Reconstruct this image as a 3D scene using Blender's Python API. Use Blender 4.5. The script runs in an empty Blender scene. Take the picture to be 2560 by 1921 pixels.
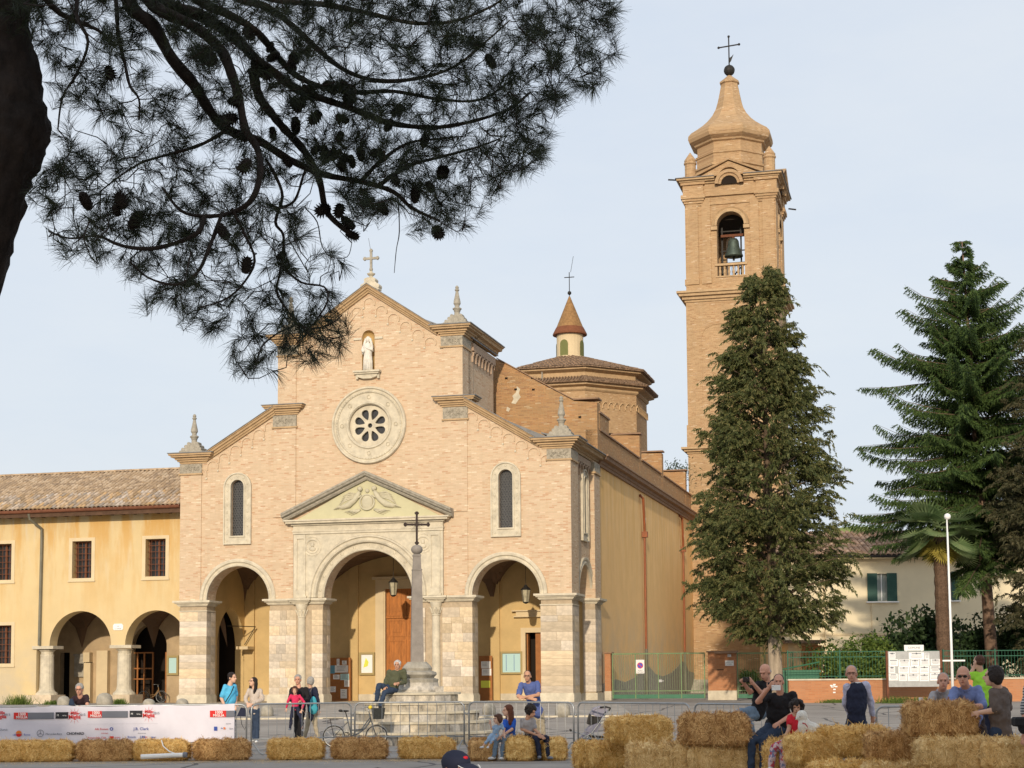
import bpy, math, random
import numpy as np
from mathutils import Vector, Matrix
from mathutils.geometry import tessellate_polygon
from math import sin, cos, pi, radians, sqrt, atan2, exp
random.seed(7); np.random.seed(7)
SC = bpy.context.scene
COL = SC.collection

# ------------------------------------------------------------------ camera, sky, sun, exposure
CAMZ = 1.65
FPX, PPX, SHX = 4166.0, 367.0, 362.5
_pit = atan2(PPX, FPX); _rl = 0.0075
_f = Vector((0, cos(_pit), sin(_pit))); _u0 = Vector((0, -sin(_pit), cos(_pit))); _r0 = Vector((1, 0, 0))
_r = _r0*cos(_rl) - _u0*sin(_rl); _u = _u0*cos(_rl) + _r0*sin(_rl)
cam_d = bpy.data.cameras.new('camera'); cam = bpy.data.objects.new('camera', cam_d); COL.objects.link(cam)
cam.matrix_world = Matrix(((_r.x, _u.x, -_f.x, 0), (_r.y, _u.y, -_f.y, 0), (_r.z, _u.z, -_f.z, CAMZ), (0, 0, 0, 1)))
cam_d.sensor_width = 36; cam_d.lens = 36*FPX/2560; cam_d.shift_y = SHX/2560
cam_d.clip_start = 0.3; cam_d.clip_end = 3000
SC.camera = cam

SUN_EL, SUN_AZ = radians(16.5), radians(186.5)      # low evening sun almost straight behind the camera
world = bpy.data.worlds.new('World'); SC.world = world; world.use_nodes = True
def build_world():
    nt = world.node_tree; N = nt.nodes; L = nt.links; N.clear()
    out = N.new('ShaderNodeOutputWorld'); bg = N.new('ShaderNodeBackground'); bg.inputs['Strength'].default_value = 0.125
    sky = N.new('ShaderNodeTexSky'); sky.sky_type = 'NISHITA'; sky.sun_disc = False
    sky.sun_elevation = SUN_EL; sky.sun_rotation = SUN_AZ
    sky.air_density = 1.2; sky.dust_density = 3.0; sky.ozone_density = 1.0
    # thin high cloud veil over the whole sky, a little thicker in soft bands
    tc = N.new('ShaderNodeTexCoord'); mp = N.new('ShaderNodeMapping'); mp.inputs['Scale'].default_value = (1.0, 1.0, 3.2)
    nz = N.new('ShaderNodeTexNoise'); nz.inputs['Scale'].default_value = 2.6; nz.inputs['Detail'].default_value = 7; nz.inputs['Roughness'].default_value = 0.62
    rp = N.new('ShaderNodeValToRGB'); rp.color_ramp.elements[0].position = 0.30; rp.color_ramp.elements[1].position = 0.75
    rp.color_ramp.elements[0].color = (5.2, 5.75, 6.6, 1); rp.color_ramp.elements[1].color = (6.05, 6.35, 6.75, 1)
    mx = N.new('ShaderNodeMixRGB'); mx.inputs['Fac'].default_value = 0.86
    L.new(tc.outputs['Generated'], mp.inputs['Vector']); L.new(mp.outputs['Vector'], nz.inputs['Vector'])
    L.new(nz.outputs['Fac'], rp.inputs['Fac']); L.new(sky.outputs['Color'], mx.inputs['Color1']); L.new(rp.outputs['Color'], mx.inputs['Color2'])
    L.new(mx.outputs['Color'], bg.inputs['Color']); L.new(bg.outputs['Background'], out.inputs['Surface'])
build_world()
sun_d = bpy.data.lights.new('sun', 'SUN'); sun_o = bpy.data.objects.new('sun', sun_d); COL.objects.link(sun_o)
sun_d.energy = 3.0; sun_d.angle = radians(1.0); sun_d.color = (1.0, 0.85, 0.66)
_sd = Vector((0.114*cos(SUN_EL), cos(SUN_EL), -sin(SUN_EL)))    # direction the light travels
sun_o.rotation_euler = _sd.to_track_quat('-Z', 'Y').to_euler(); sun_o.location = (0, -20, 30)
SC.view_settings.view_transform = 'Standard'; SC.view_settings.look = 'None'
SC.view_settings.exposure = 0.15; SC.view_settings.gamma = 1.0; SC.view_settings.use_curve_mapping = False
SC.cycles.max_bounces = 6; SC.cycles.transparent_max_bounces = 6; SC.cycles.use_denoising = True

# ------------------------------------------------------------------ measuring helpers: a pixel of the photograph and a real plane give a point in metres
def ray(px, py):
    return _r*((px-1280)/FPX) + _u*(-(py-960.5)/FPX + SHX/FPX) + _f
def atY(px, py, Y):
    d = ray(px, py); t = Y/d.y; return Vector((d.x*t, Y, CAMZ + d.z*t))
TH = radians(14.3); CU = Vector((cos(TH), -sin(TH), 0)); CV = Vector((sin(TH), cos(TH), 0))
W = 17.93; CO = Vector((2.51, 70, 0)) - CU*W; ZG = 0.5
def on_v(px, py, v):
    d = ray(px, py); t = ((CO+CV*v-Vector((0, 0, CAMZ))).dot(CV))/d.dot(CV); q = Vector((0, 0, CAMZ))+d*t-CO
    return q.dot(CU), q.z
def ground_z(y):
    if y < 45: return 0.0
    if y > 66: return ZG
    t = (y-45)/21; return ZG*t*t*(3-2*t)

# ------------------------------------------------------------------ materials
MATS = {}
def mat(name, color, rough=0.85, var=0.0, vscale=1.0, bump=0.0, bscale=20.0, metallic=0.0, rnd=0.0, spec=0.3, emit=None, dark=None, stretch=(1, 1, 1), detail=6, trans=0.0):
    """plain surface: base colour, soft noise variation, per-object variation and fine relief"""
    m = bpy.data.materials.new(name); m.use_nodes = True; nt = m.node_tree; N = nt.nodes; L = nt.links
    b = N['Principled BSDF']; b.inputs['Roughness'].default_value = rough; b.inputs['Metallic'].default_value = metallic
    b.inputs['Specular IOR Level'].default_value = spec
    c = (*color, 1)
    if trans: b.inputs['Transmission Weight'].default_value = trans
    tc = N.new('ShaderNodeTexCoord'); src = None
    if var > 0:
        mp = N.new('ShaderNodeMapping'); mp.inputs['Scale'].default_value = stretch; L.new(tc.outputs['Object'], mp.inputs['Vector'])
        nz = N.new('ShaderNodeTexNoise'); nz.inputs['Scale'].default_value = vscale; nz.inputs['Detail'].default_value = detail; nz.inputs['Roughness'].default_value = 0.65
        L.new(mp.outputs['Vector'], nz.inputs['Vector'])
        rp = N.new('ShaderNodeValToRGB'); e = rp.color_ramp.elements
        lo = dark if dark else tuple(x*(1-var) for x in color)
        hi = tuple(min(1, x*(1+var*0.6)) for x in color)
        e[0].position = 0.32; e[0].color = (*lo, 1); e[1].position = 0.68; e[1].color = (*hi, 1)
        L.new(nz.outputs['Fac'], rp.inputs['Fac']); src = rp.outputs['Color']
    if rnd > 0:
        oi = N.new('ShaderNodeObjectInfo'); hs = N.new('ShaderNodeHueSaturation')
        mr = N.new('ShaderNodeMapRange'); mr.inputs['To Min'].default_value = 1-rnd; mr.inputs['To Max'].default_value = 1+rnd
        L.new(oi.outputs['Random'], mr.inputs['Value']); L.new(mr.outputs['Result'], hs.inputs['Value'])
        m2 = N.new('ShaderNodeMath'); m2.operation = 'MULTIPLY'; m2.inputs[1].default_value = 7.31; m3 = N.new('ShaderNodeMath'); m3.operation = 'FRACT'
        mr2 = N.new('ShaderNodeMapRange'); mr2.inputs['To Min'].default_value = 1-rnd*1.4; mr2.inputs['To Max'].default_value = 1+rnd*1.0
        L.new(oi.outputs['Random'], m2.inputs[0]); L.new(m2.outputs[0], m3.inputs[0]); L.new(m3.outputs[0], mr2.inputs['Value']); L.new(mr2.outputs['Result'], hs.inputs['Saturation'])
        if src: L.new(src, hs.inputs['Color'])
        else: hs.inputs['Color'].default_value = c
        src = hs.outputs['Color']
    if src: L.new(src, b.inputs['Base Color'])
    else: b.inputs['Base Color'].default_value = c
    if bump > 0:
        n2 = N.new('ShaderNodeTexNoise'); n2.inputs['Scale'].default_value = bscale; n2.inputs['Detail'].default_value = 5
        bp = N.new('ShaderNodeBump'); bp.inputs['Strength'].default_value = bump; bp.inputs['Distance'].default_value = 0.02
        L.new(tc.outputs['Object'], n2.inputs['Vector']); L.new(n2.outputs['Fac'], bp.inputs['Height']); L.new(bp.outputs['Normal'], b.inputs['Normal'])
    if emit: b.inputs['Emission Color'].default_value = (*emit, 1); b.inputs['Emission Strength'].default_value = 1
    MATS[name] = m; return m

def brick_mat(name, cols, mortar, bw=0.27, bh=0.066, ms=0.008, stain=None, stain_amt=0.5, bump=0.35):
    m = bpy.data.materials.new(name); m.use_nodes = True; nt = m.node_tree; N = nt.nodes; L = nt.links
    b = N['Principled BSDF']; b.inputs['Roughness'].default_value = 0.9; b.inputs['Specular IOR Level'].default_value = 0.2
    tc = N.new('ShaderNodeTexCoord'); sp = N.new('ShaderNodeSeparateXYZ'); L.new(tc.outputs['Object'], sp.inputs[0])
    ad = N.new('ShaderNodeMath'); ad.operation = 'ADD'; L.new(sp.outputs['X'], ad.inputs[0]); L.new(sp.outputs['Y'], ad.inputs[1])
    cb = N.new('ShaderNodeCombineXYZ'); L.new(ad.outputs[0], cb.inputs['X']); L.new(sp.outputs['Z'], cb.inputs['Y'])
    br = N.new('ShaderNodeTexBrick'); L.new(cb.outputs[0], br.inputs['Vector'])
    br.inputs['Scale'].default_value = 1; br.inputs['Brick Width'].default_value = bw; br.inputs['Row Height'].default_value = bh
    br.inputs['Mortar Size'].default_value = ms; br.inputs['Mortar Smooth'].default_value = 0.3
    br.inputs['Color1'].default_value = (0, 0, 0, 1); br.inputs['Color2'].default_value = (1, 1, 1, 1); br.inputs['Mortar'].default_value = (0.5, 0.5, 0.5, 1)
    rp = N.new('ShaderNodeValToRGB'); rp.color_ramp.interpolation = 'LINEAR'
    while len(rp.color_ramp.elements) < len(cols): rp.color_ramp.elements.new(0.5)
    for e, (p, c) in zip(rp.color_ramp.elements, cols): e.position = p; e.color = (*c, 1)
    L.new(br.outputs['Color'], rp.inputs['Fac'])
    mx = N.new('ShaderNodeMixRGB'); L.new(br.outputs['Fac'], mx.inputs['Fac']); L.new(rp.outputs['Color'], mx.inputs['Color1']); mx.inputs['Color2'].default_value = (*mortar, 1)
    # larger weathering: soft blotches and courses laid from different firings
    nz = N.new('ShaderNodeTexNoise'); nz.inputs['Scale'].default_value = 0.9; nz.inputs['Detail'].default_value = 9; nz.inputs['Roughness'].default_value = 0.7
    mp = N.new('ShaderNodeMapping'); mp.inputs['Scale'].default_value = (1, 1, 1.6); L.new(tc.outputs['Object'], mp.inputs['Vector']); L.new(mp.outputs['Vector'], nz.inputs['Vector'])
    r2 = N.new('ShaderNodeValToRGB'); r2.color_ramp.elements[0].position = 0.35; r2.color_ramp.elements[1].position = 0.7
    s = stain or tuple(x*0.75 for x in mortar)
    r2.color_ramp.elements[0].color = (0, 0, 0, 1); r2.color_ramp.elements[1].color = (stain_amt, stain_amt, stain_amt, 1)
    L.new(nz.outputs['Fac'], r2.inputs['Fac'])
    m3 = N.new('ShaderNodeMixRGB'); L.new(r2.outputs['Color'], m3.inputs['Fac']); L.new(mx.outputs['Color'], m3.inputs['Color1']); m3.inputs['Color2'].default_value = (*s, 1)
    # rain runs
    mp5 = N.new('ShaderNodeMapping'); mp5.inputs['Scale'].default_value = (1.3, 1.3, 0.13); L.new(tc.outputs['Object'], mp5.inputs['Vector']); n5 = N.new('ShaderNodeTexNoise'); n5.inputs['Scale'].default_value = 1.9; n5.inputs['Detail'].default_value = 8; n5.inputs['Roughness'].default_value = 0.7; L.new(mp5.outputs['Vector'], n5.inputs['Vector'])
    r5 = N.new('ShaderNodeValToRGB'); r5.color_ramp.elements[0].position = 0.50; r5.color_ramp.elements[1].position = 0.74; r5.color_ramp.elements[0].color = (0, 0, 0, 1); r5.color_ramp.elements[1].color = (0.24, 0.24, 0.24, 1); L.new(n5.outputs['Fac'], r5.inputs['Fac'])
    m5 = N.new('ShaderNodeMixRGB'); L.new(r5.outputs['Color'], m5.inputs['Fac']); L.new(m3.outputs['Color'], m5.inputs['Color1']); m5.inputs['Color2'].default_value = (*tuple(x*0.62 for x in mortar), 1)
    L.new(m5.outputs['Color'], b.inputs['Base Color'])
    bp = N.new('ShaderNodeBump'); bp.inputs['Strength'].default_value = bump; bp.inputs['Distance'].default_value = 0.012; bp.invert = True
    L.new(br.outputs['Fac'], bp.inputs['Height'])
    n4 = N.new('ShaderNodeTexNoise'); n4.inputs['Scale'].default_value = 9; n4.inputs['Detail'].default_value = 4; L.new(tc.outputs['Object'], n4.inputs['Vector'])
    b2 = N.new('ShaderNodeBump'); b2.inputs['Strength'].default_value = bump; b2.inputs['Distance'].default_value = 0.03
    L.new(n4.outputs['Fac'], b2.inputs['Height']); L.new(bp.outputs['Normal'], b2.inputs['Normal']); L.new(b2.outputs['Normal'], b.inputs['Normal'])
    MATS[name] = m; return m

def plaster_mat(name, base, streak, grey, zlo, zhi, st_amt=0.95):
    """lime plaster: rain streaks run down from the eaves, soft shade at the wall foot is painted in grey"""
    m = bpy.data.materials.new(name); m.use_nodes = True; nt = m.node_tree; N = nt.nodes; L = nt.links
    b = N['Principled BSDF']; b.inputs['Roughness'].default_value = 0.92; b.inputs['Specular IOR Level'].default_value = 0.15
    tc = N.new('ShaderNodeTexCoord')
    def noise(scale, st, d=6):
        mp = N.new('ShaderNodeMapping'); mp.inputs['Scale'].default_value = st; L.new(tc.outputs['Object'], mp.inputs['Vector'])
        nz = N.new('ShaderNodeTexNoise'); nz.inputs['Scale'].default_value = scale; nz.inputs['Detail'].default_value = d; nz.inputs['Roughness'].default_value = 0.6
        L.new(mp.outputs['Vector'], nz.inputs['Vector']); return nz.outputs['Fac']
    def ramp(f, p0, p1, a, c):
        r = N.new('ShaderNodeValToRGB'); r.color_ramp.elements[0].position = p0; r.color_ramp.elements[1].position = p1
        r.color_ramp.elements[0].color = (a, a, a, 1); r.color_ramp.elements[1].color = (c, c, c, 1); L.new(f, r.inputs['Fac']); return r.outputs['Color']
    def mixc(f, a, c):
        x = N.new('ShaderNodeMixRGB'); L.new(f, x.inputs['Fac'])
        if isinstance(a, tuple): x.inputs['Color1'].default_value = (*a, 1)
        else: L.new(a, x.inputs['Color1'])
        x.inputs['Color2'].default_value = (*c, 1); return x.outputs['Color']
    def mul(a, c):
        x = N.new('ShaderNodeMath'); x.operation = 'MULTIPLY'; L.new(a, x.inputs[0]); L.new(c, x.inputs[1]); return x.outputs[0]
    sp = N.new('ShaderNodeSeparateXYZ'); L.new(tc.outputs['Object'], sp.inputs[0])
    def zramp(z0, z1):
        r = N.new('ShaderNodeMapRange'); r.inputs['From Min'].default_value = z0; r.inputs['From Max'].default_value = z1; L.new(sp.outputs['Z'], r.inputs['Value']); return r.outputs['Result']
    c = mixc(ramp(noise(1.1, (1, 1, 1)), 0.35, 0.7, 0.0, 0.55), base, tuple(x*0.86 for x in base))
    st = mul(ramp(noise(1.5, (1.3, 1.3, 0.22), 9), 0.42, 0.60, 0.0, st_amt), zramp(zlo+(zhi-zlo)*0.35, zhi)); c = mixc(st, c, streak)
    c = mixc(mul(ramp(noise(2.6, (1.4, 1.4, 0.2), 8), 0.55, 0.7, 0.0, 0.6), zramp(zlo+(zhi-zlo)*0.55, zhi)), c, tuple(min(1, x*1.25) for x in grey))
    c = mixc(mul(ramp(noise(0.8, (1, 1, 1), 9), 0.36, 0.6, 0.0, 0.85), zramp(zlo+(zhi-zlo)*0.42, zlo)), c, grey)  # soft tree shade put into the plaster colour at the wall foot
    L.new(c, b.inputs['Base Color'])
    bp = N.new('ShaderNodeBump'); bp.inputs['Strength'].default_value = 0.25; bp.inputs['Distance'].default_value = 0.02
    L.new(noise(14, (1, 1, 1)), bp.inputs['Height']); L.new(bp.outputs['Normal'], b.inputs['Normal'])
    MATS[name] = m; return m

brick_mat('brick_front', [(0.0, (0.53, 0.385, 0.255)), (0.35, (0.64, 0.485, 0.335)), (0.68, (0.59, 0.43, 0.285)), (0.82, (0.48, 0.27, 0.16)), (1.0, (0.75, 0.62, 0.46))], (0.56, 0.45, 0.31), bw=0.24, bh=0.068, ms=0.010, stain=(0.50, 0.385, 0.265), stain_amt=0.5)
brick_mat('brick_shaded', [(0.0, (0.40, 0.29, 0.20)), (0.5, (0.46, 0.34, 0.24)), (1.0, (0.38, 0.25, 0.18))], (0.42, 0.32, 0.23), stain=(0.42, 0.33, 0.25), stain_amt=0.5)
brick_mat('brick_old', [(0.0, (0.42, 0.215, 0.09)), (0.4, (0.50, 0.28, 0.13)), (0.8, (0.40, 0.20, 0.09)), (0.93, (0.33, 0.16, 0.08)), (1.0, (0.62, 0.45, 0.28))], (0.42, 0.30, 0.17), stain=(0.30, 0.22, 0.12), stain_amt=0.55, bump=0.7)
brick_mat('brick_tower', [(0.0, (0.38, 0.23, 0.115)), (0.35, (0.54, 0.36, 0.195)), (0.75, (0.47, 0.29, 0.15)), (0.90, (0.34, 0.18, 0.085)), (1.0, (0.72, 0.56, 0.38))], (0.46, 0.33, 0.20), ms=0.011, stain=(0.36, 0.25, 0.14), stain_amt=0.6, bump=0.6)
brick_mat('brick_red', [(0.0, (0.42, 0.17, 0.075)), (0.5, (0.50, 0.22, 0.10)), (1.0, (0.45, 0.19, 0.085))], (0.42, 0.24, 0.13), stain=(0.40, 0.22, 0.13), stain_amt=0.4)
mat('ashlar', (0.58, 0.48, 0.35), var=0.22, vscale=3.0, bump=0.35, bscale=14, rnd=0.20)
mat('stone_pale', (0.575, 0.515, 0.395), var=0.22, vscale=3.0, bump=0.2, bscale=10)
mat('stone_mortar', (0.44, 0.35, 0.24), var=0.2, vscale=5)
mat('stone_grey', (0.36, 0.33, 0.27), var=0.30, vscale=6, bump=0.6, bscale=22)
mat('stone_relief', (0.36, 0.32, 0.25), var=0.40, vscale=9, bump=1.0, bscale=16)
mat('terracotta_trim', (0.46, 0.32, 0.18), var=0.2, vscale=3, bump=0.2)
mat('terracotta_dark', (0.30, 0.19, 0.12), var=0.25, vscale=3, bump=0.2)
mat('lead', (0.20, 0.20, 0.20), rough=0.6, var=0.3, vscale=2)
mat('tympanum', (0.53, 0.50, 0.32), var=0.08, vscale=2)
mat('relief_cream', (0.52, 0.48, 0.35), var=0.12, vscale=6)
mat('statue_white', (0.70, 0.67, 0.60), var=0.12, vscale=6)
mat('niche_ochre', (0.55, 0.38, 0.16), var=0.1)
mat('glass_dark', (0.035, 0.035, 0.037), rough=0.25, var=0.4, vscale=9, spec=0.5)
mat('lead_came', (0.17, 0.17, 0.165), rough=0.6)
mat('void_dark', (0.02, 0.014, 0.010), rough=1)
plaster_mat('plaster_wing', (0.64, 0.50, 0.275), (0.54, 0.30, 0.075), (0.46, 0.41, 0.32), 0.4, 9.3, 0.8)
plaster_mat('plaster_side', (0.84, 0.55, 0.25), (0.66, 0.38, 0.10), (0.50, 0.43, 0.32), 0.5, 11.5, 0.55)
mat('plaster_porch', (0.57, 0.41, 0.19), var=0.12, vscale=1.2, bump=0.15)
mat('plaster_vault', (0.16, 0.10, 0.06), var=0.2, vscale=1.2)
mat('plaster_cream', (0.64, 0.52, 0.33), var=0.1, vscale=1.2)
mat('soffit_wood', (0.10, 0.055, 0.032), var=0.3, vscale=4)
mat('door_wood', (0.42, 0.155, 0.035), rough=0.6, var=0.3, vscale=4, stretch=(3, 3, 0.5))
mat('board_wood', (0.33, 0.13, 0.035), rough=0.6, var=0.2, vscale=4)
mat('iron_dark', (0.03, 0.028, 0.026), rough=0.6, metallic=0.3)
mat('iron_rust', (0.16, 0.06, 0.03), rough=0.8, var=0.3, vscale=8)
mat('bronze', (0.10, 0.13, 0.11), rough=0.55, metallic=0.5, var=0.3, vscale=5)
mat('roof_tile', (0.43, 0.315, 0.205), var=0.4, vscale=3.5, bump=0.3, bscale=25, rnd=0.32)
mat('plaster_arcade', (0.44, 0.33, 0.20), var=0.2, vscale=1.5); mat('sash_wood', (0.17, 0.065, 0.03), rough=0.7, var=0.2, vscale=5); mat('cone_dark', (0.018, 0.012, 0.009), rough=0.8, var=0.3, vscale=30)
mat('roof_tile_mass', (0.40, 0.285, 0.185), var=0.55, vscale=4.5, bump=0.3, bscale=25)
mat('roof_tile_dark', (0.25, 0.165, 0.105), var=0.75, vscale=7.0, bump=0.3, bscale=25)
mat('roof_tile_house', (0.33, 0.19, 0.13), var=0.6, vscale=5.5, bump=0.3, bscale=25)
mat('pipe_brown', (0.27, 0.085, 0.03), rough=0.5, var=0.25, vscale=2)
mat('pipe_green', (0.16, 0.15, 0.11), rough=0.5, var=0.25, vscale=2)
mat('galvanised', (0.36, 0.37, 0.37), rough=0.4, metallic=0.7, var=0.15, vscale=6)
mat('white_paint', (0.78, 0.78, 0.76), rough=0.5)
mat('paper_white', (0.80, 0.80, 0.78), rough=0.8, rnd=0.06)
mat('paper_blue', (0.12, 0.33, 0.45)); mat('paper_cyan', (0.45, 0.66, 0.66)); mat('paper_yellow', (0.70, 0.74, 0.10)); mat('print_black', (0.03, 0.03, 0.035)); mat('print_red', (0.62, 0.035, 0.03)); mat('print_blue', (0.05, 0.09, 0.35)); mat('print_grey', (0.16, 0.17, 0.20))
mat('print_orange', (0.75, 0.22, 0.04)); mat('case_brass', (0.36, 0.28, 0.12), rough=0.5)

# ------------------------------------------------------------------ mesh kit
SPLIT = {'pilaster_strip', 'cornice', 'flashing', 'plinth', 'capital_ledge', 'pier_core', 'niche_impost', 'raking_cornice', 'necking', 'portal_pilaster', 'flank_corbels', 'flank_corbel_arches', 'flank_strip',
         'vault_rib_wall', 'porch_strip', 'porch_skirting', 'parapet_cap', 'putlog_holes', 'lantern_opening', 'drum_window', 'raised_centre', 'roof', 'nave_roof', 'door_frame', 'belfry_strip', 'pinnacle', 'lead_cap', 'window_bar', 'pane',
         'arcade_column', 'portico_pillar', 'gate_bar', 'papers', 'fence_bar', 'iron_frame', 'string_course', 'pediment'}
class MB:
    def __init__(s): s.v = []; s.f = []; s.g = []
    def clusters(s, eps=0.012):
        """pieces that touch one another, as separate vertex and face lists"""
        g = s.g+[(len(s.v), len(s.f))]; n = len(s.g); V = np.array([tuple(p) for p in s.v], dtype=float); par = list(range(n))
        bb = [(V[g[i][0]:g[i+1][0]].min(0)-eps, V[g[i][0]:g[i+1][0]].max(0)+eps) for i in range(n)]
        def find(a):
            while par[a] != a: a = par[a]
            return a
        for i in range(n):
            for j in range(i):
                if (bb[i][0] <= bb[j][1]).all() and (bb[j][0] <= bb[i][1]).all(): par[find(i)] = find(j)
        out = {}
        for i in range(n):
            v, f = out.setdefault(find(i), ([], [])); o = len(v)-g[i][0]; v += s.v[g[i][0]:g[i+1][0]]; f += [tuple(k+o for k in q) for q in s.f[g[i][1]:g[i+1][1]]]
        return list(out.values())
    def add(s, vs, fs):
        s.g.append((len(s.v), len(s.f)))
        o = len(s.v); s.v.extend(vs); s.f.extend([tuple(i+o for i in f) for f in fs])
    def box(s, x0, x1, y0, y1, z0, z1):
        s.add([(x0, y0, z0), (x1, y0, z0), (x1, y1, z0), (x0, y1, z0), (x0, y0, z1), (x1, y0, z1), (x1, y1, z1), (x0, y1, z1)],
              [(3, 2, 1, 0), (4, 5, 6, 7), (0, 1, 5, 4), (1, 2, 6, 5), (2, 3, 7, 6), (3, 0, 4, 7)]); return s
    def slab(s, outer, holes, y0, y1, axis='y'):
        """closed outline with holes in the x-z plane, given thickness along y (axis 'x': outline in y-z, thickness along x)"""
        loops = [list(outer)]+[list(h) for h in holes]
        pl = [[Vector((p[0], p[1], 0)) for p in lp] for lp in loops]
        tri = tessellate_polygon(pl); flat = [p for lp in loops for p in lp]; n = len(flat)
        mk = (lambda p, y: (p[0], y, p[1])) if axis == 'y' else (lambda p, y: (y, p[0], p[1]))
        vs = [mk(p, y0) for p in flat]+[mk(p, y1) for p in flat]
        fs = []
        for t in tri:
            a, b, c = t; cr = (flat[b][0]-flat[a][0])*(flat[c][1]-flat[a][1])-(flat[b][1]-flat[a][1])*(flat[c][0]-flat[a][0])
            if cr < 0: a, b, c = c, b, a
            if axis == 'y': fs.append((a, b, c)); fs.append((c+n, b+n, a+n))
            else: fs.append((c, b, a)); fs.append((a+n, b+n, c+n))
        o = 0
        for k, lp in enumerate(loops):
            m = len(lp); ar = sum(lp[i][0]*lp[(i+1) % m][1]-lp[(i+1) % m][0]*lp[i][1] for i in range(m))
            for i in range(m):
                a, b = o+i, o+(i+1) % m
                q = (b, a, a+n, b+n)
                flip = (ar < 0) != (k > 0)
                if axis == 'x': flip = not flip
                fs.append(q if not flip else q[::-1])
            o += m
        s.add(vs, fs); return s
    def cyl(s, p0, p1, r0, r1=None, n=8, caps=True):
        r1 = r0 if r1 is None else r1; p0 = Vector(p0); p1 = Vector(p1); d = p1-p0
        if d.length < 1e-6: return s
        d.normalize(); a = d.orthogonal().normalized(); b = d.cross(a); vs = []
        for p, r in ((p0, r0), (p1, r1)):
            for i in range(n):
                t = 2*pi*i/n; vs.append(tuple(p+a*(r*cos(t))+b*(r*sin(t))))
        fs = [(i, (i+1) % n, n+(i+1) % n, n+i) for i in range(n)]
        if caps: fs += [tuple(range(n))[::-1], tuple(range(n, 2*n))]
        s.add(vs, fs); return s
    def tube(s, pts, rs, n=6, caps=True):
        pts = [Vector(p) for p in pts]; m = len(pts)
        if not hasattr(rs, '__len__'): rs = [rs]*m
        vs = []; fs = []; a = None
        for i, p in enumerate(pts):
            d = (pts[min(i+1, m-1)]-pts[max(i-1, 0)]).normalized()
            a = (a-d*a.dot(d)) if a is not None else d.orthogonal()
            if a.length < 1e-5: a = d.orthogonal()
            a.normalize(); b = d.cross(a)
            for k in range(n):
                t = 2*pi*k/n; vs.append(tuple(p+a*(rs[i]*cos(t))+b*(rs[i]*sin(t))))
        for i in range(m-1):
            for k in range(n):
                fs.append((i*n+k, i*n+(k+1) % n, (i+1)*n+(k+1) % n, (i+1)*n+k))
        if caps: fs += [tuple(range(n))[::-1], tuple(range((m-1)*n, m*n))]
        s.add(vs, fs); return s
    def lathe(s, prof, cx=0, cy=0, z0=0, n=16, rot=0.0, sq=False):
        """prof: (radius, z) going up; closed by caps"""
        vs = []; k = len(prof)
        for r, z in prof:
            for i in range(n):
                t = rot+2*pi*i/n; vs.append((cx+r*cos(t), cy+r*sin(t), z0+z))
        fs = [(j*n+i, j*n+(i+1) % n, (j+1)*n+(i+1) % n, (j+1)*n+i) for j in range(k-1) for i in range(n)]
        fs += [tuple(range(n))[::-1], tuple(range((k-1)*n, k*n))]
        s.add(vs, fs); return s
    def ring(s, cx, cz, prof, a0=0.0, a1=pi, n=28, axis='y'):
        """profile of (radius, y) points swept round (cx, cz) in the x-z plane"""
        k = len(prof); full = abs(a1-a0-2*pi) < 1e-6; m = n if full else n+1; vs = []
        for i in range(m):
            t = a0+(a1-a0)*i/n
            for r, y in prof:
                p = (cx+r*cos(t), y, cz+r*sin(t)); vs.append(p if axis == 'y' else (p[1], p[0], p[2]))
        fs = []
        for i in range(n):
            i2 = (i+1) % m
            for j in range(k-1):
                q = (i*k+j, i*k+j+1, i2*k+j+1, i2*k+j); fs.append(q if axis == 'y' else q[::-1])
        s.add(vs, fs); return s
    def rake(s, p0, p1, prof, axis='y'):
        """profile of (up, out) swept straight from p0 to p1 (x, z); out goes towards -y (axis 'y') or +x (axis 'x')"""
        vs = []
        for p in (p0, p1):
            for up, out in prof:
                vs.append((p[0], -out, p[1]+up) if axis == 'y' else (out, p[0], p[1]+up))
        k = len(prof); fs = [(i, (i+1) % k, k+(i+1) % k, k+i) for i in range(k)]
        if axis == 'x': pass
        s.add(vs, fs+[tuple(range(k))[::-1], tuple(range(k, 2*k))]); return s
    def ball(s, c, r, n=10, m=6, R=None):
        rx, ry, rz = (r, r, r) if not hasattr(r, '__len__') else r
        vs = []; 
        for j in range(m+1):
            ph = -pi/2+pi*j/m
            for i in range(n):
                t = 2*pi*i/n; p = Vector((rx*cos(ph)*cos(t), ry*cos(ph)*sin(t), rz*sin(ph)))
                if R is not None: p = R @ p
                vs.append((c[0]+p.x, c[1]+p.y, c[2]+p.z))
        fs = [(j*n+i, j*n+(i+1) % n, (j+1)*n+(i+1) % n, (j+1)*n+i) for j in range(m) for i in range(n)]
        s.add(vs, fs); return s
    def obj(s, name, m, parent=None, smooth=False, loc=None, rot=None, bevel=0):
        if isinstance(m, str): m = MATS[m]
        if name in SPLIT:
            groups = s.clusters()
            if len(groups) > 1:
                first = None
                for g in groups:
                    q = MB(); q.v, q.f = g; SPLIT_OFF = name; me = bpy.data.meshes.new(name); me.from_pydata([tuple(p) for p in q.v], [], q.f); me.update(); me.materials.append(m)
                    if smooth: me.polygons.foreach_set('use_smooth', [True]*len(me.polygons))
                    o = link(name, me, parent, loc, rot, bevel); first = first or o
                return first
        me = bpy.data.meshes.new(name); me.from_pydata([tuple(p) for p in s.v], [], s.f); me.update()
        me.materials.append(m)
        if smooth: me.polygons.foreach_set('use_smooth', [True]*len(me.polygons))
        return link(name, me, parent, loc, rot, bevel)
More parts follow.
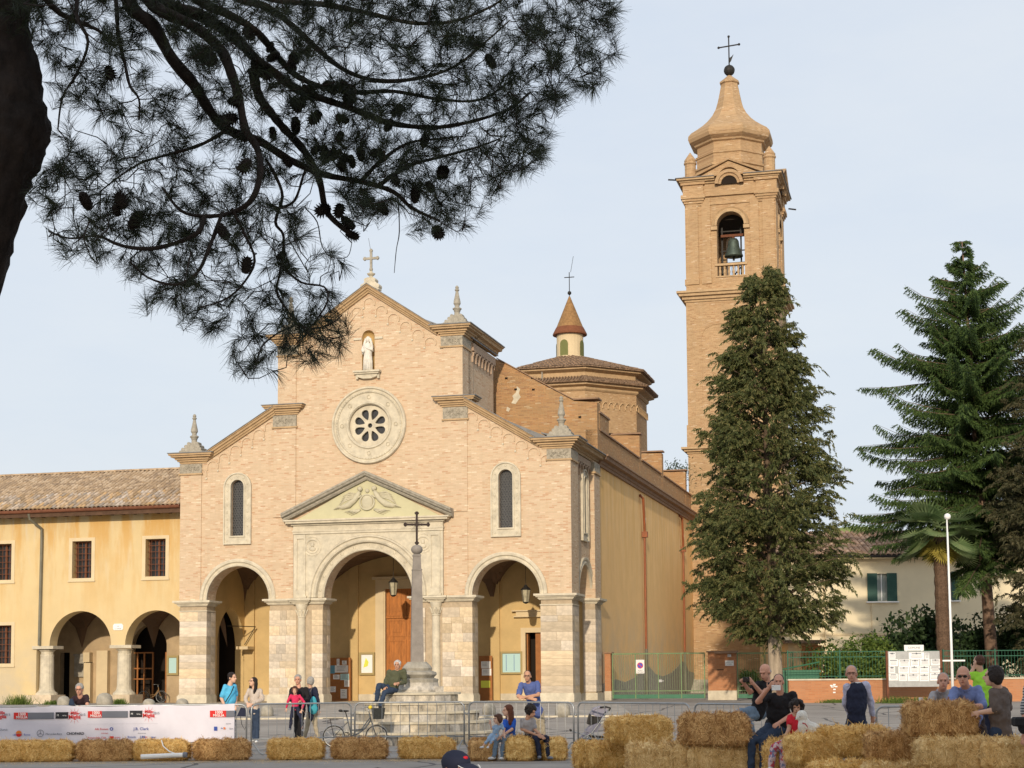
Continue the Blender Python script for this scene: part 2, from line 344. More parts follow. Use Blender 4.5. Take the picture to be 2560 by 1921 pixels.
def link(name, me, parent=None, loc=None, rot=None, bevel=0):
    o = bpy.data.objects.new(name, me); COL.objects.link(o)
    if parent is not None: o.parent = parent
    if loc is not None: o.location = loc
    if rot is not None: o.rotation_euler = rot
    if bevel:
        b = o.modifiers.new('bevel', 'BEVEL'); b.width = bevel; b.segments = 1; b.limit_method = 'ANGLE'
    return o
def tag(o, label, cat, group=None, kind=None):
    if label: o['label'] = label
    if cat: o['category'] = cat
    if group: o['group'] = group
    if kind: o['kind'] = kind
    return o
def thing(name, label, cat, loc=(0, 0, 0), rotz=0.0, group=None):
    o = bpy.data.objects.new(name, None); COL.objects.link(o); o.location = loc; o.rotation_euler = (0, 0, rotz); o.empty_display_size = 0.2
    return tag(o, label, cat, group)
def copy_tree(o, parent=None):
    c = o.copy(); COL.objects.link(c)
    if parent is not None: c.parent = parent
    for ch in list(o.children): copy_tree(ch, c)
    return c
def quads(name, P, m, parent=None):
    """P: array (n, k, 3) of n polygons with k corners"""
    n, k, _ = P.shape; me = bpy.data.meshes.new(name)
    me.vertices.add(n*k); me.vertices.foreach_set('co', P.astype(np.float32).ravel())
    me.loops.add(n*k); me.loops.foreach_set('vertex_index', np.arange(n*k, dtype=np.int32))
    me.polygons.add(n); me.polygons.foreach_set('loop_start', np.arange(0, n*k, k, dtype=np.int32)); me.polygons.foreach_set('loop_total', np.full(n, k, dtype=np.int32))
    me.materials.append(MATS[m] if isinstance(m, str) else m); me.update(calc_edges=True)
    return link(name, me, parent)
def arc(cx, cz, r, a0, a1, n=20): return [(cx+r*cos(a0+(a1-a0)*i/n), cz+r*sin(a0+(a1-a0)*i/n)) for i in range(n+1)]
def arch_open(cx, r, z0, zs, n=22): return [(cx-r, z0), (cx+r, z0)]+arc(cx, zs, r, 0, pi, n)
def pointed_open(cx, r, z0, zs, n=10):
    R = r*1.25; a = [(cx+r-R+R*cos(t), zs+R*sin(t)) for t in [math.acos((R-r)/R)*i/n for i in range(n+1)]]
    return [(cx-r, z0), (cx+r, z0)]+a+[(2*cx-x, z) for x, z in a[::-1][1:]]
# ------------------------------------------------------------------ ground
def build_ground():
    # piazza sheet out to the horizon, rising gently towards the church
    ys = [-60, -20, 0, 10, 20, 30, 38, 45]+[45+i*2 for i in range(1, 12)]+[80, 120, 200, 400, 1200]
    xs = [-1200, -300, -80, -40, -20, -10, 0, 10, 20, 40, 80, 300, 1200]
    vs = [(x, y, ground_z(y)) for y in ys for x in xs]; n = len(xs)
    fs = [(j*n+i, j*n+i+1, (j+1)*n+i+1, (j+1)*n+i) for j in range(len(ys)-1) for i in range(n-1)]
    m = MB(); m.add(vs, fs)
    g = bpy.data.materials.new('asphalt'); g.use_nodes = True; N = g.node_tree.nodes; L = g.node_tree.links; b = N['Principled BSDF']
    b.inputs['Roughness'].default_value = 0.9; b.inputs['Specular IOR Level'].default_value = 0.25
    tc = N.new('ShaderNodeTexCoord')
    n1 = N.new('ShaderNodeTexNoise'); n1.inputs['Scale'].default_value = 0.35; n1.inputs['Detail'].default_value = 9; n1.inputs['Roughness'].default_value = 0.7
    r1 = N.new('ShaderNodeValToRGB'); r1.color_ramp.elements[0].position = 0.35; r1.color_ramp.elements[1].position = 0.68
    r1.color_ramp.elements[0].color = (0.25, 0.222, 0.195, 1); r1.color_ramp.elements[1].color = (0.37, 0.335, 0.295, 1)
    n2 = N.new('ShaderNodeTexNoise'); n2.inputs['Scale'].default_value = 60; n2.inputs['Detail'].default_value = 3
    mx = N.new('ShaderNodeMixRGB'); mx.blend_type = 'OVERLAY'; mx.inputs['Fac'].default_value = 0.35
    L.new(tc.outputs['Object'], n1.inputs['Vector']); L.new(tc.outputs['Object'], n2.inputs['Vector']); L.new(n1.outputs['Fac'], r1.inputs['Fac'])
    L.new(r1.outputs['Color'], mx.inputs['Color1']); L.new(n2.outputs['Fac'], mx.inputs['Color2'])
    # tar-sealed cracks
    vo = N.new('ShaderNodeTexVoronoi'); vo.feature = 'DISTANCE_TO_EDGE'; vo.inputs['Scale'].default_value = 0.33
    nd = N.new('ShaderNodeTexNoise'); nd.inputs['Scale'].default_value = 1.2; ad = N.new('ShaderNodeMixRGB'); ad.inputs['Fac'].default_value = 0.25
    L.new(tc.outputs['Object'], nd.inputs['Vector']); L.new(tc.outputs['Object'], ad.inputs['Color1']); L.new(nd.outputs['Color'], ad.inputs['Color2']); L.new(ad.outputs['Color'], vo.inputs['Vector'])
    lt = N.new('ShaderNodeMath'); lt.operation = 'LESS_THAN'; lt.inputs[1].default_value = 0.010; L.new(vo.outputs['Distance'], lt.inputs[0])
    m3 = N.new('ShaderNodeMixRGB'); m3.inputs['Color2'].default_value = (0.11, 0.10, 0.095, 1); L.new(lt.outputs[0], m3.inputs['Fac']); L.new(mx.outputs['Color'], m3.inputs['Color1'])
    L.new(m3.outputs['Color'], b.inputs['Base Color'])
    bp = N.new('ShaderNodeBump'); bp.inputs['Strength'].default_value = 0.4; bp.inputs['Distance'].default_value = 0.01; L.new(n2.outputs['Fac'], bp.inputs['Height']); L.new(bp.outputs['Normal'], b.inputs['Normal'])
    MATS['asphalt'] = g
    tag(m.obj('ground', g), None, None, kind='structure')
build_ground()

# ------------------------------------------------------------------ the church: local axes x along the front, y into the depth, z up
church = thing('church', 'pale brick church with three-arched porch, rose window and stone pinnacles', 'church', CO, -TH)
CC = 8.93   # axis of the front
def mir(x): return 2*CC-x
DARKTOP = 0.035
def cornice_prof(h=0.34, o=0.36, b=0.10):
    return [(0, 0), (0, b), (h*0.22, b+0.02), (h*0.26, b+0.08), (h*0.5, b+0.10), (h*0.56, o*0.78), (h*0.82, o*0.85), (h*0.88, o), (h, o), (h, 0)]
def stepped(mb, x0, x1, y0, y1, steps):
    for z0, z1, o in steps: mb.box(x0-o, x1+o, y0-o, y1+o, z0, z1)
def build_front():
    B = 'brick_front'
    arches = [(2.80, 1.49, 5.10), (CC-0.04, 2.05, 5.12), (mir(2.80), 1.49, 5.10)]
    # upper wall of brick, one slab with its openings
    lan = [2.77, mir(2.77)]
    out = [(0, 5.0), (W, 5.0), (W, 11.45), (16.75, 11.45), (13.3, 13.45), (13.2, 13.5), (13.2, 16.62), (12.0, 16.62), (CC, 18.66), (mir(12.0), 16.62), (mir(13.2), 16.62), (mir(13.2), 13.5), (mir(13.3), 13.45), (mir(16.75), 11.45), (0, 11.45)]
    # drop the arch heads out of the lower edge by building the outline with notches
    base = [(0, 5.0)]
    for cx, r, zs in arches: base += [(cx-r, 5.0)]+arc(cx, zs, r, pi, 0, 30)+[(cx+r, 5.0)]
    outline = base+out[1:]
    holes = [arc(CC, 12.62, 0.93, 0, 2*pi*(47/48), 47)]
    for lx in lan: holes.append([(lx-0.31, 7.93), (lx+0.31, 7.93)]+arc(lx, 10.12, 0.31, 0, pi, 12))
    holes.append([(8.60, 15.02), (9.18, 15.02)]+arc(8.89, 16.55, 0.29, 0, pi, 12))
    MB().slab(outline, holes, 0.0, 0.9).obj('front_wall', B, church)
    # corner strips, very slightly proud
    p = MB()
    for x0, x1, z0, z1 in ((0.0, 1.02, 5.1, 10.78), (W-1.02, W, 5.1, 10.78), (4.47, 5.52, 8.7, 12.7), (mir(5.52), mir(4.47), 8.7, 12.7), (4.66, 5.52, 13.66, 15.88), (mir(5.52), mir(4.66), 13.66, 15.88), (4.47, 5.42, 5.1, 8.4), (mir(5.42), mir(4.47), 5.1, 8.4)):
        p.box(x0, x1, -0.05, 0.0, z0, z1)
    p.obj('pilaster_strip', B, church)
    # niche
    n = MB(); nn = 12
    vs = []; fs = []
    for j, z in enumerate((15.02, 15.5, 16.0, 16.55)):
        for i in range(nn+1):
            t = pi*i/nn; vs.append((8.89+0.29*cos(t), 0.02+0.34*sin(t), z))
    for j in range(3):
        for i in range(nn): a = j*(nn+1)+i; fs.append((a, a+1, a+nn+2, a+nn+1))
    o = len(vs)
    for k in range(1, 6):
        ph = pi/2*k/5
        for i in range(nn+1):
            t = pi*i/nn; vs.append((8.89+0.29*cos(t)*cos(ph), 0.02+0.34*sin(t)*cos(ph), 16.55+0.29*sin(ph)))
    for k in range(5):
        for i in range(nn):
            a = (3*(nn+1)+k*(nn+1))+i; fs.append((a, a+1, a+nn+2, a+nn+1))
    n.add(vs, fs); n.obj('niche', 'niche_ochre', church, smooth=True)
    sh = MB(); sh.box(8.28, 9.50, -0.34, 0.02, 14.93, 15.01); sh.box(8.34, 9.44, -0.28, -0.002, 14.86, 14.93)
    sh.slab([(8.38, 14.86), (8.46, 14.74), (8.70, 14.66), (9.08, 14.66), (9.32, 14.74), (9.40, 14.86)][::-1], [], -0.2, -0.003)
    for x in (8.36, 9.34): sh.box(x, x+0.10, -0.16, -0.004, 14.66, 14.855)
    sh.obj('niche_shelf', 'stone_pale', church)
    ii = MB(); ii.box(8.22, 8.58, -0.06, -0.002, 16.42, 16.52); ii.box(9.20, 9.56, -0.06, -0.002, 16.42, 16.52); ii.obj('niche_impost', 'stone_pale', church)
    # raking cornices (trim + lead flashing on top)
    cp = cornice_prof()
    segs = [((16.55, 11.34), (13.30, 13.27)), ((12.05, 16.42), (CC, 18.50))]
    cor = MB(); lead = MB(); tp = [(0.341, 0), (0.341, 0.40), (0.375, 0.40), (0.375, 0)]
    for a, b in segs:
        for q0, q1 in ((a, b), ((mir(a[0]), a[1]), (mir(b[0]), b[1]))):
            if q0[0] > q1[0]: q0, q1 = q1, q0
            cor.rake(q0, q1, cp); lead.rake(q0, q1, tp)
    for x0, x1 in ((-0.02, 1.22), (W-1.22, W+0.02)):
        stepped(cor, x0, x1, 0.0, 1.3 if x0 < 5 else 0.9, [(11.25, 11.34, 0.04), (11.34, 11.42, 0.12), (11.42, 11.52, 0.20), (11.52, 11.60, 0.34), (11.60, 11.68, 0.42)])
        stepped(lead, x0, x1, 0.0, 1.3 if x0 < 5 else 0.9, [(11.681, 11.72, 0.46)])
    for x0, x1, z in ((4.42, 5.55, 13.27), (mir(5.55), mir(4.42), 13.27)):
        stepped(cor, x0, x1, 0.0, 0.3, [(z-0.02, z+0.06, 0.06), (z+0.06, z+0.14, 0.13), (z+0.14, z+0.24, 0.20), (z+0.24, z+0.32, 0.32), (z+0.32, z+0.39, 0.38)])
        stepped(lead, x0, x1, 0.0, 0.3, [(z+0.391, z+0.425, 0.42)])
    for x0, x1 in ((4.62, 5.62), (mir(5.62), mir(4.62))):
        z = 16.40
        stepped(cor, x0, x1, 0.0, 1.3, [(z-0.03, z+0.06, 0.05), (z+0.06, z+0.14, 0.12), (z+0.14, z+0.24, 0.20), (z+0.24, z+0.32, 0.34), (z+0.32, z+0.40, 0.42)])
        stepped(lead, x0, x1, 0.0, 1.3, [(z+0.401, z+0.44, 0.46)])
    # cornice down the right flank of the raised centre and of the porch
    cor.rake((1.75, 16.40), (5.35, 16.40), [(u_, 13.2+o_) for u_, o_ in cornice_prof(0.40, 0.46)], axis='x')
    lead.rake((1.75, 16.80), (5.40, 16.80), [(0.001, 13.2), (0.001, 13.70), (0.05, 13.70), (0.30, 12.2), (0.25, 12.2)], axis='x')
    cor.rake((1.35, 11.30), (6.30, 11.30), [(u_, W-0.22+o_) for u_, o_ in cornice_prof(0.38, 0.50)], axis='x')
    lead.rake((1.35, 11.68), (6.6, 11.68), [(0.002, W-0.3), (0.002, W+0.34), (0.04, W+0.34), (0.5, W-1.6), (0.45, W-1.6)], axis='x')
    cor.obj('cornice', 'terracotta_trim', church); lead.obj('flashing', 'lead', church)
    # carved stone friezes under the cornice blocks
    for x0, x1, z0, z1, yb in ((0, 1.0, 10.80, 11.22, 1.0), (W-1.0, W, 10.80, 11.22, 1.35), (4.47, 5.52, 12.72, 13.22, 0.2), (mir(5.52), mir(4.47), 12.72, 13.22, 0.2), (4.68, 5.60, 15.92, 16.34, 1.3), (mir(5.60), mir(4.68), 15.92, 16.34, 1.3)):
        f = MB(); f.box(x0-0.03, x1+0.03, -0.08, yb, z0, z1); fr = f.obj('frieze', 'stone_relief', church)
        g = MB(); cx = (x0+x1)/2; cz = (z0+z1)/2; w = (x1-x0)
        for i in range(2, 11):
            t = (i-6)/5.0; x = cx+t*w*0.42; g.ball((x, -0.085, cz+0.07*sin(t*9)), (0.045, 0.02, 0.035), 6, 4)
            g.ball((x+0.03, -0.085, cz-0.08*cos(t*8)), (0.03, 0.02, 0.05), 6, 4)
        g.ball((cx, -0.085, cz), (0.06, 0.03, 0.10), 8, 5); g.obj('carving', 'stone_relief', fr, smooth=True)['kind'] = 'stuff'
        t_ = MB(); t_.box(x0-0.07, x1+0.07, -0.12, yb, z0-0.07, z0-0.002); t_.obj('frieze_sill', 'terracotta_trim', church)
    # little blind arches stepping down under the gables
    am = MB(); am.ring(0, 0, [(0.225, 0), (0.225, -0.045), (0.285, -0.045), (0.285, 0)], 0, pi, 12); am.box(-0.285, -0.225, -0.045, 0, -0.16, 0); am.box(0.225, 0.285, -0.045, 0, -0.10, 0)
    ca = am.obj('blind_arch', 'brick_front', church); me_a = ca.data
    cm = MB(); cm.box(-0.295, -0.215, -0.05, 0, -0.23, -0.161)
    cb = cm.obj('corbel', 'stone_pale', church); me_c = cb.data
    spots = [(CC, 18.02)]
    for i in range(1, 6): spots += [(CC+0.56*i, 18.02-0.385*i), (CC-0.56*i, 18.02-0.385*i)]
    for i in range(7): spots += [(13.62+0.55*i-0.05, 12.72-0.33*i), (mir(13.62+0.55*i-0.05), 12.72-0.33*i)]
    for i, (x, z) in enumerate(spots):
        a = ca if i == 0 else link('blind_arch', me_a, church); a.location = (x, -0.001, z)
        c = cb if i == 0 else link('corbel', me_c, church); c.location = (x, -0.001, z); c.scale = (1 if x >= CC else -1, 1, 1)
    # side arch surrounds
    pr = [(1.48, 0.02), (1.48, -0.07), (1.53, -0.09), (1.57, -0.05), (1.63, -0.05), (1.67, -0.12), (1.76, -0.13), (1.81, -0.09), (1.81, 0.0)]
    for cx in (2.80, mir(2.80)):
        r = MB(); r.ring(cx, 5.10, pr, 0, pi, 36); r.obj('archivolt', 'stone_pale', church, smooth=False)
    # stone-panelled brick soffit edges are part of the wall slab; now the central portal
    px = CC-0.04; F = 5.47; FR = 2*px-F
    pf = MB(); o = [(F, 5.11), (px-2.37, 5.11)]+arc(px, 5.12, 2.37, pi, 0, 34)+[(px+2.37, 5.11), (FR, 5.11), (FR, 7.90), (F, 7.90)]
    pf.slab(o, [], -0.14, -0.001); pf.obj('portal_surround', 'stone_pale', church)
    ps = MB()
    for x0 in (F+0.12, FR-0.58):
        for a, b in ((0, 0.06), (0.40, 0.46)): ps.box(x0+a, x0+b, -0.19, -0.141, 5.45, 7.70)
        ps.box(x0, x0+0.46, -0.19, -0.141, 7.70, 7.88); ps.box(x0, x0+0.46, -0.21, -0.141, 5.14, 5.44)
        ps.box(x0-0.06, x0+0.52, -0.24, -0.142, 5.112, 5.20)
    ps.obj('portal_pilaster', 'stone_pale', church)
    r = MB(); r.ring(px, 5.12, [(2.33, -0.05), (2.37, -0.19), (2.43, -0.22), (2.48, -0.17), (2.56, -0.17), (2.60, -0.24), (2.66, -0.24), (2.70, -0.14)], 0, pi, 44)
    r.obj('archivolt', 'stone_pale', church)
    r = MB(); r.ring(px, 5.12, [(2.02, 0.0), (2.02, -0.06), (2.06, -0.09), (2.11, -0.06), (2.13, -0.02), (2.34, -0.02)], 0, pi, 44); r.obj('inner_arch_band', 'stone_pale', church)
    for i in range(11):
        t = pi*(i+0.5)/11; q = MB(); q.ball((px+2.23*cos(t), -0.02, 5.12+2.23*sin(t)), (0.075, 0.025, 0.075), 8, 4); q.obj('rosette', 'stone_pale', church, smooth=True)
    en = MB()
    en.box(F-0.02, FR+0.02, -0.20, 0, 7.902, 8.00); en.box(F-0.04, FR+0.04, -0.23, 0, 8.00, 8.07); en.box(F-0.01, FR+0.01, -0.18, 0, 8.07, 8.28); en.box(F-0.08, FR+0.08, -0.27, 0, 8.28, 8.36)
    en.box(F-0.28, FR+0.28, -0.44, 0, 8.36, 8.45); en.box(F-0.36, FR+0.36, -0.50, 0, 8.45, 8.52)
    en.obj('entablature', 'stone_pale', church)
    tymp = MB(); tymp.slab([(F+0.1, 8.522), (FR-0.1, 8.522), (px, 10.25)], [], -0.12, -0.001); ty = tymp.obj('tympanum', 'tympanum', church)
    rk = MB(); prf = [(0, 0), (0, 0.24), (0.08, 0.30), (0.13, 0.30), (0.17, 0.46), (0.25, 0.50), (0.28, 0.54), (0.36, 0.54), (0.36, 0)]
    rk.rake((F-0.46, 8.46), (px, 10.20), prf); rk.rake((px, 10.20), (FR+0.46, 8.46), prf); rk.obj('raking_cornice', 'stone_grey', church)
    # the relief: two angels holding an oval shield
    rel = MB(); rel.ball((px, -0.14, 9.22), (0.27, 0.10, 0.37), 18, 8); rel.ring(px, 9.22, [(0.30, -0.12), (0.30, -0.22), (0.36, -0.22), (0.36, -0.12)], 0, 2*pi, 26)
    for s in (-1, 1):
        X = lambda d: px+s*d
        rel.ball((X(0.31), -0.2, 9.80), 0.105, 10, 6); rel.ball((X(0.33), -0.19, 9.82), (0.12, 0.09, 0.10), 8, 5)
        rel.tube([(X(0.34), -0.16, 9.70), (X(0.44), -0.17, 9.52), (X(0.58), -0.16, 9.32), (X(0.85), -0.15, 9.12), (X(1.15), -0.13, 9.03), (X(1.38), -0.12, 9.02)], [0.08, 0.125, 0.12, 0.15, 0.11, 0.03], 8)
        rel.tube([(X(0.42), -0.18, 9.60), (X(0.36), -0.22, 9.42), (X(0.24), -0.24, 9.52)], [0.045, 0.045, 0.03], 6)
        for k in range(5): rel.tube([(X(0.50), -0.13, 9.60-k*0.03), (X(0.85+k*0.05), -0.12, 9.66-k*0.09), (X(1.12+k*0.06), -0.12, 9.50-k*0.11)], [0.03, 0.045, 0.015], 5)
        for k in range(4): rel.tube([(X(0.7+k*0.1), -0.15, 9.22-k*0.03), (X(0.95+k*0.12), -0.2, 9.12-k*0.02), (X(1.25+k*0.1), -0.15, 8.96-k*0.01)], [0.03, 0.035, 0.01], 5)
        for k in range(4): rel.tube([(X(0.30), -0.14, 8.90), (X(0.5+k*0.1), -0.17, 8.78+k*0.03), (X(0.75+k*0.1), -0.14, 8.66+k*0.05)], [0.04, 0.03, 0.01], 5)
    rel.ball((px, -0.14, 9.72), (0.10, 0.08, 0.10), 8, 5); rel.obj('angel_relief', 'relief_cream', ty, smooth=True)
    for mx_ in (6.36, 2*px-6.36):
        md = MB(); md.ring(mx_, 7.36, [(0.26, -0.141), (0.27, -0.19), (0.31, -0.19), (0.33, -0.15), (0.39, -0.15), (0.41, -0.18), (0.44, -0.141)], 0, 2*pi, 26)
        md.ball((mx_, -0.15, 7.43), (0.09, 0.06, 0.11), 8, 5); md.ball((mx_, -0.15, 7.24), (0.15, 0.05, 0.10), 8, 5); md.obj('medallion', 'stone_pale', church, smooth=True)
    # rose window
    rw = thing_part('rose_window', church)
    r = MB(); r.ring(CC, 12.62, [(0.92, 0.05), (0.92, -0.05), (0.96, -0.11), (1.02, -0.11), (1.05, -0.05), (1.08, -0.04), (1.42, -0.05), (1.44, -0.10), (1.50, -0.12), (1.53, -0.08), (1.58, -0.09), (1.62, -0.16), (1.68, -0.16), (1.71, -0.10), (1.71, 0.0)], 0, 2*pi, 56)
    r.obj('ring_moulding', 'stone_pale', rw)
    bd = MB()
    for i in range(72):
        t = 2*pi*i/72; bd.ball((CC+1.475*cos(t), -0.12, 12.62+1.475*sin(t)), 0.026, 6, 4)
    for i in range(8):
        t = 2*pi*i/8; bd.ring(CC+1.24*cos(t), 12.62+1.24*sin(t), [(0.07, -0.045), (0.08, -0.075), (0.10, -0.045)], 0, 2*pi, 12)
    bd.obj('beading', 'stone_pale', rw)
    pl = MB(); petals = []
    def petal(t):
        q = []
        for k in range(16):
            a = 2*pi*k/16; rr = 0.50+0.24*cos(a); w = 0.165*sin(a)*(0.55+0.45*cos(a)) if cos(a) > -1 else 0
            w = 0.232*sin(a)*(0.64+0.36*cos(a)); q.append((CC+rr*cos(t)-w*sin(t), 12.62+rr*sin(t)+w*cos(t)))
        return q
    for i in range(8): petals.append(petal(2*pi*(i+0.5)/8))
    hub = arc(CC, 12.62, 0.105, 0, 2*pi*15/16, 15)
    pl.slab(arc(CC, 12.62, 0.925, 0, 2*pi*47/48, 47), petals+[hub], 0.10, 0.22); pl.obj('tracery', 'stone_pale', rw)
    gg = MB(); gg.slab(arc(CC, 12.62, 0.925, 0, 2*pi*31/32, 31), [], 0.26, 0.27); gg.obj('glass', 'glass_dark', rw)
    # lancet windows
    lw = None
    for lx in lan: lancet(lx, 'y', church, 0.0)
def thing_part(name, parent):
    o = bpy.data.objects.new(name, None); COL.objects.link(o); o.parent = parent; return o
def lancet(cx, axis, parent, plane):
    w = thing_part('lancet_window', parent)
    k = (lambda a: a) 
    def emit(mb, name, m):
        if axis == 'x': mb.v = [(plane-y, x, z) for x, y, z in mb.v]
        return mb.obj(name, m, w)
    fo = [(cx-0.66, 7.55), (cx+0.66, 7.55)]+arc(cx, 10.10, 0.66, 0, pi, 22); fi = [(cx-0.31, 7.93), (cx+0.31, 7.93)]+arc(cx, 10.12, 0.31, 0, pi, 16)
    m = MB(); m.slab(fo, [fi], -0.07, -0.001)
    fo2 = [(cx-0.60, 7.61), (cx+0.60, 7.61)]+arc(cx, 10.10, 0.60, 0, pi, 22); m.slab(fo, [fo2], -0.12, -0.071)
    fo3 = [(cx-0.37, 7.87), (cx+0.37, 7.87)]+arc(cx, 10.12, 0.37, 0, pi, 16); m.slab(fo3, [fi], -0.12, -0.071); emit(m, 'frame', 'stone_pale')
    d = MB()
    for z in [7.74]+[8.05+0.32*i for i in range(7)]:
        for s in (-1, 1):
            d.ball((cx+s*0.485, -0.07, z), (0.05, 0.03, 0.08), 6, 4)
    for i in range(5):
        t = pi*(i+0.5)/5; d.ball((cx+0.485*cos(t), -0.07, 10.11+0.485*sin(t)), (0.06, 0.03, 0.06), 6, 4)
    emit(d, 'carving', 'stone_pale')['kind'] = 'stuff'
    g = MB(); g.slab(fi, [], 0.16, 0.17); emit(g, 'glass', 'glass_dark')
    l = MB(); rr = 0.062
    for j in range(24):
        for i in range(-3, 4):
            x = cx+(i+(0.5 if j % 2 else 0))*0.124; z = 7.99+j*0.107
            if abs(x-cx) > 0.30 or z > 10.42-0.0*abs(x-cx) or (z > 10.12 and (x-cx)**2+(z-10.12)**2 > 0.075): continue
            l.ring(x, z, [(rr, 0.15), (rr-0.006, 0.145), (rr-0.014, 0.15)], 0, 2*pi, 6)
    emit(l, 'lead_lattice', 'lead_came')
build_front()

def build_piers():
    # ashlar piers: a recessed core of mortar with single blocks standing proud of the joints
    bm = MB(); bm.box(-0.5, 0.5, -0.5, 0.5, -0.5, 0.5); unit = bm.obj('stone_block', 'ashlar', church); me = unit.data; first = [True]
    rnd = random.Random(3)
    def block(x0, x1, y0, y1, z0, z1):
        o = unit if first[0] else link('stone_block', me, church); first[0] = False
        g = 0.004; pr = rnd.uniform(0, 0.008)
        o.location = ((x0+x1)/2, (y0+y1)/2-pr/2, (z0+z1)/2); o.scale = (x1-x0-g*2, y1-y0-g+pr, z1-z0-g*2)
    rows = []; z = 0.92
    while z < 4.50:
        h = rnd.choice([0.26, 0.30, 0.33, 0.38, 0.42]); h = min(h, 4.82-z) if 4.82-z-h > 0.2 else 4.82-z; rows.append((z, z+h)); z += h
    piers = [(0.0, 1.31, 0.95), (4.29, 6.81, 0.9), (2*CC-0.08-6.81, mir(4.29), 0.9), (mir(1.31), W, 1.35)]
    core = MB(); plinth = MB()
    for k, (x0, x1, d) in enumerate(piers):
        core.box(x0+0.02, x1-0.02, 0.02, d-0.02, ZG-0.1, 4.85)
        plinth.box(x0-0.06, x1+0.06, -0.09, d+0.03, ZG-0.1, 0.86); plinth.box(x0-0.03, x1+0.03, -0.05, d+0.01, 0.86, 0.92)
        for (a, b) in rows:
            if k in (1, 2):
                # plain face, with the column recess between it and the portal jamb
                lo, hi = (x0, 5.55) if k == 1 else (2*CC-0.08-5.55, x1)
                jam = (6.30, 6.81) if k == 1 else (2*CC-0.08-6.81, 2*CC-0.08-6.30)
                n = rnd.choice([2, 3, 3]); cuts = sorted([lo+(hi-lo)*(i+rnd.uniform(-0.22, 0.22))/n for i in range(1, n)])
                cs = [lo]+cuts+[hi]
                for c0, c1 in zip(cs, cs[1:]): block(c0, c1, 0.0, 0.42, a, b)
                block(jam[0], jam[1], -0.06, rnd.choice([0.38, 0.5]), a, b)
                if k == 1: block(jam[0]+0.1, jam[1], 0.52, d, a, b)
                else: block(hi-0.3, hi, 0.43, d, a, b)
            else:
                if k == 0: cs = [x0, rnd.uniform(0.35, 0.9), x1] if rnd.random() < 0.55 else [x0, x1]
                else: cs = [x0, rnd.uniform(x0+0.4, x0+0.95), x1] if rnd.random() < 0.55 else [x0, x1]
                for c0, c1 in zip(cs, cs[1:]): block(c0, c1, 0.0, 0.46, a, b)
                block(x1-0.5, x1, 0.47, d, a, b)
    # the rear strip of the right flank
    core.box(W-0.6, W-0.02, 4.9, 6.2, ZG-0.1, 4.85); plinth.box(W-0.65, W+0.06, 4.84, 6.26, ZG-0.1, 0.86)
    for (a, b) in rows:
        block(W-0.55, W, 4.88, 5.5, a, b); block(W-0.55, W, 5.5, 6.2, a, b)
    core.obj('pier_core', 'stone_mortar', church); plinth.obj('plinth', 'stone_pale', church)
    # capital ledge round each pier
    led = MB(); st = [(4.62, 4.66, 0.03), (4.84, 4.88, 0.05), (4.88, 4.95, 0.09), (4.95, 5.00, 0.17), (5.00, 5.09, 0.24)]
    for k, (x0, x1, d) in enumerate(piers): stepped(led, x0, x1, -0.02, d-0.1, st[1:])
    for x0, x1 in ((5.50, 6.10), (2*CC-0.08-6.10, 2*CC-0.08-5.50)): stepped(led, x0, x1, -0.14, 0.1, [(4.835, 4.885, 0.05), (4.885, 4.945, 0.09), (4.945, 5.005, 0.17), (5.005, 5.095, 0.23)])
    stepped(led, W-0.5, W, 4.95, 6.15, st[1:])
    led.obj('capital_ledge', 'stone_pale', church)
    nk = MB()
    for x0, x1, d in ((0, 1.31, 0.9), (mir(1.31), W, 1.3)): nk.box(x0-0.025, x1+0.025, -0.03, d, 4.60, 4.65)
    nk.obj('necking', 'stone_pale', church)
    for cx in (5.82, 2*CC-0.08-5.82):
        c = MB(); c.lathe([(0.24, 0), (0.24, 0.06), (0.20, 0.10), (0.19, 0.16), (0.185, 0.3), (0.165, 3.32), (0.19, 3.34), (0.19, 3.38), (0.165, 3.40), (0.18, 3.52), (0.23, 3.62), (0.20, 3.66), (0.25, 3.80), (0.28, 3.92)], cx, -0.02, 0.915, 18)
        for i in range(10):
            t = 2*pi*i/10; c.tube([(cx+0.17*cos(t), -0.02+0.17*sin(t), 4.34), (cx+0.22*cos(t), -0.02+0.22*sin(t), 4.50), (cx+0.28*cos(t), -0.02+0.28*sin(t), 4.60), (cx+0.24*cos(t), -0.02+0.24*sin(t), 4.56)], [0.03, 0.04, 0.03, 0.015], 5)
        c.obj('engaged_column', 'stone_pale', church, smooth=False)
build_piers()

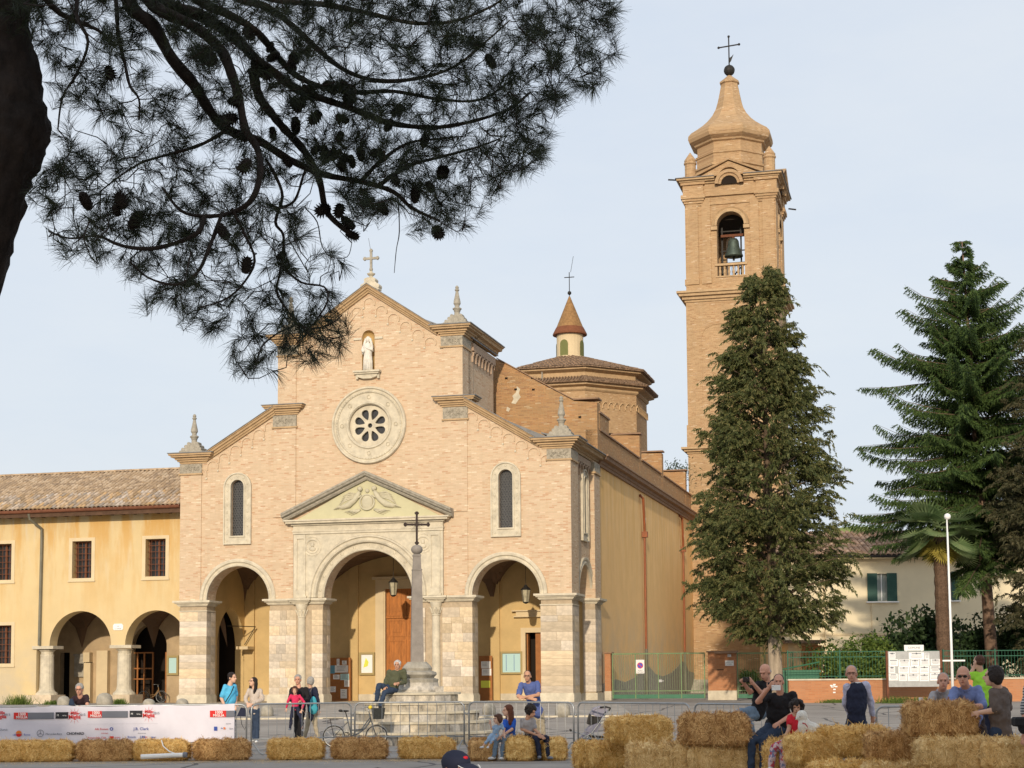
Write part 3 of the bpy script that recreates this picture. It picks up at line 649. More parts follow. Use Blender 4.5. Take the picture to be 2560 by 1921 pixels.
def build_porch():
    # flank wall on the right: thick wall with its open arch, recessed between two corner strips
    R = W-0.22; sc = 3.58
    o = [(1.35, 5.0), (sc-1.42, 5.0)]+arc(sc, 5.10, 1.42, pi, 0, 24)+[(sc+1.42, 5.0), (4.95, 5.0), (4.95, 11.35), (1.35, 11.35)]
    h = [[(sc-0.31, 7.93), (sc+0.31, 7.93)]+arc(sc, 10.12, 0.31, 0, pi, 12)]
    MB().slab(o, h, R-0.9, R, axis='x').obj('flank_wall', 'brick_front', church)
    f = MB(); f.box(W-1.0, W, 0.9, 1.40, 5.0, 10.8); f.box(W-1.0, W, 4.92, 6.2, 5.0, 10.8); f.box(W-0.9, W-0.02, 4.92, 6.2, 10.8, 11.3); f.obj('flank_strip', 'brick_front', church)
    f2 = MB(); f2.box(W-0.95, W+0.03, 4.89, 6.2, 10.82, 11.24); f2.obj('frieze', 'stone_relief', church)
    f3 = MB(); f3.box(W-0.95, W+0.08, 4.85, 6.24, 10.73, 10.815); f3.obj('frieze_sill', 'terracotta_trim', church)
    pr = [(1.41, 0.02), (1.41, -0.07), (1.50, -0.10), (1.58, -0.05), (1.66, -0.11), (1.74, -0.11), (1.74, 0)]
    r = MB(); r.ring(sc, 5.10, [(a, R-b) for a, b in pr], 0, pi, 32, axis='x'); r.obj('archivolt', 'stone_pale', church)
    lancet(sc, 'x', church, R)
    # little corbelled arches along both flanks
    a = MB(); c = MB()
    for i in range(6):
        y = 1.75+0.56*i; a.ring(y, 10.72, [(0.20, R+0.10), (0.27, R+0.10), (0.27, R), ], 0, pi, 10, axis='x'); c.box(R, R+0.08, y-0.32, y-0.24, 10.42, 10.72)
    for i in range(7):
        y = 1.7+0.52*i; a.ring(y, 15.72, [(0.17, 13.2+0.09), (0.24, 13.2+0.09), (0.24, 13.2)], 0, pi, 10, axis='x'); c.box(13.2, 13.28, y-0.30, y-0.22, 15.44, 15.72)
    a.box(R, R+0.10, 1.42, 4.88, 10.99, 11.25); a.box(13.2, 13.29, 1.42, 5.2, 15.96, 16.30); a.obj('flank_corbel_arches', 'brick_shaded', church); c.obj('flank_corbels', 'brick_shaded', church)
    # raised centre behind the front: right flank, roof
    g = MB(); g.box(4.66, 13.2, 0.9, 1.4, 11.0, 16.4); g.box(12.6, 13.16, 1.4, 5.25, 11.0, 16.38); g.box(4.7, 5.3, 1.4, 5.25, 11.0, 16.38); g.box(12.6, 13.2, 0.9, 1.62, 11.0, 16.4)
    g.obj('raised_centre', 'brick_front', church)
    rf = MB(); rf.slab([(4.6, 16.40), (CC, 18.28), (13.4, 16.40), (13.4, 16.45), (CC, 18.34), (4.6, 16.45)], [], 0.9, 5.3); rf.slab([(0.2, 11.40), (4.7, 13.5), (4.7, 13.3), (0.2, 11.2)][::-1], [], 0.5, 6.3); rf.slab([(W-0.2, 11.42), (13.1, 13.5), (13.1, 13.3), (W-0.2, 11.2)], [], 0.5, 6.3)
    rf.obj('roof', 'lead', church)
    # porch: back wall, its doors, groined vault, floor and steps
    bk = MB(); D = 5.2
    door_l, door_r, door_t = CC-1.0, CC+1.0, 5.72
    bo = [(1.0, ZG), (door_l, ZG), (door_l, door_t), (door_r, door_t), (door_r, ZG), (14.62, ZG), (14.62, 3.60), (15.42, 3.60), (15.42, ZG), (W-0.5, ZG), (W-0.5, 9.0), (1.0, 9.0)]
    bk.slab(bo, [], D, D+0.5); bk.obj('porch_back_wall', 'plaster_porch', church)
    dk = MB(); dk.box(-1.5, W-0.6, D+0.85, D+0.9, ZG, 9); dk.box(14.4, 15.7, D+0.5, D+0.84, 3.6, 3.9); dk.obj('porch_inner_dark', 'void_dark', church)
    dr = thing_part('door', church)
    m = MB(); m.box(door_l, door_r, D+0.12, D+0.18, ZG+0.05, door_t)
    for x0 in (door_l+0.05, CC+0.03):
        for z0, z1 in ((0.75, 2.0), (2.15, 3.35), (3.5, 4.3), (4.45, 5.6)):
            m.box(x0, x0+0.92, D+0.09, D+0.119, z0, z0+0.07); m.box(x0, x0+0.92, D+0.09, D+0.119, z1-0.07, z1); m.box(x0, x0+0.09, D+0.09, D+0.118, z0+0.07, z1-0.07); m.box(x0+0.83, x0+0.92, D+0.09, D+0.118, z0+0.07, z1-0.07)
            m.box(x0+0.24, x0+0.68, D+0.095, D+0.118, z0+0.2, z1-0.2)
    m.box(door_l, door_r, D+0.05, D+0.088, 4.36, 4.44); m.obj('door_leaf', 'door_wood', dr)
    fm = MB()
    for x0, x1 in ((door_l-0.48, door_l), (door_r, door_r+0.48)): fm.box(x0, x1, D-0.10, D+0.13, ZG, door_t+0.0); fm.box(x0+0.06, x1-0.06, D-0.14, D-0.101, ZG, door_t)
    fm.box(door_l-0.48, door_r+0.48, D-0.10, D+0.13, door_t+0.002, 6.15); fm.box(door_l-0.6, door_r+0.6, D-0.25, D-0.02, 6.152, 6.28); fm.obj('door_frame', 'plaster_cream', church)
    s = MB(); s.box(14.40, 14.62, D-0.08, D+0.1, ZG, 3.82); s.box(15.42, 15.64, D-0.08, D+0.1, ZG, 3.82); s.box(14.623, 15.417, D-0.08, D+0.1, 3.60, 3.82)
    s.box(14.1, 15.9, D-0.2, D-0.002, 4.30, 4.36); s.box(14.2, 15.8, D-0.14, D-0.003, 4.36, 4.56); s.box(14.02, 15.98, D-0.24, D-0.004, 4.56, 4.62); s.obj('side_door_frame', 'plaster_cream', church)
    sd = MB(); sd.box(15.05, 15.40, D+0.1, D+0.14, ZG, 3.58); sd.box(14.64, 14.70, D+0.12, D+0.5, ZG, 3.58); sd.obj('side_door', 'board_wood', church)
    # back-wall strips
    st = MB()
    for x0, x1 in ((0.86, 1.40), (4.30, 4.70), (6.14, 6.60), (mir(6.60), mir(6.14)), (12.98, 13.42), (16.5, 16.95)):
        st.box(x0, x1, D-0.12, D-0.001, ZG, 8.0); 
    st.obj('porch_strip', 'plaster_porch', church)
    sb = MB()
    for x0, x1 in ((1.41, 4.29), (4.71, 6.13), (6.61, CC-1.49), (CC+1.49, mir(6.61)), (mir(6.13), 12.97), (13.43, 14.39)): sb.box(x0, x1, D-0.05, D-0.002, ZG, 0.85)
    sb.obj('porch_skirting', 'stone_pale', church)
    # left end of the porch: cross wall pierced by an arch into the cloister walk
    lw = MB(); lw.slab([(0.9, ZG-0.1), (5.2, ZG-0.1), (5.2, 9.0), (0.9, 9.0)], [pointed_open(3.52, 1.56, ZG, 3.0, 12)], 0.45, 0.92, axis='x'); lw.obj('porch_end_wall', 'plaster_porch', church)
    im = MB(); im.box(0.90, 1.42, 4.30, 5.09, 2.98, 3.12); im.box(0.93, 1.0, 4.1, 4.30, 2.98, 3.12); im.obj('porch_impost', 'plaster_cream', church)
    ir = MB(); ir.cyl((0.95, 3.0, 4.05), (1.55, 4.9, 4.05), 0.02); ir.cyl((1.55, 4.9, 4.05), (1.0, 4.9, 3.2), 0.02); ir.obj('tie_iron', 'iron_dark', church)
    # groined vaults, bay by bay
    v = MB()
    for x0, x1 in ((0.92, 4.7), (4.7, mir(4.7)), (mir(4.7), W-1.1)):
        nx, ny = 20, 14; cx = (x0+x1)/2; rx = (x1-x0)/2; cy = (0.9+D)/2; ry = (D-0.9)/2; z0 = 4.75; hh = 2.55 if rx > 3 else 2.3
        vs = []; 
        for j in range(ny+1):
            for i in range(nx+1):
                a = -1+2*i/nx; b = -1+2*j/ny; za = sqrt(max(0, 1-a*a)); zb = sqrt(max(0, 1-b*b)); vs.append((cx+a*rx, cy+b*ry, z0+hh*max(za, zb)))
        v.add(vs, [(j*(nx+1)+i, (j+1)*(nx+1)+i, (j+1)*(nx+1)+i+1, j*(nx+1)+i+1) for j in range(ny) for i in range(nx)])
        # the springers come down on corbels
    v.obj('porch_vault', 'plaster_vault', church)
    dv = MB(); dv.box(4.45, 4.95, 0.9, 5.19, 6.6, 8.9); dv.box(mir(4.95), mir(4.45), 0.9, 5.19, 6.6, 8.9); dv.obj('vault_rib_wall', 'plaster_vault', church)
    fl = MB(); fl.box(-0.1, W+0.05, -0.12, D+0.9, ZG-0.2, ZG+0.05); fl.box(-0.3, W+0.25, -0.55, -0.121, ZG-0.2, ZG+0.0); fl.box(1.45, W-1.45, -0.95, -0.551, ZG-0.3, ZG-0.10)
    fl.obj('porch_floor', 'stone_pale', church)
build_porch()

def build_body():
    S = W-0.10
    # plastered aisle wall with its heavy eaves cornice
    m = MB(); m.box(S-0.8, S, 6.2, 36.5, ZG-0.1, 11.35); m.obj('aisle_wall', 'plaster_side', church)
    c = MB(); c.rake((6.2, 11.25), (36.8, 11.25), [(u_, S+o_) for u_, o_ in cornice_prof(0.50, 0.52)], axis='x'); c.obj('aisle_cornice', 'terracotta_dark', church)
    gp = MB(); gp.slab([(6.21, ZG-0.1)]+[(36.4, ZG-0.1), (36.4, 1.75), (34, 1.85), (33, 2.2), (31.4, 2.45), (29.5, 2.1), (27, 1.75), (24, 1.55), (21.5, 1.7), (19.5, 2.1), (17.5, 1.95), (15, 1.5), (12.5, 1.3), (10, 1.45), (8, 1.3), (6.21, 1.25)], [], S, S+0.012, axis='x'); gp.obj('render_patch', 'stone_grey', church)
    p = MB(); p.box(S-0.55, S-0.02, 6.3, 36.5, 11.75, 12.95); p.obj('parapet', 'brick_old', church)
    cp = MB(); cp.box(S-0.62, S+0.06, 6.9, 17.4, 12.952, 13.02); cp.box(S-0.62, S+0.06, 18.1, 24.6, 12.952, 13.02); cp.box(S-0.62, S+0.06, 25.3, 36.3, 12.952, 13.02); cp.obj('parapet_cap', 'terracotta_dark', church)
    # cross walls rising above the aisle, stepped at the outer end
    for y, xa in ((17.6, 16.2), (24.9, 14.0), (34.0, 14.0)):
        w = MB(); w.slab([(5.0, 11.0), (S-0.01, 11.0), (S-0.01, 14.22), (xa, 14.30), (13.0, 15.6), (5.0, 15.6)], [], y, y+0.55); w.obj('cross_wall', 'brick_old', church)
        w = MB(); w.box(xa+0.1, S+0.06, y-0.05, y+0.6, 14.302, 14.38); w.obj('cross_wall_cap', 'terracotta_dark', church)
    # the older front wall behind the porch, sloping down over the right aisle
    o = [(4.9, 11.0), (S, 11.0), (S, 14.2), (16.75, 14.32), (16.2, 14.62), (15.03, 15.30), (14.1, 15.86), (13.05, 16.48), (CC, 18.2), (4.9, 16.4)]
    w = MB(); w.slab(o, [], 6.3, 7.0); w.obj('old_front_wall', 'brick_old', church)
    w = MB(); w.rake((13.05, 16.5), (16.7, 14.38), [(0, -6.25), (0, -7.05), (0.05, -7.05), (0.05, -6.25)]); w.box(16.7, S+0.08, 6.22, 7.06, 14.36, 14.43); w.obj('old_wall_coping', 'terracotta_dark', church)
    w = MB(); w.box(S-0.45, S+0.02, 6.72, 9.0, 12.96, 13.75); w.obj('merlon', 'brick_old', church)
    w = MB(); w.box(S-0.52, S+0.08, 6.66, 9.06, 13.752, 13.84); w.obj('merlon_cap', 'terracotta_dark', church)
    pt = MB(); pt.slab([(13.75, 14.35), (13.95, 14.30), (14.2, 14.62), (14.12, 14.8), (14.18, 15.0), (14.02, 15.15), (13.98, 14.85), (13.8, 14.7), (13.86, 14.55)], [], 6.285, 6.299); pt.slab([(13.5, 14.0), (13.62, 13.95), (13.7, 14.1), (13.55, 14.2)], [], 6.285, 6.299); pt.obj('plaster_patch', 'stone_pale', church)
    hl = MB()
    for x, z in ((13.9, 14.95), (14.75, 14.9), (14.7, 15.45), (16.95, 13.5), (13.45, 15.5)): hl.box(x, x+0.13, 6.28, 6.298, z, z+0.09)
    hl.obj('putlog_holes', 'void_dark', church)
    # nave and aisle roofs, plain behind the parapets
    n = MB(); n.box(5.0, 12.9, 7.0, 40, 11.0, 15.9); n.obj('nave_wall', 'brick_old', church)
    r = MB(); r.slab([(4.6, 15.92), (13.3, 15.92), (CC, 17.4)], [], 7.02, 40); r.slab([(12.92, 14.2), (S-0.6, 12.2), (S-0.6, 12.0), (12.92, 14.0)], [], 7.02, 36.4); r.obj('nave_roof', 'roof_tile_dark', church)
    e = MB(); e.box(-0.0, 5.0, 6.3, 36.5, ZG, 11.2); e.obj('left_aisle', 'brick_old', church)
    # downpipes on the aisle wall
    for y, top, zb in ((17.9, 11.0, 0.55), (31.6, 11.2, 0.7)):
        pr = thing_part('downpipe', church)
        q = MB(); q.tube([(S+0.05, y-0.75, top), (S+0.18, y-0.5, top-0.15), (S+0.16, y-0.1, top-1.5), (S+0.14, y, top-1.9)], 0.07, 8); q.box(S+0.02, S+0.30, y-0.14, y+0.16, top-2.15, top-1.85); q.cyl((S+0.14, y, top-2.1), (S+0.14, y, 3.0), 0.065, n=10); q.obj('pipe', 'pipe_brown', pr)
        q = MB(); q.cyl((S+0.14, y, 3.0), (S+0.14, y+0.05, zb), 0.075, n=10); q.obj('pipe_foot', 'pipe_green', pr)
        q = MB(); q.cyl((S+0.16, y+0.25, top-1.1), (S+0.16, y+0.02, top-1.9), 0.03, n=6); q.obj('pipe_branch', 'stone_pale', pr)
    # octagonal crossing tower with two tiled tiers and a lantern
    DX, DY = CC, 41.6; o8 = pi/8
    def oct_(prof, name, m, rot=o8, n=8): q = MB(); q.lathe(prof, DX, DY, 0, n, rot); return q.obj(name, m, church)
    s8 = 1/cos(pi/8)
    k = DOME
    oct_([(k['r']*s8, 11.0), (k['r']*s8, k['z1'])], 'crossing_drum', 'brick_tower')
    oct_([((k['r']+0.05)*s8, k['z1']), ((k['r']+0.15)*s8, k['z1']+0.1), ((k['r']+0.15)*s8, k['z1']+0.25), ((k['r']+0.5)*s8, k['z1']+0.35), ((k['r']+0.5)*s8, k['z1']+0.5)], 'drum_cornice', 'terracotta_trim')
    oct_([((k['r']+0.75)*s8, k['z1']+0.501), ((k['r']+0.75)*s8, k['z1']+0.58), ((k['r']-0.1)*s8, k['z1']+0.95)], 'lower_tiled_eave', 'roof_tile_dark')
    oct_([((k['r']-0.05)*s8, k['z1']+0.7), ((k['r']-0.05)*s8, k['z1']+1.25), ((k['r']+0.35)*s8, k['z1']+1.40), ((k['r']+0.35)*s8, k['z1']+1.52)], 'upper_tier', 'terracotta_trim')
    rz = k['z1']+1.53
    oct_([((k['r']+0.55)*s8, rz), ((k['r']+0.55)*s8, rz+0.06), (1.0, k['zl'])], 'crossing_roof', 'roof_tile_dark')
    # courses of tiles on the crossing roof
    tm = MB(); rr = random.Random(5)
    for side in range(8):
        a = side*pi/4; nx, ny = cos(a), sin(a); tx, ty = -ny, nx
        R0 = k['r']+0.56; z0 = rz+0.06; R1 = 0.92; z1 = k['zl']
        if ny > 0.5: continue
        for row in range(14):
            f0 = row/14; Rm = R0+(R1-R0)*f0; zm = z0+(z1-z0)*f0; Rn = R0+(R1-R0)*(f0+1.15/14); zn = z0+(z1-z0)*(f0+1.15/14)
            half = Rm*math.tan(pi/8); cnt = int(2*half/0.24)
            for i in range(cnt):
                t = -half+(i+0.5)*2*half/cnt; j = rr.uniform(-0.02, 0.02); w = 0.09
                p0 = (DX+nx*Rm+tx*t, DY+ny*Rm+ty*t, zm+0.03+j); p1 = (DX+nx*Rn+tx*t*0.97, DY+ny*Rn+ty*t*0.97, zn+0.03+j)
                tm.add([(p0[0]-tx*w, p0[1]-ty*w, p0[2]), (p0[0]-tx*w*.5, p0[1]-ty*w*.5, p0[2]+0.07), (p0[0]+tx*w*.5, p0[1]+ty*w*.5, p0[2]+0.07), (p0[0]+tx*w, p0[1]+ty*w, p0[2]), (p1[0]-tx*w, p1[1]-ty*w, p1[2]), (p1[0], p1[1], p1[2]+0.05), (p1[0]+tx*w, p1[1]+ty*w, p1[2])], [(0, 1, 5, 4), (1, 2, 5), (2, 3, 6, 5), (3, 2, 1, 0)])
        for i in range(int(2*(k['r']+0.75)*math.tan(pi/8)/0.2)):
            Re = k['r']+0.78; half = Re*math.tan(pi/8); t = -half+0.1+i*0.2
            p0 = (DX+nx*Re+tx*t, DY+ny*Re+ty*t, k['z1']+0.56); p1 = (DX+nx*(Re-0.8)+tx*t, DY+ny*(Re-0.8)+ty*t, k['z1']+0.95); tm.tube([p0, p1], [0.085, 0.07], 5)
    t_ = tm.obj('roof_tiles', 'roof_tile_dark', church); t_['kind'] = 'stuff'
    # arcaded band below the drum cornice
    ab = MB(); R = k['r']+0.01
    for side in range(8):
        a = side*pi/4; nx, ny = cos(a), sin(a); tx, ty = -ny, nx
        if ny > 0.5: continue
        half = R*math.tan(pi/8); n = 9
        for i in range(n):
            t = -half+(i+0.5)*2*half/n; seg = []
            for q in range(9):
                b = pi*q/8; seg.append(Vector((DX+nx*(R+0.05)+tx*(t+0.19*cos(b)), DY+ny*(R+0.05)+ty*(t+0.19*cos(b)), k['z1']-0.85+0.19*sin(b))))
            ab.tube(seg, 0.05, 4); e = seg[0]; ab.tube([e, e-Vector((0, 0, 0.25))], 0.05, 4)
    ab.obj('drum_arcade', 'terracotta_trim', church)
    l = k['lr']; lz = k['zl']-0.05; lt = k['lt']
    q = MB(); q.lathe([(l*1.05, 0), (l*1.05, 0.15), (l, 0.18), (l, lt-lz)], DX, DY, lz, 24); q.obj('lantern_drum', 'plaster_cream', church, smooth=False)
    q = MB()
    for a in (-pi/2-0.25, -pi/2+1.32, -pi/2-1.82):
        cx, cy = DX+(l+0.0)*cos(a), DY+(l+0.0)*sin(a); tx, ty = -sin(a), cos(a); n_ = Vector((cos(a), sin(a), 0))
        pts = [(-0.3, 0.15), (0.3, 0.15)]+arc(0, lt-lz-0.75, 0.3, 0, pi, 10)
        q.add([(cx+tx*x+n_.x*0.03*(1-(x/0.3)**2*0.9), cy+ty*x+n_.y*0.03*(1-(x/0.3)**2*.9), lz+z) for x, z in pts], [tuple(range(len(pts)))])
    mat('lantern_green', (0.16, 0.17, 0.06)); q.obj('lantern_opening', 'lantern_green', church)
    q = MB(); q.lathe([(l*1.28, 0), (l*1.25, 0.06), (l*1.0, 0.55), (0.05, k['tip']-lt)], DX, DY, lt, 28); mat('cone_tile', (0.30, 0.17, 0.07), var=0.35, vscale=6, bump=0.5, bscale=30); q.obj('lantern_spire', 'cone_tile', church)
    q = MB(); q.lathe([(l*1.29, -0.02), (l*1.29, 0.07), (l*1.05, 0.50)], DX, DY, lt, 28); mat('cone_skirt', (0.20, 0.075, 0.035), var=0.2, vscale=4); q.obj('spire_skirt', 'cone_skirt', church)
    q = MB(); t = k['tip']; q.ball((DX, DY, t+0.25), 0.14, 10, 6); q.cyl((DX, DY, t-0.1), (DX, DY, t+1.7), 0.03, n=6); q.cyl((DX-0.35, DY, t+1.35), (DX+0.35, DY, t+1.35), 0.03, n=6); q.cyl((DX+0.1, DY, t+1.7), (DX+0.3, DY, t+2.8), 0.015, n=5); q.obj('spire_cross', 'iron_dark', church)
    q = MB(); q.cyl((DX-0.8, DY-R*1.02, k['z1']-1.2), (DX-0.8, DY-R*1.02-0.05, rz), 0.05, n=6); q.obj('drum_pipe', 'stone_grey', church)
    # arched window openings low on the drum
    q = MB()
    for a, t in ((-pi/4, 0.0), (-pi/2, 1.2)):
        nx, ny = cos(a), sin(a); tx, ty = -ny, nx; Rr = k['r']+0.01
        pts = [(-0.55+t, k['z1']-4.6), (0.55+t, k['z1']-4.6)]+arc(t, k['z1']-3.2, 0.55, 0, pi, 10)
        q.add([(DX+nx*Rr+tx*x, DY+ny*Rr+ty*x, z) for x, z in pts], [tuple(range(len(pts)))])
    q.obj('drum_window', 'void_dark', church)
def dome_params():
    v = 41.6
    f = lambda x, y, vv: on_v(1000+x/3.456, 600+y/3.456, vv)
    lr = (f(1590, 1000, v)[0]-f(1365, 1000, v)[0])/2
    R = 4.9
    # front facet plane lies R nearer
    z1 = f(1600, 1255, v-R)[1]
    return dict(r=R, z1=z1-0.35, zl=f(1475, 1005, v-1)[1], lr=lr, lt=f(1475, 800, v-lr)[1], tip=f(1475, 490, v)[1])
DOME = dome_params(); print('DOME', DOME, on_v(1000+2050/3.456, 600+1500/3.456, 38.5), on_v(1000+1555/3.456, 600+1400/3.456, 36.5), on_v(1000+2140/3.456,600+1500/3.456, 41.6), on_v(1000+1475/3.456,600+1005/3.456,41.6))
build_body()

# ------------------------------------------------------------------ finials, gable cross, statue
def finial_mesh():
    m = MB()
    for i, (h, w) in enumerate(((0.0, 0.50), (0.13, 0.42), (0.27, 0.31), (0.40, 0.21))):
        m.box(-w, w, -w*0.8, w*0.8, h, h+0.13)
        for s in (-1, 1): m.cyl((s*w*0.96, -w*0.82, h+0.085), (s*w*0.96, w*0.82, h+0.085), 0.085, n=10)
    m.lathe([(0.15, 0.52), (0.13, 0.56), (0.12, 0.66), (0.17, 0.78), (0.20, 0.80), (0.20, 0.84), (0.10, 0.90), (0.11, 0.97), (0.16, 1.05), (0.15, 1.16), (0.085, 1.45), (0.06, 1.60), (0.10, 1.64), (0.10, 1.68), (0.06, 1.71), (0.085, 1.77), (0.05, 1.84), (0.01, 1.86)], 0, 0, 0, 14)
    return m
fm = finial_mesh(); f0 = fm.obj('finial', 'stone_grey', church); f0.location = (0.42, 0.45, 11.71)
for x, y, z in ((mir(0.42), 0.45, 11.71), (mir(5.05), 0.5, 16.83), (5.05, 0.5, 16.83)):
    f = link('finial', f0.data, church); f.location = (x, y, z)
def gable_cross():
    g = thing_part('gable_cross', church); g.location = (CC, 0.25, 18.80)
    m = MB(); m.slab([(-0.42, -0.15), (0.42, -0.15), (0.40, 0.05), (0.25, 0.22), (0.14, 0.42), (-0.14, 0.42), (-0.25, 0.22), (-0.40, 0.05)], [], -0.2, 0.2)
    for s in (-1, 1): m.cyl((s*0.32, -0.22, 0.02), (s*0.32, 0.22, 0.02), 0.12, n=12); m.cyl((s*0.17, -0.21, 0.30), (s*0.17, 0.21, 0.30), 0.10, n=12)
    m.lathe([(0.10, 0.42), (0.08, 0.50), (0.17, 0.58), (0.19, 0.62), (0.08, 0.66), (0.06, 0.72)], 0, 0, 0, 12); m.obj('cross_base', 'stone_pale', g)
    c = MB(); c.box(-0.05, 0.05, -0.04, 0.04, 0.70, 1.62); c.box(-0.28, 0.28, -0.041, 0.041, 1.26, 1.36)
    for x, z in ((-0.30, 1.31), (0.30, 1.31), (0, 1.66)):
        c.box(x-0.07, x+0.07, -0.045, 0.045, z-0.035, z+0.035); c.box(x-0.035, x+0.035, -0.046, 0.046, z-0.08, z+0.08)
    c.ball((0, 0, 0.82), 0.09, 8, 5); c.obj('stone_cross', 'stone_grey', g)
    w = MB(); w.cyl((-0.02, 0.05, 1.6), (-0.14, 0.05, 2.25), 0.008, n=4); w.obj('lightning_rod', 'iron_dark', g)
gable_cross()
def statue():
    s = thing('statue', 'white stone robed figure standing in the niche above the rose window', 'statue', CO+CU*8.89+CV*(-0.06)+Vector((0, 0, 15.011)), -TH)
    m = MB()
    m.lathe([(0.17, 0.0), (0.20, 0.03), (0.19, 0.2), (0.17, 0.5), (0.18, 0.75), (0.20, 0.95), (0.21, 1.08), (0.17, 1.18), (0.07, 1.25), (0.06, 1.30)], 0, 0, 0, 16)
    for k in range(9):
        t = -pi+pi*k/8; m.tube([(0.19*cos(t), 0.19*sin(t), 0.02), (0.175*cos(t+0.1), 0.175*sin(t+0.1), 0.45), (0.15*cos(t+0.3), 0.16*sin(t+0.3), 0.85)], [0.035, 0.03, 0.012], 5)
    m.ball((0, -0.03, 1.39), (0.085, 0.09, 0.115), 12, 8); m.ball((0, 0.02, 1.40), (0.12, 0.11, 0.15), 12, 8)
    m.tube([(-0.1, 0.0, 1.45), (-0.15, 0.0, 1.25), (-0.20, -0.02, 1.0), (-0.22, -0.02, 0.75)], [0.05, 0.06, 0.06, 0.05], 7)
    m.tube([(-0.19, 0, 1.10), (-0.22, -0.10, 0.90), (-0.13, -0.20, 0.82), (-0.10, -0.2, 0.9)], [0.075, 0.065, 0.05, 0.03], 7)
    m.tube([(0.18, 0, 1.10), (0.20, -0.10, 0.90), (0.05, -0.20, 0.98), (-0.03, -0.2, 1.02)], [0.075, 0.07, 0.05, 0.03], 7)
    m.tube([(0.1, 0.0, 1.45), (0.16, 0.02, 1.2), (0.21, 0.0, 0.85)], [0.05, 0.06, 0.05], 7)
    b = m.obj('figure', 'statue_white', s, smooth=True)
statue()
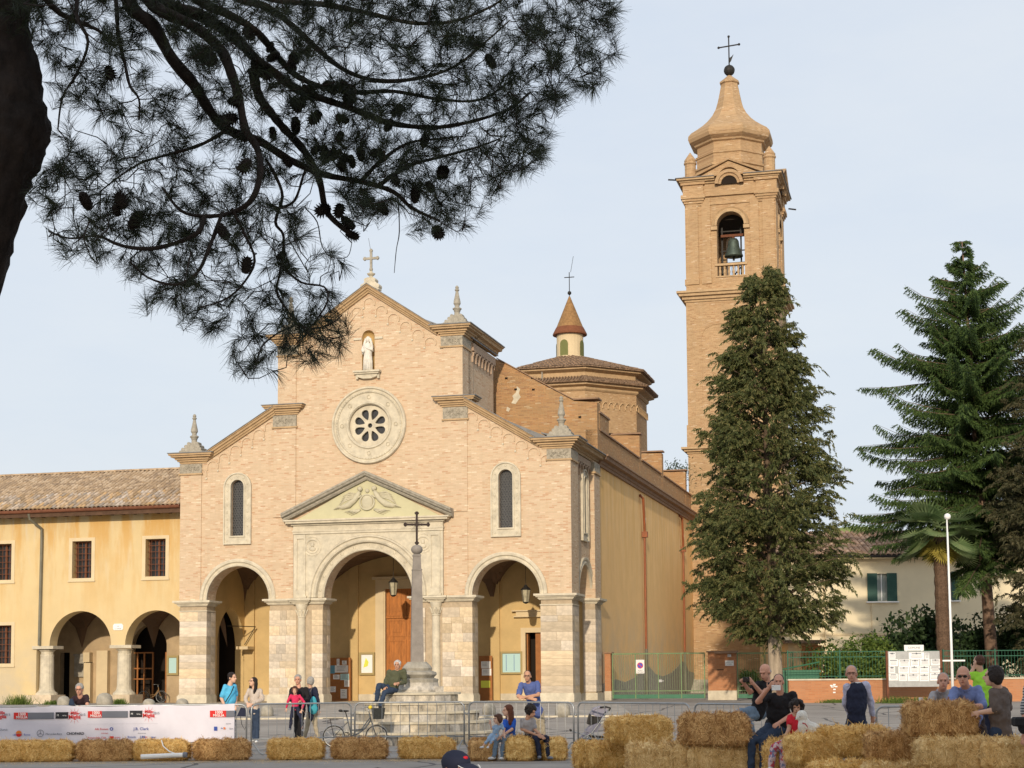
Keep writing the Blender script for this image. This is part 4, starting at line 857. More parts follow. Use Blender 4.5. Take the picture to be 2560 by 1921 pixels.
# ------------------------------------------------------------------ bell tower
def bell_tower():
    T = thing('bell_tower', 'tall brick bell tower with open belfry and onion-shaped brick spire', 'bell tower', CO, -TH)
    cx, cy = 20.62, 39.4
    B = 'brick_tower'
    def sq(mb, h, z0, z1): mb.box(cx-h, cx+h, cy-h, cy+h, z0, z1)
    m = MB(); sq(m, 2.95, ZG-0.1, 15.65); m.obj('tower_base', B, T)
    m = MB(); sq(m, 3.0, 5.55, 5.75); sq(m, 3.12, 5.75, 5.95); sq(m, 3.02, 5.95, 6.4); m.obj('string_course', 'terracotta_trim', T)
    m = MB(); sq(m, 3.02, 15.651, 15.78); sq(m, 3.18, 15.78, 15.92); sq(m, 3.34, 15.92, 16.06); m.obj('lower_cornice', 'terracotta_trim', T)
    m = MB(); sq(m, 3.0, 16.061, 17.5); sq(m, 2.93, 17.5, 25.45); m.obj('tower_shaft', B, T)
    m = MB()
    for s in (-1, 1): m.tube([(cx+s*2.0, cy-2.93, 18.6), (cx+s*2.0, cy-2.93, 23.2), (cx+s*1.75, cy-2.93, 23.7), (cx+s*1.2, cy-2.93, 23.95), (cx, cy-2.93, 24.0)], 0.05, 4)
    m.obj('blind_panel_edge', B, T)
    m = MB(); sq(m, 3.0, 25.451, 25.60); sq(m, 3.14, 25.60, 25.80); sq(m, 3.34, 25.80, 25.98); sq(m, 3.46, 25.98, 26.12); m.obj('main_cornice', 'terracotta_trim', T)
    # belfry: four pierced walls
    m = MB(); m.box(cx-2.9, cx+2.9, cy-2.9, cy+2.9, 26.121, 26.6); m.obj('belfry_floor', B, T)
    h = 2.82; t = 0.75; zs = 30.35; r = 0.88
    for k in range(4):
        q = MB(); w = h if k % 2 == 0 else h-t
        q.slab([(-w, 26.6), (w, 26.6), (w, 32.3), (-w, 32.3)], [arch_open(0, r, 27.0, zs, 18)], -h, -h+t)
        R = Matrix.Rotation(k*pi/2, 4, 'Z'); q.v = [tuple((R @ Vector(v))+Vector((cx, cy, 0))) for v in q.v]; q.obj('belfry_wall', B, T)
        q = MB()
        for x0, x1 in ((-h, -h+0.75), (-h+1.0, -h+1.55), (h-1.55, h-1.0), (h-0.75, h)): q.box(x0, x1, -h-0.09, -h+0.001, 27.0, 32.2); q.box(x0-0.04, x1+0.04, -h-0.16, -h, 26.6, 26.98)
        q.v = [tuple((R @ Vector(v))+Vector((cx, cy, 0))) for v in q.v]; q.obj('belfry_strip', B, T)
        q = MB(); q.ring(0, zs, [(r-0.005, -h-0.12), (r+0.12, -h-0.14), (r+0.20, -h-0.06), (r+0.30, -h-0.14), (r+0.34, -h)], 0, pi, 22)
        for s in (-1, 1): q.box(s*(r+0.16)-0.2, s*(r+0.16)+0.2, -h-0.18, -h+0.1, zs-0.28, zs-0.05)
        q.v = [tuple((R @ Vector(v))+Vector((cx, cy, 0))) for v in q.v]; q.obj('belfry_archivolt', 'terracotta_trim', T)
        q = MB(); q.box(-r-0.15, r+0.15, -h-0.10, -h+0.3, 27.72, 27.86); q.box(-r-0.1, r+0.1, -h-0.06, -h+0.28, 26.98, 27.06); q.v = [tuple((R @ Vector(v))+Vector((cx, cy, 0))) for v in q.v]; q.obj('balustrade_rail', 'terracotta_trim', T)
        for i in range(6):
            x = -0.72+i*0.29; q = MB(); q.lathe([(0.06, 0), (0.08, 0.04), (0.055, 0.1), (0.09, 0.26), (0.05, 0.45), (0.08, 0.60), (0.06, 0.65)], x, -h+0.1, 27.062, 8)
            q.v = [tuple((R @ Vector(v))+Vector((cx, cy, 0))) for v in q.v]; q.obj('baluster', 'terracotta_trim', T)
    m = MB(); sq(m, 2.06, 30.9, 32.3); m.obj('belfry_shade_block', 'void_dark', T)  # near-black block painting the deep shade in the belfry arch heads
    # entablature breaking forward over the corners
    m = MB(); sq(m, 2.90, 31.75, 31.87); sq(m, 2.98, 32.301, 32.42); sq(m, 2.90, 32.42, 33.15)
    for sx in (-1, 1):
        for sy in (-1, 1):
            x, y = cx+sx*2.35, cy+sy*2.35
            for z0, z1, o in ((31.9, 32.05, 0.62), (32.05, 32.2, 0.70), (32.2, 32.45, 0.78), (32.45, 33.1, 0.66), (33.1, 33.28, 0.78)): m.box(x-o, x+o, y-o, y+o, z0, z1-0.002)
    m.obj('entablature', 'brick_tower', T)
    m = MB(); 
    for z0, z1, o in ((33.15, 33.27, 3.02), (33.281, 33.38, 3.2), (33.38, 33.5, 3.36)):
        for s in (-1, 1):
            a, b = sorted((s*0.93, s*o)); m.box(cx+a, cx+b, cy-o, cy+o, z0, z1); a, b = sorted((s*0.93, s*o)); m.box(cx-0.925, cx+0.925, cy-2.85, cy+2.85, z0, z1-0.004)
    m.obj('top_cornice', 'terracotta_trim', T)
    m = MB(); [m.box(cx+a, cx+b, cy-3.44, cy+3.44, 33.501, 33.54) for a, b in ((-3.44, -0.93), (0.93, 3.44))]; m.obj('lead_cap', 'lead', T)
    for k in range(4):
        R = Matrix.Rotation(k*pi/2, 4, 'Z'); q = MB()
        q.slab([(-1.9, 33.55), (-0.66, 33.55)]+arc(0, 33.35, 0.7, pi*0.9, pi*0.1, 10)+[(0.66, 33.55), (1.9, 33.55), (0, 34.45)], [], -3.2, -1.9)
        q.rake((-2.2, 33.52), (0, 34.50), [(0, 3.36), (0.12, 3.40), (0.12, 2.3), (0, 2.3)]); q.rake((0, 34.50), (2.2, 33.52), [(0, 3.36), (0.12, 3.40), (0.12, 2.3), (0, 2.3)])
        q.v = [tuple((R @ Vector(v))+Vector((cx, cy, 0))) for v in q.v]; q.obj('pediment', B, T)
        q = MB(); q.ring(0, 33.0, [(0.50, -2.9), (0.52, -3.15), (0.66, -3.17), (0.70, -3.28), (0.90, -3.30), (0.93, -2.9)], 0, pi, 20); q.v = [tuple((R @ Vector(v))+Vector((cx, cy, 0))) for v in q.v]; q.obj('lunette_arch', 'brick_tower', T)
        q = MB(); pts = [(-0.5, 33.0), (0.5, 33.0)]+arc(0, 33.02, 0.5, 0, pi, 12); q.slab(pts, [], -3.06, -3.0); q.v = [tuple((R @ Vector(v))+Vector((cx, cy, 0))) for v in q.v]; q.obj('lunette_opening', 'void_dark', T)
    for sx in (-1, 1):
        for sy in (-1, 1):
            q = MB(); q.lathe([(0.40, 0), (0.40, 0.12), (0.36, 0.16), (0.36, 1.0), (0.42, 1.06), (0.42, 1.16), (0.36, 1.2), (0.40, 1.3), (0.02, 1.85)], cx+sx*2.55, cy+sy*2.55, 33.551, 12); q.obj('pinnacle', B, T)
    o8 = pi/8; s8 = 1/cos(pi/8); cx -= 0.2
    q = MB(); q.lathe([(2.2*s8, 33.55), (2.2*s8, 34.55), (2.3*s8, 34.6), (2.3*s8, 34.72), (2.14*s8, 34.78), (2.14*s8, 35.35), (2.22*s8, 35.4), (2.22*s8, 35.52), (2.10*s8, 35.58), (2.10*s8, 36.15), (2.26*s8, 36.22), (2.30*s8, 36.32), (2.42*s8, 36.38)], cx, cy, 0, 8, o8); q.obj('octagon_drum', B, T)
    q = MB()
    for a in (-pi/4, -3*pi/4): q.ball((cx+2.12*cos(a), cy+2.12*sin(a), 34.28), (0.2, 0.2, 0.22), 10, 6)
    q.obj('drum_oculus', 'void_dark', T)
    prof = [(2.40, 36.381), (2.60, 36.5), (2.68, 36.72), (2.66, 36.95), (2.48, 37.18), (2.10, 37.45), (1.72, 37.75), (1.42, 38.05), (1.12, 38.45), (0.90, 38.9), (0.76, 39.4), (0.64, 40.0), (0.54, 40.55), (0.52, 40.6), (0.62, 40.66), (0.62, 40.76), (0.34, 41.0), (0.08, 41.25)]
    q = MB(); q.lathe([(a*1.08, b) for a, b in prof], cx, cy, 0, 8, o8)
    q.obj('spire', 'brick_tower', T)
    q = MB(); q.ball((cx, cy, 41.58), 0.37, 14, 9); q.obj('copper_ball', 'iron_dark', T)
    q = MB(); q.cyl((cx, cy, 41.2), (cx, cy, 43.9), 0.045, n=6); q.cyl((cx-0.68, cy, 43.2), (cx+0.68, cy, 43.3), 0.045, n=6)
    for p in ((cx-0.68, cy, 43.2), (cx+0.68, cy, 43.3), (cx, cy, 43.9)): q.ball(p, 0.09, 6, 4)
    q.slab([(cx+0.03, 42.1), (cx+0.12, 42.2), (cx+0.30, 42.65), (cx+0.15, 42.5), (cx+0.05, 42.45)], [], cy-0.02, cy+0.02); q.obj('iron_cross', 'iron_dark', T)
    cx += 0.2
    q = MB(); q.cyl((cx-3.9, cy-3.3, 33.5), (cx-3.3, cy-3.2, 33.45), 0.05, n=6); q.cyl((cx+3.4, cy+1, 32.2), (cx+3.9, cy+1, 32.1), 0.05, n=6); q.obj('waterspout', 'iron_dark', T)
    # bell and its frame
    bl = thing_part('bell', T); by = cy-1.7
    q = MB(); q.lathe([(0.60, 28.55), (0.60, 28.62), (0.48, 28.85), (0.38, 29.2), (0.34, 29.55), (0.24, 29.72), (0.08, 29.78)], cx+0.05, by, 0, 20); q.obj('bell_body', 'bronze', bl, smooth=True)
    q = MB(); q.box(cx-0.75, cx+0.85, by-0.09, by+0.09, 29.86, 30.02); q.cyl((cx+0.05, by, 29.7), (cx+0.05, by, 29.9), 0.09, n=8); q.obj('bell_yoke', 'iron_rust', bl)
    q = MB(); q.cyl((cx+0.05, by, 28.3), (cx+0.05, by, 28.6), 0.07, n=8); q.obj('clapper', 'iron_dark', bl)
    q = MB()
    for x in (cx-0.72, cx+0.82, cx+0.5):
        q.box(x-0.05, x+0.05, by+0.3, by+0.4, 26.6, 30.6)
    for z in (28.2, 29.0, 30.3): q.box(cx-0.8, cx+0.9, by+0.32, by+0.38, z, z+0.07)
    for i in range(7): q.box(cx-0.7+i*0.25, cx-0.67+i*0.25, by+0.9, by+0.93, 26.6, 28.4)
    q.cyl((cx-0.6, by+0.36, 26.7), (cx+0.7, by+0.36, 28.2), 0.05, n=6); q.obj('iron_frame', 'iron_dark', T)
    # low stone steps and arched recess at the foot
    q = MB()
    for i in range(5): q.box(cx-2.9, cx+0.2, cy-3.0-0.35*(5-i), cy-2.96, ZG+0.17*i-0.02, ZG+0.17*(i+1)-0.02)
    q.obj('tower_steps', 'stone_grey', T)
    return T
bell_tower()

# ------------------------------------------------------------------ convent wing on the left
def coppo(L=0.46, r0=0.105, r1=0.085):
    """one curved roof tile, long axis +y, hollow side down"""
    vs = []; n = 5
    for y, r, z in ((0, r0, 0.0), (L, r1, 0.02)):
        for i in range(n+1):
            t = pi*i/n; vs.append((r*cos(t), y, z+r*0.75*sin(t)))
    for i in range(n+1):
        t = pi*i/n; vs.append(((r0-0.018)*cos(t), 0, (r0-0.018)*0.75*sin(t)))
    fs = [(i, i+1, n+2+i, n+1+i) for i in range(n)]+[(i, 2*n+2+i, 2*n+3+i, i+1) for i in range(n)]
    return vs, fs
def convent_wing():
    G = thing('convent_wing', 'long ochre plastered wing with arcade and tiled roof left of the church', 'building', CO, -TH)
    V0 = 0.8; L = -19.0
    a2 = (-1.54, 1.53, 3.20); a1 = (-5.33, 1.56, 3.20)
    out = [(L, ZG-0.2), (-7.55, ZG-0.2), (-7.55, 3.18), (-6.89, 3.18)]+arc(a1[0], 3.2, 1.56, pi, 0, 24)+[(-3.77, 3.18), (-3.07, 3.18)]+arc(a2[0], 3.2, 1.53, pi, 0, 24)+[(-0.02, 9.3), (L, 9.3)]
    holes = []
    wins = [(-5.79, -4.81, 6.27, 7.98), (-2.10, -1.10, 6.27, 7.98), (-9.90, -8.92, 6.27, 7.96), (-9.85, -8.85, 2.39, 4.16), (-13.9, -12.9, 6.27, 7.96)]
    for x0, x1, z0, z1 in wins: holes.append([(x0, z0), (x1, z0), (x1, z1), (x0, z1)])
    MB().slab(out, holes, V0, V0+0.7).obj('wall', 'plaster_wing', G)
    for x0, x1, z0, z1 in wins:
        w = thing_part('window', G)
        m = MB(); t = 0.17; m.slab([(x0-t, z0-t), (x1+t, z0-t), (x1+t, z1+t*0.9), (x0-t, z1+t*0.9)], [[(x0, z0), (x1, z0), (x1, z1), (x0, z1)]], V0-0.025, V0-0.001)
        m.box(x0-t-0.03, x1+t+0.03, V0-0.06, V0-0.026, z0-t, z0-t+0.07); m.obj('frame', 'plaster_cream', w)
        m = MB(); 
        for i in range(4): m.box(x0+(x1-x0)*(i/4)+0.05, x0+(x1-x0)*((i+1)/4)-0.03, V0+0.42, V0+0.44, z0, z1)
        m.box(x0, x1, V0+0.45, V0+0.47, z0, z1); m.obj('pane', 'glass_dark', w)
        m = MB(); xm = (x0+x1)/2; m.box(xm-0.05, xm+0.05, V0+0.36, V0+0.419, z0, z1); m.box(x0, x0+0.05, V0+0.36, V0+0.419, z0, z1); m.box(x1-0.05, x1, V0+0.36, V0+0.419, z0, z1); m.box(x0+0.051, xm-0.051, V0+0.36, V0+0.418, z1-0.07, z1); m.box(xm+0.051, x1-0.051, V0+0.36, V0+0.418, z1-0.07, z1); m.obj('sash', 'sash_wood', w)
        m = MB()
        for i in range(1, 5): m.cyl((x0+(x1-x0)*i/5, V0+0.2, z0), (x0+(x1-x0)*i/5, V0+0.2, z1), 0.014, n=5)
        for i in range(1, 6): m.cyl((x0, V0+0.2, z0+(z1-z0)*i/6), (x1, V0+0.2, z0+(z1-z0)*i/6), 0.014, n=5)
        m.obj('grille', 'iron_rust', w)
    # arcade columns
    for cx, w in ((-3.42, 0), (-7.2, 1)):
        c = thing_part('arcade_column', G); cxx = cx+0.15 if not w else cx
        m = MB(); m.lathe([(0.52, 0.0), (0.50, 0.08), (0.40, 0.16), (0.35, 0.24), (0.33, 0.40), (0.31, 1.75), (0.32, 1.80), (0.32, 1.86), (0.285, 1.88), (0.30, 1.98), (0.40, 2.07)], cxx, V0+0.36, 0.93, 16); m.obj('shaft', 'stone_pale', c)
        m = MB(); m.box(cxx-0.52, cxx+0.56, V0-0.10, V0+0.85, 3.04, 3.18); m.obj('abacus', 'stone_pale', c)
        m = MB(); m.box(cxx-0.78, cxx+0.66, V0-0.40, V0+0.9, ZG-0.15, 0.93); m.obj('plinth', 'ashlar', c)
    # walk behind the arcade
    D = V0+3.6
    bk = MB(); p2 = pointed_open(-2.0+0.15, 0.92, ZG, 3.0); lo = lambda x, y: on_v(x/4.608, 1480+y/4.608, D)
    dx0 = lo(705, 0)[0]; dx1 = lo(815, 0)[0]; dz = lo(705, 700)[1]
    bo = [(-12, ZG-0.1), (dx0, ZG-0.1), (dx0, dz), (dx1, dz), (dx1, ZG-0.1)]
    q0 = lo(1525, 0)[0]; q1 = lo(1930, 0)[0]; qc = (q0+q1)/2
    po = pointed_open(qc, (q1-q0)/2, ZG-0.1, lo(1715, 640)[1]); bo += [po[0]]+po[2:][::-1][:-1]+[po[1]]
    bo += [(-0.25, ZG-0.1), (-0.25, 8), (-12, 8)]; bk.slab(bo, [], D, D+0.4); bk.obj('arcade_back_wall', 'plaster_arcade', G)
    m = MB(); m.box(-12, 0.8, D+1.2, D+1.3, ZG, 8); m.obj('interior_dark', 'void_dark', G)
    # glazed screen with red-brown uprights inside the second arch
    m = MB()
    for x in (q0+0.15, q0+0.5, q0+0.95, q1-0.2): m.box(x, x+0.07, D+0.25, D+0.32, ZG, 2.9)
    for z in (1.6, 2.1, 2.85): m.box(q0, q0+1.0, D+0.26, D+0.31, z, z+0.06)
    m.obj('glazed_screen', 'board_wood', G)
    a, b = lo(1930, 735), lo(2040, 960); m = MB(); m.slab([(a[0], b[1]), (b[0]+0.1, b[1]), (b[0]+0.1, a[1]), (a[0], a[1])], [[(a[0]+0.1, b[1]+0.1), (b[0], b[1]+0.1), (b[0], a[1]-0.1), (a[0]+0.1, a[1]-0.1)]], D-0.10, D-0.02)
    cs = m.obj('notice_case', 'case_brass', G); m = MB(); m.box(a[0]+0.1, b[0], D-0.05, D-0.03, b[1]+0.1, a[1]-0.1); m.obj('notice_sheet', 'paper_cyan', cs)
    a, b = lo(872, 715), lo(980, 980); m = MB(); m.box(a[0], b[0], D-0.12, D-0.002, b[1], a[1]-0.1); m.box(a[0]-0.05, b[0]+0.05, D-0.16, D-0.003, a[1]-0.1, a[1]); m.obj('wall_tablet', 'stone_grey', G)
    m = MB(); a, b = lo(1000, 700), lo(1070, 810); m.box(a[0], b[0], D-0.35, D-0.002, b[1], a[1]); m.obj('wall_corbel', 'plaster_cream', G)
    for x0, x1 in ((1000, 1070), (1145, 1265)): a = lo(x0, 820); b = lo(x1, 1260); m = MB(); m.box(a[0], b[0], D-0.3, D-0.003, ZG, a[1] if x0 == 1000 else 3.0); m.obj('portico_pillar', 'plaster_cream', G)
    v = MB(); nx = 14
    for x0, x1 in ((-10.7, -7.2), (-7.2, -3.42), (-3.42, 0.35)):
        cx, rx, cy, ry = (x0+x1)/2, (x1-x0)/2, (V0+0.7+D)/2, (D-V0-0.7)/2; vs = []
        for j in range(nx+1):
            for i in range(nx+1):
                p = -1+2*i/nx; q = -1+2*j/nx; vs.append((cx+p*rx, cy+q*ry, 3.1+1.95*max(sqrt(max(0, 1-p*p)), sqrt(max(0, 1-q*q)))))
        v.add(vs, [(j*(nx+1)+i, (j+1)*(nx+1)+i, (j+1)*(nx+1)+i+1, j*(nx+1)+i+1) for j in range(nx) for i in range(nx)])
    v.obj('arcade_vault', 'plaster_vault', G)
    f = MB(); f.box(-12, -0.11, V0-0.3, D+0.4, ZG-0.3, ZG-0.02); f.box(L, -0.35, V0-0.8, V0-0.301, ZG-0.3, ZG-0.08); f.obj('arcade_floor', 'stone_grey', G)
    # eaves, gutter, rainwater pipe
    s = MB(); s.box(L, -0.03, V0-0.72, V0-0.001, 9.22, 9.29); s.box(L, -0.03, V0, V0+0.7, 9.301, 9.5)
    for i in range(33): x = -0.3-i*0.58; s.box(x-0.06, x+0.06, V0-0.70, V0-0.002, 9.12, 9.219)
    s.box(L, -0.03, V0-0.76, V0-0.72, 9.08, 9.36); s.obj('eaves_soffit', 'soffit_wood', G)
    g = MB(); g.cyl((L, V0-0.80, 9.30), (-0.05, V0-0.80, 9.36), 0.085, n=10); g.obj('gutter', 'iron_rust', G)
    pp = MB(); pp.tube([(-7.62, V0-0.78, 9.25), (-7.60, V0-0.7, 9.0), (-7.32, V0-0.14, 8.6), (-7.31, V0-0.12, 8.2), (-7.35, V0-0.12, 3.2)], 0.065, 8); pp.obj('downpipe', 'pipe_green', G)
    pl = MB(); pl.slab([(-3.62, 3.86), (-3.22, 3.86), (-3.17, 3.92), (-3.17, 4.08), (-3.24, 4.15), (-3.60, 4.15), (-3.67, 4.08), (-3.67, 3.92)], [], V0-0.03, V0-0.001); pl_ = pl.obj('street_plate', 'paper_white', G)
    text('VIA', pl_, (-3.42, V0-0.032, 4.03), 0.075, 'print_grey'); text('D. GRAZIE', pl_, (-3.42, V0-0.032, 3.92), 0.07, 'print_grey')
    # roof
    R = on_v(0, 1100+308/3.456, 4.8)[1]; e0 = (V0-0.80, 9.42); sl = (R-0.1-e0[1])/(4.8-e0[0]); ang = math.atan(sl)
    m = MB(); m.slab([(e0[0], e0[1]-0.06), (4.8, R-0.15), (9.5, e0[1]-0.06)], [], L, -0.04, axis='x'); m.obj('roof_deck', 'roof_tile_dark', G)
    vs, fs = coppo(); tm = MB(); tm.add(vs, fs); first = tm.obj('tile', 'roof_tile', G); me = first.data
    me.materials[0] = MATS['roof_tile']; rr = random.Random(11); n = 0; rest = MB(); CL = 0.335
    rows = int(sqrt((4.8-e0[0])**2+(R-e0[1])**2)/CL)+1
    for row in range(rows):
        for i in range(86):
            x = -0.18-i*0.214; s = row*CL; y = e0[0]-0.06+s*cos(ang); z = e0[1]-0.01+s*sin(ang)+rr.uniform(-0.008, 0.012)
            jx, jr = rr.uniform(-0.012, 0.012), rr.uniform(-0.05, 0.05)
            if row < 6 and i < 50:
                o = first if n == 0 else link('tile', me, G); n += 1; o.location = (x+jx, y, z); o.rotation_euler = (ang, 0, jr)
            else:
                M = Matrix.Translation((x+jx, y, z)) @ Matrix.Rotation(jr, 4, 'Z') @ Matrix.Rotation(ang, 4, 'X'); rest.add([tuple(M @ Vector(q)) for q in vs], fs)
    for i in range(44): M = Matrix.Translation((-0.1-i*0.43, 4.78, R-0.06)) @ Matrix.Rotation(pi/2, 4, 'Z') @ Matrix.Scale(1.25, 4); rest.add([tuple(M @ Vector(q)) for q in vs], fs)
    t = rest.obj('roof_tiles', 'roof_tile_rest', G); t['kind'] = 'stuff'
def text(s, parent, loc, size, m, rot=(pi/2, 0, 0), align='CENTER', ext=0.001, bold=False, xs=1.0):
    c = bpy.data.curves.new('lettering', 'FONT'); c.body = s; c.size = size; c.align_x = align; c.align_y = 'CENTER'; c.extrude = ext; c.resolution_u = 2
    if bold: c.offset = size*0.02
    c.materials.append(MATS[m]); t = bpy.data.objects.new('lettering_curve', c); me = bpy.data.meshes.new_from_object(t); bpy.data.objects.remove(t); bpy.data.curves.remove(c); o = link('lettering', me, parent); o.location = loc; o.rotation_euler = rot; o.scale = (xs, 1, 1); return o
def tile_mass_mat():
    """tiles joined in one mesh: each tile takes a tone of its own from the cell it lies in"""
    m = MATS['roof_tile_mass'].copy(); MATS['roof_tile_rest'] = m; N = m.node_tree.nodes; L = m.node_tree.links
    vo = N.new('ShaderNodeTexVoronoi'); vo.inputs['Scale'].default_value = 3.6; tc = N.new('ShaderNodeTexCoord'); L.new(tc.outputs['Object'], vo.inputs['Vector'])
    r = N.new('ShaderNodeValToRGB'); e = r.color_ramp.elements; e[0].color = (0.26, 0.19, 0.13, 1); e[1].color = (0.62, 0.49, 0.34, 1); q = e.new(0.5); q.color = (0.44, 0.31, 0.18, 1)
    s = N.new('ShaderNodeSeparateColor'); L.new(vo.outputs['Color'], s.inputs[0]); L.new(s.outputs[0], r.inputs['Fac'])
    mx = N.new('ShaderNodeMixRGB'); mx.inputs['Fac'].default_value = 0.6; b = N['Principled BSDF']; old = b.inputs['Base Color'].links[0].from_socket
    L.new(old, mx.inputs['Color1']); L.new(r.outputs['Color'], mx.inputs['Color2']); L.new(mx.outputs['Color'], b.inputs['Base Color'])
tile_mass_mat()
convent_wing()
# ------------------------------------------------------------------ piazza furniture
def pav():
    m = MB(); ys = [56, 58, 60, 62, 64, 66, 70, 76]; xs = [-30, -20, -10, 0, 4.0]
    n = len(xs); vs = [(x, y, ground_z(y)+0.045) for y in ys for x in xs]+[(x, 56, ground_z(56)-0.05) for x in xs]
    fs = [(j*n+i, j*n+i+1, (j+1)*n+i+1, (j+1)*n+i) for j in range(len(ys)-1) for i in range(n-1)]; o = len(ys)*n
    fs += [(o+i, o+i+1, i+1, i) for i in range(n-1)]; m.add(vs, fs)
    mat('paving', (0.36, 0.325, 0.28), var=0.3, vscale=1.5, bump=0.2); m.obj('pavement', 'paving')['kind'] = 'structure'
    k = MB(); 
    for i in range(28): k.box(-30+i*1.2, -30+i*1.2+1.19, 55.82, 56.0, ground_z(56)-0.06, ground_z(56)+0.05)
    k.obj('kerb', 'stone_pale')['kind'] = 'structure'
    l = MB(); l.add([(-12, 38.4, 0.004), (-1.0, 38.9, 0.004), (-1.0, 39.02, 0.004), (-12, 38.52, 0.004)], [(0, 1, 2, 3)]); l.add([(0.4, 39.4, 0.004), (6.5, 40.0, 0.004), (6.5, 40.1, 0.004), (0.4, 39.5, 0.004)], [(0, 1, 2, 3)])
    mat('line_paint', (0.50, 0.49, 0.46), var=0.4, vscale=6); l.obj('painted_line', 'line_paint')['kind'] = 'structure'
    # damp pale stain of broken paving in front of the gate
    p = MB(); c = atY(1570, 1790, 54)
    for i in range(9): x = c.x-1.2+random.uniform(0, 2.6); y = 52+random.uniform(0, 5); p.add([(x, y, ground_z(y)+0.006), (x+0.5, y-0.2, ground_z(y-0.2)+0.006), (x+0.7, y+0.5, ground_z(y+0.5)+0.006), (x+0.1, y+0.6, ground_z(y+0.6)+0.006)], [(0, 1, 2, 3)])
    o = p.obj('broken_paving', 'stone_pale'); o['kind'] = 'structure'
pav()
def quadtag(o, *a, **k): return tag(o, *a, **k)

# stepped stone monument with its cross
def monument():
    C = Vector((-2.42, 42.2, 0)); T = thing('monument', 'weathered stone obelisk with black iron cross on round stepped base', 'monument', C, 0.12)
    rnd = random.Random(21)
    tiers = [(2.05, 0.0, 0.30), (1.80, 0.30, 0.55), (1.55, 0.55, 0.79), (1.32, 0.79, 1.01), (1.06, 1.01, 1.25)]
    mat('monument_stone', (0.47, 0.42, 0.34), var=0.5, vscale=5, bump=0.9, bscale=18, rnd=0.32, dark=(0.19, 0.175, 0.15), stretch=(1, 1, 0.6))
    mat('obelisk_stone', (0.27, 0.24, 0.21), var=0.22, vscale=3, bump=0.4, bscale=20)
    core = MB()
    for R, z0, z1 in tiers: core.lathe([(R-0.06, z0), (R-0.06, z1-0.03)], 0, 0, 0, 16)
    core.obj('step_core', 'stone_grey', T)
    for R, z0, z1 in tiers: q = MB(); q.lathe([(R-0.5, z1-0.05), (R+0.035, z1-0.05), (R+0.045, z1+0.005), (R-0.5, z1+0.012)], 0, 0, 0, 22, rnd.uniform(0, 1)); q.obj('tread', 'stone_pale', T)
    for R, z0, z1 in tiers:
        n = int(2*pi*R/0.48); off = rnd.uniform(0, 1); a = off
        for i in range(n):
            w = 2*pi/n; a0 = off+i*w+0.006/R; a1 = off+(i+1)*w-0.006/R; Rr = R+rnd.uniform(-0.03, 0.02); zt = z1-0.052; Ri = R-0.5
            am = (a0+a1)/2; b = 0.02
            m = MB(); pts = [(Ri, a0), (Ri, a1), (Rr, a1), (Rr, am), (Rr, a0)]
            lo = [(r*cos(t), r*sin(t), z0) for r, t in pts]; mid = [(r*cos(t), r*sin(t), zt-b) for r, t in pts]; hi = [((r-(b if r > Ri else 0))*cos(t), (r-(b if r > Ri else 0))*sin(t), zt) for r, t in pts]
            k = 5; vs = lo+mid+hi; fs = [(j, (j+1) % k, k+(j+1) % k, k+j) for j in range(k)]+[(k+j, k+(j+1) % k, 2*k+(j+1) % k, 2*k+j) for j in range(k)]+[tuple(range(2*k, 3*k))]
            fs = [f[::-1] for f in fs]; m.add(vs, fs); m.obj('step_stone', 'monument_stone', T)
    m = MB(); m.lathe([(0.60, 1.22), (0.62, 1.32), (0.56, 1.42), (0.55, 1.50)], 0, 0, 0, 10, 0.2); m.box(0.2, 0.64, -0.4, 0.0, 1.24, 1.40); p = m.obj('plinth', 'monument_stone', T)
    m = MB(); m.lathe([(0.52, 1.50), (0.54, 1.58), (0.42, 1.62), (0.50, 1.70), (0.48, 1.76), (0.36, 1.80), (0.38, 1.86), (0.34, 1.92), (0.24, 2.02)], 0, 0, 0, 4*4, pi/4); m.obj('moulded_base', 'stone_grey', T)
    s2 = sqrt(2)
    m = MB(); m.lathe([(0.225, 2.0), (0.195, 3.35)], 0, 0, 0, 4, pi/4); m.obj('lower_shaft', 'obelisk_stone', T)
    m = MB(); m.lathe([(0.197, 3.352), (0.17, 4.32), (0.182, 4.33), (0.182, 4.36), (0.15, 4.37), (0.135, 4.68), (0.15, 4.69), (0.15, 4.73), (0.1, 4.75)], 0, 0, 0, 4, pi/4); m.obj('upper_shaft', 'obelisk_stone', T)
    m = MB(); m.ball((0, 0, 4.86), (0.15, 0.15, 0.125), 14, 8); m.obj('stone_ball', 'obelisk_stone', T, smooth=True)
    c = MB(); z = 5.50; c.box(-0.026, 0.026, -0.02, 0.02, 4.95, 5.78); c.box(-0.28, 0.28, -0.019, 0.019, z-0.026, z+0.026)
    for x, zz, h in ((-0.29, z, 1), (0.29, z, 1), (0, 5.79, 0), (0, 5.03, 0)):
        c.ball((x, 0, zz), (0.05, 0.025, 0.05), 8, 5); c.box(x-(0.02 if h else 0.055), x+(0.02 if h else 0.055), -0.018, 0.018, zz-(0.055 if h else 0.02), zz+(0.055 if h else 0.02))
    for i in range(24):
        a = 2*pi*i/24
        if min(abs(sin(a)), abs(cos(a))) < 0.1: continue
        r = 0.20 if i % 2 else 0.15; c.cyl((0.04*cos(a), 0, z+0.04*sin(a)), (r*cos(a), 0, z+r*sin(a)), 0.006, 0.002, 4)
    mat('cross_iron', (0.035, 0.022, 0.018), rough=0.7); c.obj('cross', 'cross_iron', T)
monument()

